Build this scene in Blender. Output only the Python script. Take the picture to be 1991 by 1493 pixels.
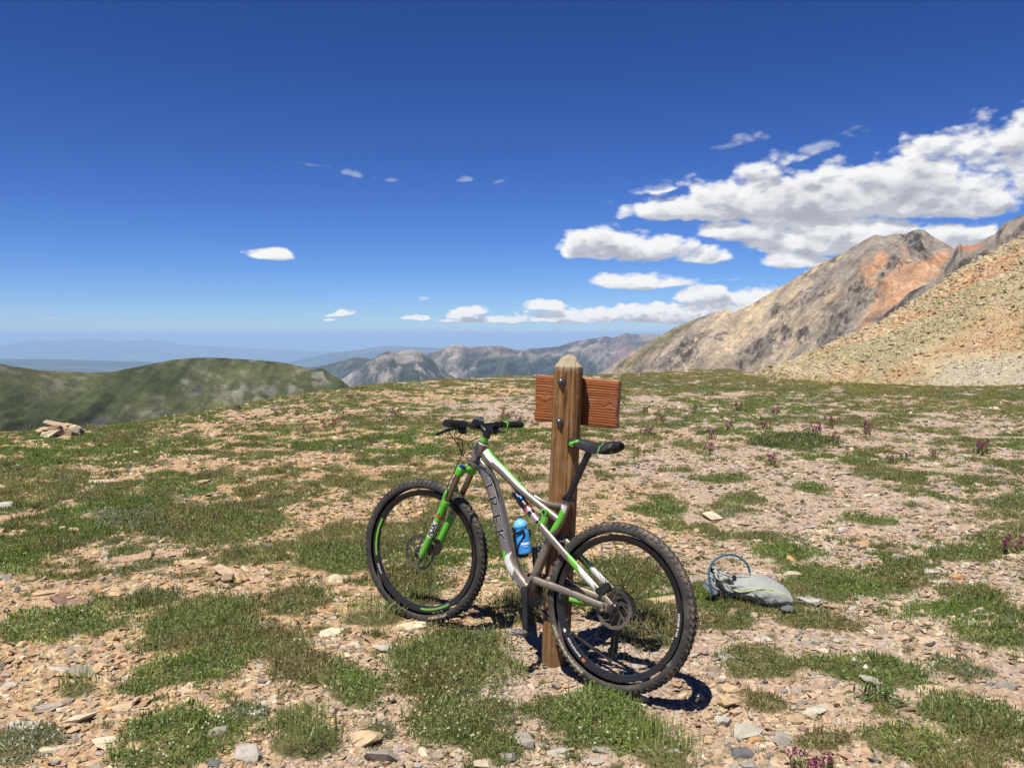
import bpy, bmesh, math
import numpy as np
from mathutils import Matrix, Vector, Euler

for o in list(bpy.data.objects):
    bpy.data.objects.remove(o)
sc = bpy.context.scene
COL = sc.collection
RNG = np.random.default_rng(11)
R_ = math.radians

# ---------------------------------------------------------------- camera
CAM_H = 1.53
PW, PH, PF = 1991.0, 1493.0, 1700.0          # photograph size and focal length in its pixels
PITCH = math.atan(96.5 / PF)                 # eye level lies 96.5 px above the middle of the picture
cam_d = bpy.data.cameras.new('camera')
cam_d.sensor_fit = 'HORIZONTAL'
cam_d.sensor_width = 36.0
cam_d.lens = 36.0 * PF / PW
cam_d.clip_start = 0.05
cam_d.clip_end = 200000.0
cam = bpy.data.objects.new('camera', cam_d)
COL.objects.link(cam)
cam.location = (0, 0, CAM_H)
cam.rotation_euler = (math.pi / 2 - PITCH, 0, 0)
sc.camera = cam
sc.render.resolution_x, sc.render.resolution_y = 1024, 767

# ---------------------------------------------------------------- exposure
sc.view_settings.view_transform = 'Standard'
sc.view_settings.look = 'None'
sc.view_settings.exposure = 0.68
sc.view_settings.gamma = 1.0
sc.view_settings.use_curve_mapping = False
sc.render.engine = 'CYCLES'
sc.cycles.max_bounces = 6
sc.cycles.diffuse_bounces = 3
sc.cycles.glossy_bounces = 3
sc.cycles.transmission_bounces = 4
sc.cycles.transparent_max_bounces = 8
sc.cycles.volume_bounces = 1

# ---------------------------------------------------------------- sun
SUN_EL, SUN_AZ = R_(67), R_(-146)            # azimuth from +Y (view direction) towards +X
S_DIR = Vector((math.sin(SUN_AZ) * math.cos(SUN_EL), math.cos(SUN_AZ) * math.cos(SUN_EL), math.sin(SUN_EL)))
sun_d = bpy.data.lights.new('sun', 'SUN')
sun_d.energy = 4.9
sun_d.angle = R_(0.53)
sun_d.color = (1.0, 0.945, 0.86)
sun = bpy.data.objects.new('sun', sun_d)
COL.objects.link(sun)
sun.rotation_euler = S_DIR.to_track_quat('Z', 'Y').to_euler()


def px_ang(px, py):
    """photograph pixel -> azimuth and elevation of its line of sight"""
    px = np.asarray(px, float); py = np.asarray(py, float)
    a = (px - PW / 2) / PF; b = -(py - PH / 2) / PF
    cp, sp = math.cos(PITCH), math.sin(PITCH)
    x = a; y = cp + b * sp; z = -sp + b * cp
    return np.arctan2(x, y), np.arctan2(z, np.hypot(x, y))


def to_px(P):
    P = np.asarray(P, float)
    d = P - np.array([0, 0, CAM_H])
    cp, sp = math.cos(PITCH), math.sin(PITCH)
    zz = d[..., 1] * cp - d[..., 2] * sp
    yy = d[..., 1] * sp + d[..., 2] * cp
    zz = np.where(zz < 1e-3, 1e-3, zz)
    return PW / 2 + PF * d[..., 0] / zz, PH / 2 - PF * yy / zz


# ---------------------------------------------------------------- sky
world = bpy.data.worlds.new('World')
sc.world = world
world.use_nodes = True
nt = world.node_tree
nt.nodes.clear()


class NB:
    """little helper to write node trees"""
    def __init__(self, tree): self.t = tree
    def n(self, typ, **kw):
        nd = self.t.nodes.new(typ)
        for k, v in kw.items(): setattr(nd, k, v)
        return nd
    def link(self, a, b): self.t.links.new(a, b)
    def put(self, sock, v):
        if hasattr(v, 'links'): self.link(v, sock)
        elif isinstance(v, (tuple, list)) and len(v) == 3 and sock.type == 'RGBA': sock.default_value = (*v, 1)
        else: sock.default_value = v
    def m(self, op, a, b=None, c=None, clamp=False):
        nd = self.n('ShaderNodeMath', operation=op, use_clamp=clamp)
        for i, v in enumerate((a, b, c)):
            if v is not None: self.put(nd.inputs[i], v)
        return nd.outputs[0]
    def sstep(self, x, lo, hi, a=0.0, b=1.0):
        nd = self.n('ShaderNodeMapRange', interpolation_type='SMOOTHSTEP')
        for i, v in enumerate((x, lo, hi, a, b)): self.put(nd.inputs[i], v)
        return nd.outputs[0]
    def mix(self, f, a, b, mode='MIX'):
        nd = self.n('ShaderNodeMix', data_type='RGBA', blend_type=mode)
        self.put(nd.inputs[0], f); self.put(nd.inputs[6], a); self.put(nd.inputs[7], b)
        return nd.outputs[2]
    def noise(self, vec, scale, detail=4, rough=0.55, dist=0.0, typ=None, dim='3D', lac=2.0):
        nd = self.n('ShaderNodeTexNoise', noise_dimensions=dim)
        if typ: nd.noise_type = typ
        if vec is not None: self.link(vec, nd.inputs['Vector'])
        nd.inputs['Scale'].default_value = scale
        nd.inputs['Detail'].default_value = detail
        nd.inputs['Roughness'].default_value = rough
        nd.inputs['Lacunarity'].default_value = lac
        nd.inputs['Distortion'].default_value = dist
        return nd.outputs[0]
    def vor(self, vec, scale, feature='F1', detail=0, rand=1.0, out=0):
        nd = self.n('ShaderNodeTexVoronoi', feature=feature)
        self.link(vec, nd.inputs['Vector'])
        nd.inputs['Scale'].default_value = scale
        nd.inputs['Detail'].default_value = detail
        nd.inputs['Randomness'].default_value = rand
        return nd.outputs[out]
    def ramp(self, f, stops):
        nd = self.n('ShaderNodeValToRGB')
        self.put(nd.inputs[0], f)
        e = nd.color_ramp.elements
        while len(e) < len(stops): e.new(0.5)
        for i, (p, c) in enumerate(stops):
            e[i].position = p; e[i].color = (*c, 1)
        return nd.outputs[0]


# clouds: (px, py of base middle, half width, height, tilt, strength)
CLOUDS = [
    (1300, 430, 92, 52, 0.0, 1.05), (1400, 434, 124, 86, 0.0, 1.15), (1520, 444, 130, 112, 0.0, 1.2), (1640, 440, 132, 118, 0.0, 1.2), (1760, 430, 150, 122, 0.0, 1.2),
    (1885, 422, 104, 74, 0.0, 1.05), (1935, 340, 130, 120, 0.15, 0.66), (1820, 330, 120, 80, 0.2, 0.62), (1450, 474, 112, 56, -0.05, 1.05), (1580, 494, 140, 66, 0.0, 1.1),
    (1700, 486, 130, 70, 0.0, 1.1), (1820, 478, 80, 50, 0.0, 0.9), (1545, 521, 74, 36, 0.0, 1.05), (1892, 482, 80, 42, 0.0, 1.05), (2090, 390, 130, 150, 0.0, 1.0),
    (1500, 338, 135, 52, 0.3, 0.52), (1445, 288, 58, 34, 0.25, 0.44), (1605, 288, 44, 18, 0.1, 0.32), (1262, 378, 88, 38, 0.25, 0.42),
    (1178, 503, 116, 68, 0.0, 1.1), (1265, 508, 110, 56, 0.0, 1.05), (1372, 514, 60, 36, 0.0, 0.9), (1235, 563, 126, 34, 0.0, 1.0), (1400, 550, 42, 15, 0.03, 0.4),
    (1130, 627, 150, 32, 0.0, 0.9), (1290, 628, 160, 42, 0.0, 0.95), (1420, 612, 100, 46, 0.0, 0.95), (1370, 590, 62, 36, 0.0, 1.05), (1490, 604, 80, 46, 0.0, 0.9),
    (1060, 603, 50, 21, 0.0, 1.0), (960, 627, 110, 16, 0.0, 0.72), (912, 617, 44, 21, 0.1, 0.95), (818, 622, 34, 12, 0.0, 0.9), (530, 504, 58, 24, 0.0, 1.0),
    (663, 611, 36, 12, 0.04, 0.8), (642, 619, 16, 6, 0.0, 0.55), (684, 345, 34, 34, -0.3, 0.36), (772, 352, 54, 19, 0.05, 0.42), (603, 322, 46, 18, -0.1, 0.32), (906, 354, 24, 18, 0.0, 0.32),
    (990, 357, 34, 16, 0.2, 0.26), (826, 584, 14, 12, 0.1, 0.5), (722, 586, 24, 8, 0.0, 0.34), (1128, 412, 16, 12, 0.2, 0.3), (118, 620, 40, 8, 0.0, 0.32), (690, 655, 30, 6, 0.0, 0.34), (770, 655, 26, 6, 0.0, 0.3),
    (2400, 470, 260, 120, 0.0, 1.0), (2900, 300, 300, 160, 0.1, 1.0), (-700, 560, 200, 40, 0.0, 0.8), (-1500, 500, 260, 70, 0.0, 0.9), (3900, 420, 360, 150, 0.0, 1.0),
]


def build_sky():
    # ---- group that returns the raw cloud field for a point (U, V)
    g = bpy.data.node_groups.new('cloud_field', 'ShaderNodeTree')
    g.interface.new_socket('U', in_out='INPUT', socket_type='NodeSocketFloat')
    g.interface.new_socket('V', in_out='INPUT', socket_type='NodeSocketFloat')
    g.interface.new_socket('D', in_out='OUTPUT', socket_type='NodeSocketFloat')
    g.interface.new_socket('W', in_out='OUTPUT', socket_type='NodeSocketFloat')
    g.interface.new_socket('S', in_out='OUTPUT', socket_type='NodeSocketFloat')
    g.interface.new_socket('P', in_out='OUTPUT', socket_type='NodeSocketFloat')
    b = NB(g)
    gi = b.n('NodeGroupInput'); go = b.n('NodeGroupOutput')
    U, V = gi.outputs[0], gi.outputs[1]
    cv = b.n('ShaderNodeCombineXYZ'); b.link(U, cv.inputs[0]); b.link(b.m('MULTIPLY', V, 1.7), cv.inputs[1])
    vec = cv.outputs[0]
    lo = b.sstep(V, 125.0, 40.0)                                     # lower clouds are farther off: smaller billows
    mixf = lambda p, q: b.m('ADD', b.m('MULTIPLY', p, b.m('SUBTRACT', 1.0, lo)), b.m('MULTIPLY', q, lo))
    n1 = mixf(b.noise(vec, 1 / 52.0, 8, 0.58), b.noise(vec, 1 / 24.0, 6, 0.55))
    n2 = mixf(b.vor(vec, 1 / 40.0, 'SMOOTH_F1', 2), b.vor(vec, 1 / 19.0, 'SMOOTH_F1', 1))
    nl = b.noise(vec, 1 / 95.0, 2, 0.5)
    # slow warp so outlines do not read as ellipses
    nw = b.n('ShaderNodeTexNoise'); b.link(vec, nw.inputs['Vector']); nw.inputs['Scale'].default_value = 1 / 130.0; nw.inputs['Detail'].default_value = 3
    sx = b.n('ShaderNodeSeparateXYZ'); b.link(nw.outputs['Color'], sx.inputs[0])
    U2 = b.m('ADD', U, b.m('MULTIPLY', b.m('SUBTRACT', sx.outputs[0], 0.5), 70))
    V2 = b.m('ADD', V, b.m('MULTIPLY', b.m('SUBTRACT', sx.outputs[1], 0.5), 24))
    cur = None
    opa = None
    for (px, py, a, h, k, s) in CLOUDS:
        a *= 1.04 if s > 0.55 else 1.3; h *= 1.08 if s > 0.55 else 0.85
        az, el = px_ang(min(max(px, -3500), 5500), py)
        u0, v0 = float(az) * PF, float(el) * PF
        du = b.m('SUBTRACT', U2, u0)
        dv = b.m('SUBTRACT', b.m('SUBTRACT', V2, v0 + 0.25 * h), b.m('MULTIPLY', du, k))
        up = b.m('DIVIDE', b.m('MAXIMUM', dv, 0.0), 0.75 * h)
        dn = b.m('DIVIDE', b.m('MAXIMUM', b.m('MULTIPLY', dv, -1.0), 0.0), 0.3 * h)
        rr = b.m('ADD', b.m('MULTIPLY', up, up), b.m('MULTIPLY', dn, dn))
        ua = b.m('DIVIDE', du, a)
        rr = b.m('ADD', rr, b.m('MULTIPLY', ua, ua))
        d = b.m('SUBTRACT', s, b.m('MULTIPLY', rr, max(s, 0.55)))
        cur = d if cur is None else b.m('MAXIMUM', cur, d)
        o1 = b.m('MULTIPLY', b.sstep(d, -0.6, -0.1), min(1.0, s * 0.8) if s < 0.55 else 1.0)
        opa = o1 if opa is None else b.m('MAXIMUM', opa, o1)
    nn = b.m('ADD', b.m('MULTIPLY', b.m('SUBTRACT', n1, 0.5), 1.15), b.m('MULTIPLY', b.m('SUBTRACT', 0.42, n2), 0.7))
    D = b.m('ADD', cur, nn)
    b.link(D, go.inputs[0])
    b.link(cur, go.inputs[1])
    S = b.m('ADD', cur, b.m('ADD', b.m('MULTIPLY', b.m('SUBTRACT', nl, 0.5), 0.9), b.m('MULTIPLY', b.m('SUBTRACT', 0.42, n2), 0.85)))
    b.link(S, go.inputs[2])
    b.link(opa, go.inputs[3])

    b = NB(nt)
    sky = b.n('ShaderNodeTexSky', sky_type='NISHITA', sun_disc=False)
    sky.sun_elevation = SUN_EL
    sky.sun_rotation = SUN_AZ
    sky.altitude = 3000.0
    sky.air_density = 1.0
    sky.dust_density = 0.35
    sky.ozone_density = 2.0
    hs = b.n('ShaderNodeHueSaturation')
    hs.inputs['Saturation'].default_value = 1.13
    hs.inputs['Value'].default_value = 1.0
    b.link(sky.outputs[0], hs.inputs['Color'])
    skyc = b.mix(1.0, hs.outputs[0], (0.137, 0.113, 0.135), 'MULTIPLY')
    gm = b.n('ShaderNodeGamma'); b.link(skyc, gm.inputs[0]); gm.inputs[1].default_value = 1.36   # thin high-mountain air: deeper blue
    skyc = b.mix(1.0, gm.outputs[0], (2.95, 4.62, 5.30), 'MULTIPLY')
    bg = b.n('ShaderNodeBackground'); b.link(skyc, bg.inputs[0]); bg.inputs[1].default_value = 0.1
    tc = b.n('ShaderNodeTexCoord')
    s = b.n('ShaderNodeSeparateXYZ'); b.link(tc.outputs['Generated'], s.inputs[0])
    x, y, z = s.outputs
    U = b.m('MULTIPLY', b.m('ARCTAN2', x, y), PF)
    V = b.m('MULTIPLY', b.m('ARCSINE', z), PF)
    f1 = b.n('ShaderNodeGroup'); f1.node_tree = g
    b.link(U, f1.inputs[0]); b.link(V, f1.inputs[1])
    f2 = b.n('ShaderNodeGroup'); f2.node_tree = g
    b.link(b.m('ADD', U, -7.0), f2.inputs[0]); b.link(b.m('ADD', V, 17.0), f2.inputs[1])
    D = f1.outputs[0]
    W = f1.outputs[1]
    alpha = b.m('MULTIPLY', b.sstep(D, -0.05, 0.42), b.sstep(W, -0.5, 0.0))
    alpha = b.m('MULTIPLY', alpha, f1.outputs[3])
    rim = b.sstep(f2.outputs[2], 0.75, -0.15)                          # close to the sunlit upper edge
    puff = b.sstep(b.m('SUBTRACT', f1.outputs[2], f2.outputs[2]), -0.22, 0.30)   # each billow lit from above
    cb = b.n('ShaderNodeCombineXYZ'); b.link(b.m('MULTIPLY', U, 0.45), cb.inputs[0]); b.link(V, cb.inputs[1])
    layer = b.sstep(b.noise(cb.outputs[0], 1 / 34.0, 3, 0.5), 0.42, 0.66)        # flat grey undersides
    fine = b.noise(cb.outputs[0], 1 / 9.0, 4, 0.6)
    sh = b.m('ADD', 0.30, b.m('MULTIPLY', rim, 0.50))
    sh = b.m('ADD', sh, b.m('MULTIPLY', puff, 0.34))
    sh = b.m('SUBTRACT', sh, b.m('MULTIPLY', b.m('MULTIPLY', layer, b.m('SUBTRACT', 1.0, rim)), 0.34))
    sh = b.m('ADD', sh, b.m('MULTIPLY', b.m('SUBTRACT', fine, 0.5), 0.16), clamp=True)
    colr = b.ramp(sh, [(0.0, (0.44, 0.46, 0.53)), (0.3, (0.56, 0.58, 0.64)), (0.6, (0.76, 0.77, 0.80)), (1.0, (0.98, 0.98, 0.98))])
    bc = b.n('ShaderNodeBackground'); b.link(colr, bc.inputs[0]); bc.inputs[1].default_value = 0.60
    ms = b.n('ShaderNodeMixShader')
    b.link(alpha, ms.inputs[0]); b.link(bg.outputs[0], ms.inputs[1]); b.link(bc.outputs[0], ms.inputs[2])
    out = b.n('ShaderNodeOutputWorld'); b.link(ms.outputs[0], out.inputs[0])


build_sky()
world.cycles.sampling_method = 'MANUAL'
world.cycles.sample_map_resolution = 1024

# ================================================================ helpers
_perm = np.random.default_rng(5).permutation(4096).astype(np.int64)


def _h(i, j, k=0):
    return _perm[(_perm[(_perm[i & 4095] + j) & 4095] + k) & 4095] / 4095.0


def vnoise(x, y, k=0):
    xi = np.floor(x).astype(np.int64); yi = np.floor(y).astype(np.int64)
    fx = x - xi; fy = y - yi
    fx = fx * fx * fx * (fx * (fx * 6 - 15) + 10); fy = fy * fy * fy * (fy * (fy * 6 - 15) + 10)
    a = _h(xi, yi, k); b = _h(xi + 1, yi, k); c = _h(xi, yi + 1, k); d = _h(xi + 1, yi + 1, k)
    return (a + (b - a) * fx) * (1 - fy) + (c + (d - c) * fx) * fy


def fbm(x, y, octv=5, k=0, gain=0.5, lac=2.03):
    s = 0.0; a = 1.0; t = 0.0
    for i in range(octv):
        s = s + a * vnoise(x + 17.3 * i, y - 9.1 * i, k + i); t += a
        a *= gain; x = x * lac; y = y * lac
    return s / t


def ridged(x, y, octv=5, k=0, gain=0.5, lac=2.07):
    s = 0.0; a = 1.0; t = 0.0
    for i in range(octv):
        n = 1 - np.abs(2 * vnoise(x + 7.7 * i, y + 3.3 * i, k + i) - 1)
        s = s + a * n * n; t += a
        a *= gain; x = x * lac; y = y * lac
    return s / t


def sst(x, lo, hi):
    t = np.clip((x - lo) / (hi - lo), 0, 1)
    return t * t * (3 - 2 * t)


def poly_mask(px, py, poly, soft):
    """1 inside the outline, fading over `soft` px"""
    P = np.asarray(poly, float)
    inside = np.zeros(px.shape, bool); dmin = np.full(px.shape, 1e9)
    for (x0, y0), (x1, y1) in zip(P, np.roll(P, -1, 0)):
        c = ((y0 > py) != (y1 > py)) & (px < (x1 - x0) * (py - y0) / ((y1 - y0) if y1 != y0 else 1e-9) + x0)
        inside ^= c
        dx, dy = x1 - x0, y1 - y0
        t = np.clip(((px - x0) * dx + (py - y0) * dy) / (dx * dx + dy * dy + 1e-9), 0, 1)
        dmin = np.minimum(dmin, np.hypot(px - x0 - t * dx, py - y0 - t * dy))
    sd = np.where(inside, dmin, -dmin)
    return sst(sd, -soft, soft)


def mesh_np(name, V, F, mats=(), smooth=False, mi=None):
    """V (n,3); F list of arrays, each (m,3) or (m,4)"""
    me = bpy.data.meshes.new(name)
    V = np.asarray(V, np.float32)
    me.vertices.add(len(V)); me.vertices.foreach_set('co', V.ravel())
    Fs = [np.asarray(f, np.int32) for f in (F if isinstance(F, list) else [F]) if len(f)]
    tot = sum(f.size for f in Fs); nf = sum(len(f) for f in Fs)
    me.loops.add(tot); me.polygons.add(nf)
    me.loops.foreach_set('vertex_index', np.concatenate([f.ravel() for f in Fs]))
    cnt = np.concatenate([np.full(len(f), f.shape[1], np.int32) for f in Fs])
    st = np.concatenate([[0], np.cumsum(cnt)[:-1]]).astype(np.int32)
    me.polygons.foreach_set('loop_start', st)
    if mi is not None: me.polygons.foreach_set('material_index', np.asarray(mi, np.int32))
    me.polygons.foreach_set('use_smooth', np.full(nf, bool(smooth)))
    for m in mats: me.materials.append(m)
    me.update(calc_edges=True)
    me.validate()
    return me


def attr_col(me, name, C):
    a = me.attributes.new(name, 'FLOAT_COLOR', 'POINT')
    C = np.asarray(C, np.float32)
    if C.shape[1] == 3: C = np.concatenate([C, np.ones((len(C), 1), np.float32)], 1)
    a.data.foreach_set('color', C.ravel())


def attr_f(me, name, v):
    a = me.attributes.new(name, 'FLOAT', 'POINT')
    a.data.foreach_set('value', np.asarray(v, np.float32))


def obj(name, me, parent=None, loc=None, rot=None, scl=None):
    o = bpy.data.objects.new(name, me)
    COL.objects.link(o)
    if parent is not None: o.parent = parent
    if loc is not None: o.location = loc
    if rot is not None: o.rotation_euler = rot
    if scl is not None: o.scale = scl
    return o


def tag(o, label=None, cat=None, group=None, kind=None):
    if label: o['label'] = label
    if cat: o['category'] = cat
    if group: o['group'] = group
    if kind: o['kind'] = kind
    return o


def empty(name, loc, rot=(0, 0, 0)):
    o = bpy.data.objects.new(name, None)
    COL.objects.link(o)
    o.empty_display_size = 0.1
    o.location = loc; o.rotation_euler = rot
    return o


def grid_faces(nu, nv, wrap_u=False, off=0):
    i = np.arange(nu if wrap_u else nu - 1); j = np.arange(nv - 1)
    I, J = np.meshgrid(i, j, indexing='ij')
    I2 = (I + 1) % nu
    return (np.stack([I * nv + J, I2 * nv + J, I2 * nv + J + 1, I * nv + J + 1], -1).reshape(-1, 4) + off).astype(np.int32)


def mat(name):
    m = bpy.data.materials.new(name); m.use_nodes = True
    t = m.node_tree; t.nodes.clear()
    b = NB(t)
    return m, b


def finish(b, shader_out, disp=None):
    o = b.n('ShaderNodeOutputMaterial'); b.link(shader_out, o.inputs[0])


def princ(b, col, rough=0.6, metal=0.0, spec=0.5, normal=None, **kw):
    p = b.n('ShaderNodeBsdfPrincipled')
    b.put(p.inputs['Base Color'], col)
    b.put(p.inputs['Roughness'], rough)
    b.put(p.inputs['Metallic'], metal)
    b.put(p.inputs['Specular IOR Level'], spec)
    if normal is not None: b.link(normal, p.inputs['Normal'])
    for k, v in kw.items(): b.put(p.inputs[k], v)
    return p.outputs[0]


def bump(b, h, strength=0.5, dist=0.01):
    n = b.n('ShaderNodeBump'); b.link(h, n.inputs['Height'])
    n.inputs['Strength'].default_value = strength; n.inputs['Distance'].default_value = dist
    return n.outputs[0]


def simple_mat(name, col, rough=0.5, metal=0.0, spec=0.5, var=0.12, scale=40.0, bmp=0.0, dirt=None, **kw):
    """a plain coloured material with a little uneven tone, wear and relief"""
    m, b = mat(name)
    tc = b.n('ShaderNodeTexCoord')
    n = b.noise(tc.outputs['Object'], scale, 5, 0.6)
    c = b.mix(b.sstep(n, 0.3, 0.7), tuple(v * (1 - var) for v in col), tuple(min(v * (1 + var), 1) for v in col))
    if dirt:
        n2 = b.noise(tc.outputs['Object'], scale * 0.37, 6, 0.65)
        c = b.mix(b.m('MULTIPLY', b.sstep(n2, 0.5 - 0.1, 0.75), dirt[1]), c, dirt[0])
    r = b.m('ADD', b.m('MULTIPLY', n, 0.18), rough - 0.09)
    nm = bump(b, n, bmp, 0.002) if bmp else None
    finish(b, princ(b, c, r, metal, spec, nm, **kw))
    return m


# ---- tubes
def catmull(P, n):
    P = np.asarray(P, float)
    if len(P) == 2: 
        t = np.linspace(0, 1, n)[:, None]; return P[0] * (1 - t) + P[1] * t
    d = np.concatenate([[0], np.cumsum(np.linalg.norm(np.diff(P[:, :3], axis=0), axis=1) ** 0.5 + 1e-6)])
    t = np.linspace(0, d[-1], n)
    out = np.empty((n, P.shape[1]))
    m = np.zeros_like(P)
    m[1:-1] = (P[2:] - P[:-2]) / (d[2:] - d[:-2])[:, None]
    m[0] = (P[1] - P[0]) / (d[1] - d[0]); m[-1] = (P[-1] - P[-2]) / (d[-1] - d[-2])
    k = np.clip(np.searchsorted(d, t, side='right') - 1, 0, len(d) - 2)
    h = (d[k + 1] - d[k])[:, None]; s = ((t - d[k])[:, None]) / h
    out = (2 * s**3 - 3 * s**2 + 1) * P[k] + (s**3 - 2 * s**2 + s) * h * m[k] + (-2 * s**3 + 3 * s**2) * P[k + 1] + (s**3 - s**2) * h * m[k + 1]
    return out


class MB:
    """collects shapes into one mesh"""
    def __init__(self): self.V = []; self.F3 = []; self.F4 = []; self.m3 = []; self.m4 = []; self.nv = 0
    def add(self, V, F, mi=0):
        V = np.asarray(V, float); F = np.asarray(F, int) + self.nv
        self.V.append(V); self.nv += len(V)
        k = np.full(len(F), mi, int) if np.isscalar(mi) else np.asarray(mi, int)
        if F.shape[1] == 3: self.F3.append(F); self.m3.append(k)
        else: self.F4.append(F); self.m4.append(k)
    def tube(self, P, rad, n=12, m=24, ref=(0, 1, 0), flat=None, mi=0, cap=True, power=1.0):
        """swept tube; P points (k,3); rad scalar or per point; rad2 via flat (per point ratio of the ref axis)"""
        P = np.asarray(P, float); k = len(P)
        ra = np.full(k, rad) if np.isscalar(rad) else np.asarray(rad, float)
        fl = np.full(k, 1.0 if flat is None else flat) if flat is None or np.isscalar(flat) else np.asarray(flat, float)
        Q = catmull(np.concatenate([P, ra[:, None], fl[:, None]], 1), m)
        C = Q[:, :3]; r = Q[:, 3]; f = Q[:, 4]
        T = np.gradient(C, axis=0); T /= np.linalg.norm(T, axis=1)[:, None] + 1e-12
        A = np.asarray(ref, float)[None] - (T @ np.asarray(ref, float))[:, None] * T
        A /= np.linalg.norm(A, axis=1)[:, None] + 1e-12
        B = np.cross(T, A)
        th = np.linspace(0, 2 * np.pi, n, endpoint=False)
        ct, st_ = np.cos(th), np.sin(th)
        if power != 1.0:
            ct = np.sign(ct) * np.abs(ct) ** power; st_ = np.sign(st_) * np.abs(st_) ** power
        V = C[:, None] + (r * f)[:, None, None] * ct[None, :, None] * A[:, None] + r[:, None, None] * st_[None, :, None] * B[:, None]
        V = V.reshape(-1, 3)
        i = np.arange(m - 1); j = np.arange(n)
        I, J = np.meshgrid(i, j, indexing='ij'); J2 = (J + 1) % n
        F = np.stack([I * n + J, I * n + J2, (I + 1) * n + J2, (I + 1) * n + J], -1).reshape(-1, 4)
        F = F[:, ::-1] if False else F
        mm = mi(I.ravel() / (m - 1), th[J.ravel()] + np.pi / n) if callable(mi) else mi
        base = self.nv
        self.add(V, F, mm)
        if cap:
            for a, row in ((0, 0), (1, m - 1)):
                ids = np.arange(n) + row * n
                c = C[row]
                VV = np.concatenate([V[ids], c[None]])
                FF = np.stack([np.arange(n), (np.arange(n) + 1) % n, np.full(n, n)], -1)
                self.add(VV, FF if a else FF[:, ::-1], 0 if callable(mi) else mi)
        return C, T, A, B, r, f
    def box(self, c, size, R=None, mi=0, taper=1.0):
        s = np.array([[x, y, z] for x in (-.5, .5) for y in (-.5, .5) for z in (-.5, .5)], float)
        s[s[:, 2] > 0, :2] *= taper
        s *= np.asarray(size, float)
        if R is not None: s = s @ np.asarray(R).T
        F = [[0, 1, 3, 2], [4, 6, 7, 5], [0, 4, 5, 1], [2, 3, 7, 6], [0, 2, 6, 4], [1, 5, 7, 3]]
        self.add(s + np.asarray(c, float), F, mi)
    def lathe(self, prof, n=32, M=None, mi=0, axis='y', closed=False):
        """prof: (radius, height) list revolved about an axis; mi may be per profile segment"""
        pr = np.asarray(prof, float); k = len(pr)
        th = np.linspace(0, 2 * np.pi, n, endpoint=False)
        x = pr[None, :, 0] * np.cos(th)[:, None]; z = pr[None, :, 0] * np.sin(th)[:, None]; y = np.broadcast_to(pr[None, :, 1], x.shape)
        V = np.stack([x, y, z], -1) if axis == 'y' else np.stack([x, z, y], -1)
        V = V.reshape(-1, 3)
        if M is not None:
            M = np.asarray(M); V = V @ M[:3, :3].T + M[:3, 3]
        I, J = np.meshgrid(np.arange(n), np.arange(k if closed else k - 1), indexing='ij')
        I2 = (I + 1) % n; J2 = (J + 1) % k
        F = np.stack([I * k + J, I * k + J2, I2 * k + J2, I2 * k + J], -1).reshape(-1, 4)
        mm = mi if np.isscalar(mi) else np.tile(np.asarray(mi), n)
        self.add(V, F, mm)
    def mesh(self, name, mats, smooth=True, sharp=None, merge=False):
        V = np.concatenate(self.V)
        F = []; mi = []
        if self.F3: F.append(np.concatenate(self.F3)); mi.append(np.concatenate(self.m3))
        if self.F4: F.append(np.concatenate(self.F4)); mi.append(np.concatenate(self.m4))
        me = mesh_np(name, V, F, mats, smooth, np.concatenate(mi))
        bm = bmesh.new(); bm.from_mesh(me)
        if merge: bmesh.ops.remove_doubles(bm, verts=bm.verts, dist=1e-5)
        bmesh.ops.recalc_face_normals(bm, faces=bm.faces)
        if sharp is not None and smooth:
            for e in bm.edges:
                if len(e.link_faces) == 2 and e.calc_face_angle(0) > sharp: e.smooth = False
        bm.to_mesh(me); bm.free()
        return me
    def obj(self, name, mats, parent=None, smooth=True, sharp=R_(40), merge=False, **kw):
        return obj(name, self.mesh(name, mats, smooth, sharp, merge), parent, **kw)


def rock_mesh(name, rng, flat=0.5, long=1.3, n=18, mats=(), rough=0.0):
    """angular broken stone: hull of random points"""
    bm = bmesh.new()
    d = rng.normal(size=(n, 3)); d /= np.linalg.norm(d, axis=1)[:, None]
    d *= rng.uniform(0.72, 1.0, (n, 1))
    d = np.sign(d) * np.abs(d) ** 0.75
    P = d * np.array([long, 1.0, flat]) * 0.5
    vs = [bm.verts.new(p) for p in P]
    r = bmesh.ops.convex_hull(bm, input=vs)
    bmesh.ops.delete(bm, geom=[g for g in r['geom_interior'] if isinstance(g, bmesh.types.BMVert)], context='VERTS')
    bmesh.ops.dissolve_limit(bm, angle_limit=R_(14), verts=bm.verts, edges=bm.edges)
    bmesh.ops.triangulate(bm, faces=[f for f in bm.faces if len(f.verts) > 4])
    bmesh.ops.recalc_face_normals(bm, faces=bm.faces)
    me = bpy.data.meshes.new(name)
    bm.to_mesh(me); bm.free()
    for m in mats: me.materials.append(m)
    return me


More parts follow.
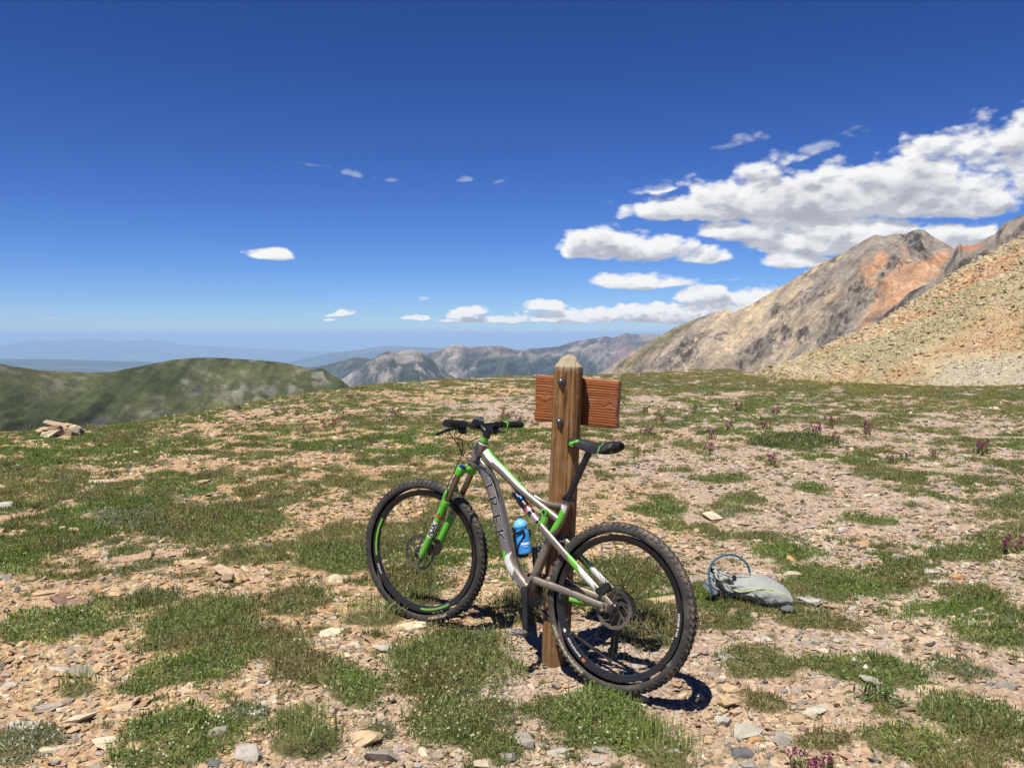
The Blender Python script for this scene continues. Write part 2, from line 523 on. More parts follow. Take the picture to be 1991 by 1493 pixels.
def gn_scatter(name, pts, rot, scl, idx, col, protos):
    """one object holding points; each shows a shared shape"""
    me = bpy.data.meshes.new(name)
    n = len(pts)
    me.vertices.add(n); me.vertices.foreach_set('co', np.asarray(pts, np.float32).ravel())
    for nm, v in (('rot', rot), ('scl', scl)):
        a = me.attributes.new(nm, 'FLOAT_VECTOR', 'POINT'); a.data.foreach_set('vector', np.asarray(v, np.float32).ravel())
    a = me.attributes.new('pid', 'INT', 'POINT'); a.data.foreach_set('value', np.asarray(idx, np.int32))
    if col is not None: attr_col(me, 'col', col)
    o = obj(name, me)
    c = bpy.data.collections.new(name + '_shapes')
    for p in protos: c.objects.link(p)
    g = bpy.data.node_groups.new(name + '_nodes', 'GeometryNodeTree')
    g.interface.new_socket('Geometry', in_out='INPUT', socket_type='NodeSocketGeometry')
    g.interface.new_socket('Geometry', in_out='OUTPUT', socket_type='NodeSocketGeometry')
    N = g.nodes; L = g.links
    gi = N.new('NodeGroupInput'); go = N.new('NodeGroupOutput')
    ci = N.new('GeometryNodeCollectionInfo')
    ci.inputs['Collection'].default_value = c
    ci.inputs['Separate Children'].default_value = True
    ci.inputs['Reset Children'].default_value = True
    ip = N.new('GeometryNodeInstanceOnPoints'); ip.inputs['Pick Instance'].default_value = True
    def na(nm, ty):
        a = N.new('GeometryNodeInputNamedAttribute'); a.data_type = ty; a.inputs[0].default_value = nm; return a.outputs[0]
    er = N.new('FunctionNodeEulerToRotation')
    L.new(na('rot', 'FLOAT_VECTOR'), er.inputs[0]); L.new(er.outputs[0], ip.inputs['Rotation'])
    L.new(na('scl', 'FLOAT_VECTOR'), ip.inputs['Scale'])
    L.new(na('pid', 'INT'), ip.inputs['Instance Index'])
    L.new(gi.outputs[0], ip.inputs['Points']); L.new(ci.outputs[0], ip.inputs['Instance'])
    L.new(ip.outputs[0], go.inputs[0])
    md = o.modifiers.new('scatter', 'NODES'); md.node_group = g
    return o

# ================================================================ the meadow we stand on
CREST = [(-900, 850), (-300, 846), (0, 840), (100, 838), (160, 833), (250, 823), (350, 807), (430, 793), (520, 778), (600, 765), (680, 755),
         (760, 745), (860, 738), (1000, 732), (1150, 730), (1250, 726), (1330, 721), (1400, 717), (1440, 719), (1480, 733), (1560, 742),
         (1650, 745), (1750, 748), (1850, 754), (1991, 749), (2300, 745), (3200, 745)]
_ca, _ce = px_ang([p[0] for p in CREST], [p[1] for p in CREST])
CON_R = np.array([0.41487, 3.72799, -0.02128]); CON_F = np.array([-0.48478, 4.43674, 0.05365])


def _base(x, y):
    """gentle shape of the ground before it falls away"""
    d = CON_F - CON_R
    t = ((x - CON_R[0]) * d[0] + (y - CON_R[1]) * d[1]) / (d[0] ** 2 + d[1] ** 2)
    rb = np.hypot(x + 0.03, y - 4.08)
    z = (0.016 + 0.0375 * np.tanh(2 * (t - 0.5)) / np.tanh(1.0)) * np.exp(-(rb / 3.2) ** 4)
    # a scrape behind the rear wheel where the soil lies bare and lower
    z = z - 0.075 * np.exp(-(((x - 0.86) / 0.34) ** 2 + ((y - 3.42) / 0.2) ** 2))
    z = z - 0.03 * np.exp(-(((x - 0.13) / 0.17) ** 2 + ((y - 4.0) / 0.2) ** 2))
    keep = 1 - np.exp(-(np.hypot(x - CON_R[0], y - CON_R[1]) / 0.22) ** 2) - np.exp(-(np.hypot(x - CON_F[0], y - CON_F[1]) / 0.22) ** 2)
    keep = np.clip(keep, 0, 1)
    n = (fbm(x * 0.13, y * 0.13, 3, 1) - 0.5) * 0.22 * sst(np.hypot(x, y), 4, 16)
    n = n + (fbm(x * 0.55, y * 0.55, 3, 5) - 0.5) * 0.14 * (0.35 + 0.65 * sst(rb, 0.8, 3.0))
    n = n + ((fbm(x * 2.6, y * 2.6, 4, 9) - 0.5) * 0.05) * keep
    return z + n * keep


def _drop(dr):
    d = np.maximum(dr, 0)
    return 0.62 * (np.sqrt(d * d + 15.0 ** 2) - 15.0)


def _solve_crest():
    az = np.radians(np.linspace(-62, 62, 373))
    tgt = np.interp(az, _ca, _ce)
    lo = np.full(az.shape, 5.0); hi = np.full(az.shape, 75.0)
    s = np.linspace(0.0, 1.0, 160)[None]
    for _ in range(22):
        rc = 0.5 * (lo + hi)
        r = rc[:, None] * 0.5 + s * (rc[:, None] * 0.5 + 40)
        z = _base(r * np.sin(az)[:, None], r * np.cos(az)[:, None]) - _drop(r - rc[:, None])
        el = np.arctan2(z - CAM_H, r).max(1)
        up = el > tgt
        hi = np.where(up, rc, hi); lo = np.where(up, lo, rc)
    rc = 0.5 * (lo + hi)
    k = np.ones(5) / 5
    return az, np.convolve(np.pad(rc, 2, 'edge'), k, 'valid')


CR_AZ, CR_R = _solve_crest()


def ground_z(x, y):
    x = np.asarray(x, float); y = np.asarray(y, float)
    r = np.hypot(x, y); az = np.arctan2(x, y)
    rc = np.interp(az, CR_AZ, CR_R)
    return np.maximum(_base(x, y) - _drop(r - rc), -170.0 + 6 * (fbm(x * 0.01, y * 0.01, 3, 3) - .5))


def on_ground(px, py):
    """where the line of sight through a photograph pixel meets the meadow"""
    az, el = px_ang(px, py); az = np.atleast_1d(az); el = np.atleast_1d(el)
    rs = np.geomspace(2.0, 70, 500)
    out = []
    for a, e in zip(az, el):
        x = rs * math.sin(a); y = rs * math.cos(a)
        f = CAM_H + rs * math.tan(e) - ground_z(x, y)
        i = np.argmax(f < 0) if (f < 0).any() else len(rs) - 1
        if i > 0:
            t = f[i - 1] / (f[i - 1] - f[i] + 1e-12); r = rs[i - 1] + t * (rs[i] - rs[i - 1])
        else: r = rs[0]
        xx, yy = r * math.sin(a), r * math.cos(a)
        out.append((xx, yy, float(ground_z(xx, yy))))
    return np.array(out)


# how much of the ground plants cover, read off the photograph in coarse cells
COV_X = np.array([0, 200, 400, 600, 800, 1000, 1200, 1400, 1600, 1800, 1991.])
COV_Y = np.array([735, 770, 800, 830, 870, 910, 960, 1010, 1060, 1110, 1160, 1210, 1260, 1310, 1360, 1410, 1493.])
COV = np.array([
    [1, 1, 1, 1, .92, .9, .9, .95, 1, 1, 1], [1, 1, 1, .85, .55, .42, .65, .75, .97, 1, 1], [1, 1, .85, .78, .72, .5, .52, .58, .66, .97, .97],
    [.95, .95, .62, .75, .8, .7, .5, .5, .47, .52, .6], [.95, .9, .58, .6, .8, .7, .52, .45, .5, .45, .42], [.9, .82, .5, .5, .75, .7, .5, .4, .4, .4, .45],
    [.6, .42, .34, .68, .7, .6, .4, .33, .28, .33, .4], [.3, .6, .6, .5, .58, .5, .3, .22, .25, .33, .4], [.42, .15, .32, .33, .55, .42, .3, .25, .38, .38, .45],
    [.1, .08, .12, .22, .5, .42, .36, .36, .38, .36, .3], [.12, .15, .22, .3, .4, .36, .36, .33, .33, .33, .33], [.2, .22, .3, .3, .25, .28, .3, .3, .3, .26, .3],
    [.18, .15, .3, .28, .25, .3, .3, .3, .22, .26, .38], [.1, .15, .3, .28, .34, .25, .25, .3, .22, .26, .38], [.06, .1, .26, .24, .34, .3, .3, .24, .15, .22, .3],
    [.1, .14, .26, .26, .34, .3, .34, .14, .15, .16, .36], [.16, .12, .26, .26, .3, .3, .25, .18, .18, .2, .36]])

# mats of plants one can tell apart: px, py, half width, half depth (px), kind, height (m), words
PATCHES = [
    (18, 1085, 58, 36, 'green', .06), (112, 1216, 118, 40, 'green', .06), (300, 1168, 78, 20, 'dark', .055), (395, 1215, 120, 50, 'mixed', .06),
    (560, 1178, 100, 36, 'mixed', .06), (350, 1312, 112, 42, 'green', .06), (500, 1252, 105, 36, 'olive', .05), (330, 1432, 112, 62, 'green', .06),
    (612, 1302, 72, 32, 'mixed', .055), (690, 1348, 70, 34, 'green', .055), (880, 1300, 148, 66, 'mixed', .07), (862, 1396, 105, 60, 'mixed', .06),
    (1150, 1402, 124, 62, 'green', .07), (900, 1234, 82, 20, 'dark', .05), (722, 1206, 66, 20, 'tuft', .085), (425, 1022, 140, 34, 'mixed', .06),
    (262, 1008, 80, 22, 'grey', .05), (676, 1090, 95, 30, 'mixed', .07), (468, 1080, 34, 12, 'dark', .055), (1255, 1222, 88, 44, 'mixed', .09),
    (1476, 1292, 92, 34, 'olive', .05), (1690, 1304, 120, 34, 'green', .05), (1905, 1405, 105, 46, 'mixed', .055), (1932, 1246, 78, 28, 'green', .05),
    (1648, 1134, 112, 24, 'green', .05), (1520, 1082, 66, 22, 'green', .05), (1408, 1214, 66, 20, 'olive', .05), (1592, 1208, 88, 20, 'olive', .05),
    (1488, 1374, 52, 26, 'brown', .05), (1604, 1444, 64, 34, 'olive', .05), (1708, 1366, 60, 18, 'broad', .06), (1288, 1468, 84, 36, 'tuft', .08),
    (592, 1446, 72, 44, 'tuft', .09), (26, 1456, 62, 42, 'grey', .05), (1000, 1184, 56, 34, 'mixed', .07), (1212, 1122, 84, 40, 'olive', .06),
    (800, 1132, 78, 40, 'mixed', .06), (868, 1032, 72, 34, 'olive', .06), (1750, 1126, 72, 22, 'olive', .045), (1868, 1080, 66, 20, 'mixed', .045),
    (1955, 1062, 56, 22, 'mixed', .05), (1672, 1012, 64, 12, 'green', .04), (1306, 1022, 36, 12, 'green', .045), (1282, 994, 52, 14, 'green', .05),
    (1440, 972, 40, 12, 'mixed', .04), (1575, 950, 40, 10, 'green', .045), (1880, 1155, 62, 16, 'olive', .045), (150, 1345, 40, 20, 'tuft', .07),
    (778, 1274, 30, 14, 'grey', .045), (1860, 1302, 50, 20, 'grey', .045), (90, 1440, 40, 24, 'grey', .05), (470, 1390, 44, 22, 'grey', .045),
    (740, 1425, 42, 24, 'grey', .05), (940, 1455, 100, 36, 'mixed', .055), (1770, 1455, 90, 34, 'green', .05), (1010, 1068, 70, 24, 'olive', .055),
    (330, 945, 60, 12, 'green', .05), (385, 958, 40, 9, 'green', .05), (1545, 862, 82, 16, 'dark', .07), (1405, 935, 52, 10, 'mixed', .045),
]
_pc = on_ground([p[0] for p in PATCHES], [p[1] for p in PATCHES])
_pt = on_ground([p[0] for p in PATCHES], [p[1] - p[3] for p in PATCHES])
_pb = on_ground([p[0] for p in PATCHES], [p[1] + p[3] for p in PATCHES])
PATCH_GEO = []
for i, p in enumerate(PATCHES):
    r = math.hypot(_pc[i][0], _pc[i][1])
    ry = 0.5 * math.hypot(_pt[i][0] - _pb[i][0], _pt[i][1] - _pb[i][1])
    c = 0.5 * (_pt[i] + _pb[i])
    PATCH_GEO.append((c[0], c[1], p[2] * r / PF, ry, math.atan2(c[0], c[1])))


def patch_q(i, x, y):
    """0 in the middle of a mat, 1 on its uneven outline"""
    cx, cy, rx, ry, az = PATCH_GEO[i]
    dx, dy = x - cx, y - cy
    u = (dx * math.cos(az) - dy * math.sin(az)) / rx
    w = (dx * math.sin(az) + dy * math.cos(az)) / ry
    q = np.hypot(u, w)
    n = fbm(x * 5.0 + i, y * 5.0, 3, 40) - 0.5 + 0.6 * (fbm(x * 1.8 + 3 * i, y * 1.8, 2, 44) - 0.5)
    return q - 0.8 * n


def cover_noise(x, y):
    px, py = to_px(np.stack([x, y, ground_z(x, y)], -1))
    ix = np.clip(np.interp(px, COV_X, np.arange(len(COV_X))), 0, len(COV_X) - 1.001)
    iy = np.clip(np.interp(py, COV_Y, np.arange(len(COV_Y))), 0, len(COV_Y) - 1.001)
    i0 = ix.astype(int); j0 = iy.astype(int); fx = ix - i0; fy = iy - j0
    c = (COV[j0, i0] * (1 - fx) + COV[j0, i0 + 1] * fx) * (1 - fy) + (COV[j0 + 1, i0] * (1 - fx) + COV[j0 + 1, i0 + 1] * fx) * fy
    r = np.hypot(x, y)
    n = 0.38 * fbm(x * 1.2, y * 1.2, 4, 20) + 0.22 * fbm(x * 0.42 + 9, y * 0.42, 3, 24) + 0.4 * fbm(x * 3.4, y * 3.4, 4, 28)
    n = (n - 0.5) * 3.9 + 0.5
    gap = np.where(r < 24, sst(fbm(x * 6, y * 6, 3, 245), .38, .50), 1.0)      # bare soil shows between the tufts
    return np.clip((c * 0.97 - 0.135 - n) * 2.2 + 0.5, 0, 1) * (.12 + .88 * gap)


def cover(x, y):
    c = cover_noise(x, y)
    for i, g in enumerate(PATCH_GEO):
        m = (np.abs(x - g[0]) < 1.8 * (g[2] + g[3])) & (np.abs(y - g[1]) < 1.8 * (g[2] + g[3]))
        if m.any():
            q = patch_q(i, x[m], y[m])
            c[m] = np.maximum(c[m], sst(1.05 - q, 0, 0.35))
    # bare soil scuffed round the post and wheels
    for (a, b_, s) in ((0.16, 3.86, .2), (-.2, 4.55, .2), (0.1, 3.72, .16)):
        c *= 1 - 0.9 * np.exp(-(((x - a) ** 2 + (y - b_) ** 2) / s ** 2))
    return c


def soil_tone(x, y):
    """0 warm tan soil, 1 greyer mauve shale, which lies towards the right"""
    return sst(fbm(x * .3, y * .3, 4, 55) + 0.17 * np.tanh(x * .45 + .1) + .012 * np.clip(y - 6, 0, 12), .42, .72)


def build_meadow():
    az = np.radians(np.concatenate([np.linspace(-180, -44, 30)[:-1], np.linspace(-44, -34, 36)[:-1], np.linspace(-34, 34, 460), np.linspace(34, 44, 36)[1:], np.linspace(44, 180, 30)[1:]]))
    r = np.concatenate([[0.02, 0.3, 0.7, 1.1, 1.5, 1.9, 2.3], np.geomspace(2.6, 62, 440), np.geomspace(66, 1100, 46)])
    A, Rr = np.meshgrid(az, r, indexing='ij')
    x = Rr * np.sin(A); y = Rr * np.cos(A)
    z = ground_z(x, y)
    cv = np.zeros(x.size); xf, yf = x.ravel(), y.ravel()
    m = (np.abs(A.ravel()) < R_(46)) & (Rr.ravel() > 2.2) & (Rr.ravel() < 80)
    cv[m] = cover(xf[m], yf[m]); cv[~m] = 0.6
    zf = z.ravel() + 0.012 * cv * (Rr.ravel() < 60) + 0.014 * (fbm(xf * 9, yf * 9, 3, 60) - .5) * (1 - cv) * (Rr.ravel() < 14)
    V = np.stack([xf, yf, zf], -1)
    V[0::len(r)][:] = V[0::len(r)]
    me = mesh_np('meadow', V, [grid_faces(len(az), len(r))], [M_GROUND], True)
    attr_f(me, 'cover', cv)
    attr_f(me, 'tone', soil_tone(xf, yf))
    o = obj('meadow', me)
    tag(o, 'stony alpine meadow of tan gravel with green plant patches', kind='structure')
    return o


def ground_material():
    m, b = mat('gravel_soil')
    g = b.n('ShaderNodeNewGeometry'); pos = g.outputs['Position']
    cv = b.n('ShaderNodeAttribute'); cv.attribute_name = 'cover'
    n1 = b.noise(pos, 1.3, 5, 0.6)
    n2 = b.noise(pos, 14.0, 6, 0.7)
    n3 = b.noise(pos, 90.0, 4, 0.65)
    v1 = b.n('ShaderNodeTexVoronoi'); b.link(pos, v1.inputs['Vector']); v1.inputs['Scale'].default_value = 62.0
    v2 = b.n('ShaderNodeTexVoronoi'); b.link(pos, v2.inputs['Vector']); v2.inputs['Scale'].default_value = 22.0
    c = b.ramp(n1, [(0.25, (0.305, 0.200, 0.112)), (0.5, (0.370, 0.256, 0.146)), (0.75, (0.340, 0.250, 0.160))])
    c2 = b.ramp(n2, [(0.3, (0.62, 0.58, 0.54)), (0.55, (1.0, 1.0, 1.0)), (0.8, (1.25, 1.2, 1.12))])
    c = b.mix(0.85, c, c2, 'MULTIPLY')
    # single chips of stone of many tones
    sc_ = b.n('ShaderNodeSeparateColor'); b.link(v1.outputs['Color'], sc_.inputs[0])
    chip = b.ramp(sc_.outputs[0], [(0.0, (0.55, 0.5, 0.47)), (0.4, (0.95, 0.93, 0.9)), (0.75, (1.12, 1.1, 1.08)), (1.0, (1.45, 1.42, 1.38))])
    c = b.mix(0.75, c, chip, 'MULTIPLY')
    sc2 = b.n('ShaderNodeSeparateColor'); b.link(v2.outputs['Color'], sc2.inputs[0])
    c = b.mix(b.m('MULTIPLY', b.sstep(sc2.outputs[1], 0.7, 0.8), 0.5), c, (0.42, 0.33, 0.25))
    tn = b.n('ShaderNodeAttribute'); tn.attribute_name = 'tone'
    hs = b.n('ShaderNodeHueSaturation'); hs.inputs['Saturation'].default_value = 0.55; hs.inputs['Value'].default_value = 0.90; b.link(c, hs.inputs['Color'])
    c = b.mix(b.m('MULTIPLY', tn.outputs['Fac'], 0.75), c, b.mix(1.0, hs.outputs[0], (1.03, 0.98, 0.99), 'MULTIPLY'))
    # moss, roots and litter under the plants
    lit = b.ramp(n2, [(0.3, (0.050, 0.046, 0.018)), (0.5, (0.095, 0.088, 0.034)), (0.7, (0.165, 0.130, 0.065)), (0.85, (0.26, 0.19, 0.115))])
    f = b.sstep(b.m('ADD', cv.outputs['Fac'], b.m('MULTIPLY', b.m('SUBTRACT', n2, 0.5), 0.9)), 0.42, 0.92)
    c = b.mix(f, c, lit)
    h = b.m('ADD', b.m('MULTIPLY', n2, 0.5), b.m('ADD', b.m('MULTIPLY', n3, 0.25), b.m('MULTIPLY', b.m('SUBTRACT', 0.5, v1.outputs['Distance']), 0.55)))
    finish(b, princ(b, c, 0.92, 0, 0.2, bump(b, h, 0.85, 0.02)))
    return m


M_GROUND = ground_material()
MEADOW = build_meadow()


# ================================================================ mountains
def terrain_mat(name, sc1, sc2, bstr, bdist, spread=0.35, stretch=None):
    m, b = mat(name)
    a = b.n('ShaderNodeAttribute'); a.attribute_name = 'alb'
    g = b.n('ShaderNodeNewGeometry'); pos = g.outputs['Position']
    n1 = b.noise(pos, sc1, 8, 0.62)
    n2 = b.noise(pos, sc2, 6, 0.7)
    t = b.ramp(b.m('ADD', b.m('MULTIPLY', n1, 0.55), b.m('MULTIPLY', n2, 0.45)),
               [(0.32, (1 - spread,) * 3), (0.5, (1, 1, 1)), (0.68, (1 + spread,) * 3)])
    c = b.mix(1.0, a.outputs['Color'], t, 'MULTIPLY')
    h = b.m('ADD', b.m('MULTIPLY', n1, 0.6), b.m('MULTIPLY', n2, 0.4))
    finish(b, princ(b, c, 0.95, 0, 0.1, bump(b, h, bstr, bdist)))
    return m


def lerp(a, b, t):
    return a + (b - a) * t[..., None]


def slope_sheet(name, sky, rr, L, slope, mt, colfn, nu, nv, x0, x1, gully, amp, skew=0.0, jit=0.0, concave=0.0, back=0.5, k=0, seedx=0.0, cliff=None, camp=0.0, csz=10.0):
    """a mountainside: starts from its skyline (px), runs down towards us for L metres"""
    px = np.linspace(x0, x1, nu)
    sky = np.asarray(sky, float)
    py = np.interp(px, sky[:, 0], sky[:, 1])
    py = py + jit * (2 * fbm(px * 0.02 + seedx, px * 0, 5, k + 3, 0.6) - 1)
    az, el = px_ang(px, py)
    rrx = np.interp(px, *np.asarray(rr, float).T) if not np.isscalar(rr) else np.full(nu, float(rr))
    Lx = np.interp(px, *np.asarray(L, float).T) if not np.isscalar(L) else np.full(nu, float(L))
    nb = 6
    t = np.concatenate([-np.linspace(1, 0, nb + 1)[:-1] ** 2 * back, np.linspace(0, 1, nv) ** 1.15])
    d = Lx[:, None] * t[None]
    zr = CAM_H + rrx * np.tan(el)
    fd = np.where(d < 0, 0.8 * d, -slope * (d - concave * d * d / Lx[:, None]))
    k_ = np.hanning(2 * max(3, nu // 22) + 1); k_ /= k_.sum(); h_ = len(k_) // 2
    zs = np.convolve(np.pad(zr, h_, 'edge'), k_, 'valid')
    z = zr[:, None] + (zs - zr)[:, None] * sst(d / Lx[:, None], 0.0, 0.3) + fd
    r = rrx[:, None] - d
    s = az[:, None] * rrx[:, None] + seedx * 100
    gx, gy = gully
    ramp = 0.16 + 0.84 * sst(d / Lx[:, None], 0.0, 0.22)
    g1 = ridged((s + skew * d) / gx, d / gy, 5, k, 0.52)
    g2 = ridged((s + skew * d) / (gx * 0.31) + 5, d / (gy * 0.4), 5, k + 11, 0.55)
    g3 = fbm(s / (gx * 0.1), d / (gx * 0.1), 4, k + 23)
    hgt = amp * (g1 - 0.45) + amp * 0.42 * (g2 - 0.45) + amp * 0.12 * (g3 - 0.5)
    z = z + hgt * np.where(t[None] < 0, 0.16, ramp)
    if cliff is not None:      # broken ledges where bare rock stands out of the scree
        qx, qy = to_px(np.stack([r * np.sin(az)[:, None], r * np.cos(az)[:, None], z], -1))
        cm = cliff(qx, qy, s, d)
        z = z + cm * camp * (ridged((s + .5 * d) / csz, (d - .3 * s) / (csz * .8), 5, k + 31, .6) - .35) * sst(d, 3, 14)
    # keep the skyline where it belongs
    e = ((z - CAM_H) / r)
    z = z + (np.tan(el) - e.max(1))[:, None] * r * (1 - 0.85 * sst(d / Lx[:, None], 0.05, 0.5))
    X = np.stack([r * np.sin(az)[:, None], r * np.cos(az)[:, None], z], -1)
    me = mesh_np(name, X.reshape(-1, 3), [grid_faces(nu, len(t))], [mt], True)
    qx, qy = to_px(X)
    C = colfn(qx, qy, s, d, g1, g2, g3, t[None] + 0 * d)
    attr_col(me, 'alb', np.clip(C, 0.005, 0.8).reshape(-1, 3))
    o = obj(name, me)
    return o


A3 = lambda *c: np.array(c)

# ---- green hill on the left
HILL = [(-700, 690), (-400, 700), (-150, 695), (0, 707), (21, 711), (70, 719), (123, 721), (176, 724), (225, 722), (281, 711), (334, 700), (373, 696), (404, 694),
        (457, 698), (510, 701.5), (548, 704), (580, 711), (605, 719), (616, 717), (628, 716), (643, 727), (665, 740), (679, 752), (720, 785), (800, 840)]


def hill_col(px, py, s, d, g1, g2, g3, t):
    w = fbm(s / 60, d / 60, 5, 71); w2 = fbm(s / 18, d / 18, 4, 75)
    C = lerp(A3(.041, .051, .020), A3(.073, .078, .034), sst(w, .35, .65))
    C = lerp(C, A3(.085, .082, .042), 0.65 * sst(py, 745, 700) * sst(w2, .4, .65))
    wx = px + (w - .5) * 70 + (w2 - .5) * 26; wy = py + (w2 - .5) * 26 + (w - .5) * 12
    rock = np.zeros(px.shape)
    for poly, sft, a in (([(285, 772), (330, 765), (352, 790), (300, 782)], 9, .8), ([(350, 735), (372, 740), (378, 792), (352, 760)], 7, .9),
                         ([(425, 748), (470, 742), (492, 765), (470, 788), (435, 772)], 7, 1.0), ([(495, 760), (560, 745), (600, 752), (560, 780), (500, 790)], 10, .75),
                         ([(465, 722), (490, 728), (515, 745), (480, 735)], 7, .7), ([(578, 712), (600, 716), (640, 748), (610, 752)], 7, .85),
                         ([(600, 722), (628, 716), (645, 730), (640, 752), (618, 735)], 4, 1.0), ([(455, 697), (540, 703), (530, 708), (460, 703)], 4, .8),
                         ([(220, 722), (290, 709), (280, 717), (225, 727)], 4, .6), ([(370, 715), (400, 720), (392, 735), (375, 728)], 8, .5),
                         ([(50, 760), (130, 760), (120, 768), (60, 770)], 7, .5), ([(200, 812), (300, 795), (420, 788), (380, 812), (200, 830)], 10, .55)):
        rock = np.maximum(rock, a * poly_mask(wx, wy, poly, sft))
    rc = lerp(A3(.085, .08, .07), A3(.205, .190, .160), sst(g2 + .5 * (w2 - .5), .3, .65))
    C = C * (1 + 1.2 * (fbm((s + .3 * d) / 9, d / 40, 4, 79) - .5))[..., None]
    C = lerp(C, rc, .68 * rock * sst(w2 + .3 * (g3 - .5), .40, .54))
    C = lerp(C, A3(.16, .15, .12), 0.5 * sst(g3, .62, .75) * sst(w, .45, .6))
    dark = poly_mask(wx, wy, [(150, 812), (200, 812), (195, 826), (155, 826)], 6) + poly_mask(wx, wy, [(383, 760), (400, 752), (402, 760), (386, 764)], 3)
    C = lerp(C, A3(.045, .045, .06), np.clip(dark, 0, 1))
    return C


M_HILL = terrain_mat('alpine_turf_far', 0.05, 0.32, 1.0, 4.0, 0.5)
tag(slope_sheet('green_hill', HILL, [(-700, 1000), (0, 1080), (400, 1250), (640, 1150), (800, 1100)], 620, 0.42, M_HILL, hill_col, 520, 190, -700, 800,
                (150, 320), 26, 0.35, 1.2, 0.12, 0.6, 100), 'dark green rounded hill with pale scree scars across the valley', kind='structure')

# ---- the brown peak
PEAK = [(1100, 760), (1180, 717), (1205, 700), (1233, 684), (1282, 653), (1314, 636), (1343, 624), (1375, 612), (1408, 602), (1416, 603), (1424, 609), (1441, 600), (1461, 592),
        (1498, 569), (1538, 545), (1579, 520), (1608, 506), (1640, 491), (1669, 474), (1697, 459), (1704, 457), (1718, 460), (1742, 455), (1762, 455), (1776, 448), (1786, 446), (1797, 448),
        (1815, 461), (1848, 480), (1862, 489), (1900, 520), (1991, 575), (2150, 640)]


PEAK_CLIFFS = [([(1762, 456), (1800, 456), (1798, 500), (1772, 508), (1760, 485)], 1), ([(1640, 555), (1668, 520), (1690, 560), (1690, 600), (1648, 600)], .9),
               ([(1700, 525), (1728, 492), (1748, 500), (1742, 540), (1722, 590), (1690, 590)], .9), ([(1275, 695), (1325, 662), (1368, 645), (1352, 690), (1290, 728)], .9),
               ([(1425, 700), (1470, 660), (1500, 640), (1528, 618), (1535, 650), (1505, 700), (1440, 728)], .95), ([(1548, 622), (1572, 640), (1565, 672), (1546, 662)], 1),
               ([(1588, 645), (1622, 608), (1655, 598), (1650, 640), (1612, 682), (1582, 680)], 1), ([(1503, 606), (1524, 595), (1530, 615), (1510, 620)], .9),
               ([(1190, 724), (1260, 698), (1300, 702), (1250, 732)], .6), ([(1585, 585), (1640, 560), (1625, 605), (1590, 610)], .5), ([(1742, 476), (1756, 470), (1758, 500), (1744, 505)], .7),
               ([(1850, 500), (1836, 531), (1815, 551), (1771, 575), (1742, 598), (1760, 600), (1800, 575), (1850, 540)], 1), ([(1600, 505), (1640, 490), (1668, 474), (1650, 500)], .4)]


def peak_cliff(px, py, s, d):
    w = fbm(s / 40, d / 60, 4, 81); w2 = fbm(s / 9, d / 12, 4, 85)
    wx = px + (w - .5) * 50 + (w2 - .5) * 24; wy = py + (w2 - .5) * 24 + (w - .5) * 18
    m = np.zeros(px.shape)
    for poly, a in PEAK_CLIFFS: m = np.maximum(m, a * poly_mask(wx, wy, poly, 5))
    return m


def peak_col(px, py, s, d, g1, g2, g3, t):
    q = s + .75 * d                                                   # runs along the fall line of the scree
    w = fbm(q / 36, d / 160, 5, 81); w2 = fbm(s / 9, d / 12, 4, 85); st = fbm(q / 7, d / 70, 5, 93, .6); sp = fbm(s / 2.6, d / 2.6, 3, 97, .6)
    C = lerp(A3(.205, .170, .130), A3(.285, .235, .172), sst(w, .36, .62))
    C = lerp(C, A3(.165, .150, .138), .5 * sst(fbm(q / 50 + 4, d / 90, 4, 91), .48, .64)) * 1.06
    C = lerp(C, A3(.36, .275, .160), .8 * sst(st, .52, .68) * sst(w, .42, .58))
    C = C * (1 + .6 * (st - .5) + .7 * (sp - .5))[..., None]
    cl = peak_cliff(px, py, s, d)
    lay = ridged((s + .5 * d) / 10, (d - .3 * s) / 8, 4, 231, .6)
    cc = lerp(A3(.050, .045, .043), A3(.170, .148, .130), sst(lay + .7 * (sp - .5) + .3 * (w2 - .5), .25, .62))
    # loose outcrops sprinkled over the whole face
    out = sst(fbm(s / 14, d / 10, 5, 99, .6), .635, .68) * sst(py, 470, 520)
    C = lerp(C, cc * 1.25, np.clip(out, 0, .7))
    C = lerp(C, cc, cl * sst(w2 + .35 * (lay - .4), .30, .42))
    org = np.zeros(px.shape)
    wx = px + (st - .5) * 30 + (w2 - .5) * 14; wy = py + (w2 - .5) * 16
    for poly, a in (([(1860, 486), (1832, 512), (1816, 545), (1780, 568), (1738, 602), (1668, 642), (1698, 592), (1716, 545), (1745, 515), (1790, 505), (1830, 492)], 1.0),
                    ([(1695, 500), (1715, 490), (1728, 497), (1712, 530), (1700, 560), (1684, 555), (1678, 530)], .9), ([(1745, 470), (1765, 480), (1770, 520), (1745, 530)], .4),
                    ([(1668, 515), (1690, 497), (1684, 540), (1665, 545)], .55), ([(1610, 565), (1625, 560), (1622, 585), (1608, 585)], .5)):
        org = np.maximum(org, a * poly_mask(wx, wy, poly, 5))
    oc = lerp(A3(.355, .180, .095), A3(.37, .235, .145), sst(st, .38, .6)) * (1 + .8 * (sp - .5))[..., None]
    C = lerp(C, oc, org * (1 - .5 * out) * (1 - .5 * cl * sst(w2, .46, .56)) * (.8 + .2 * sst(w2, .35, .5)))
    C = lerp(C, A3(.075, .08, .035), .75 * poly_mask(wx, wy, [(1195, 714), (1330, 628), (1375, 608), (1340, 634), (1215, 716)], 5))
    return C


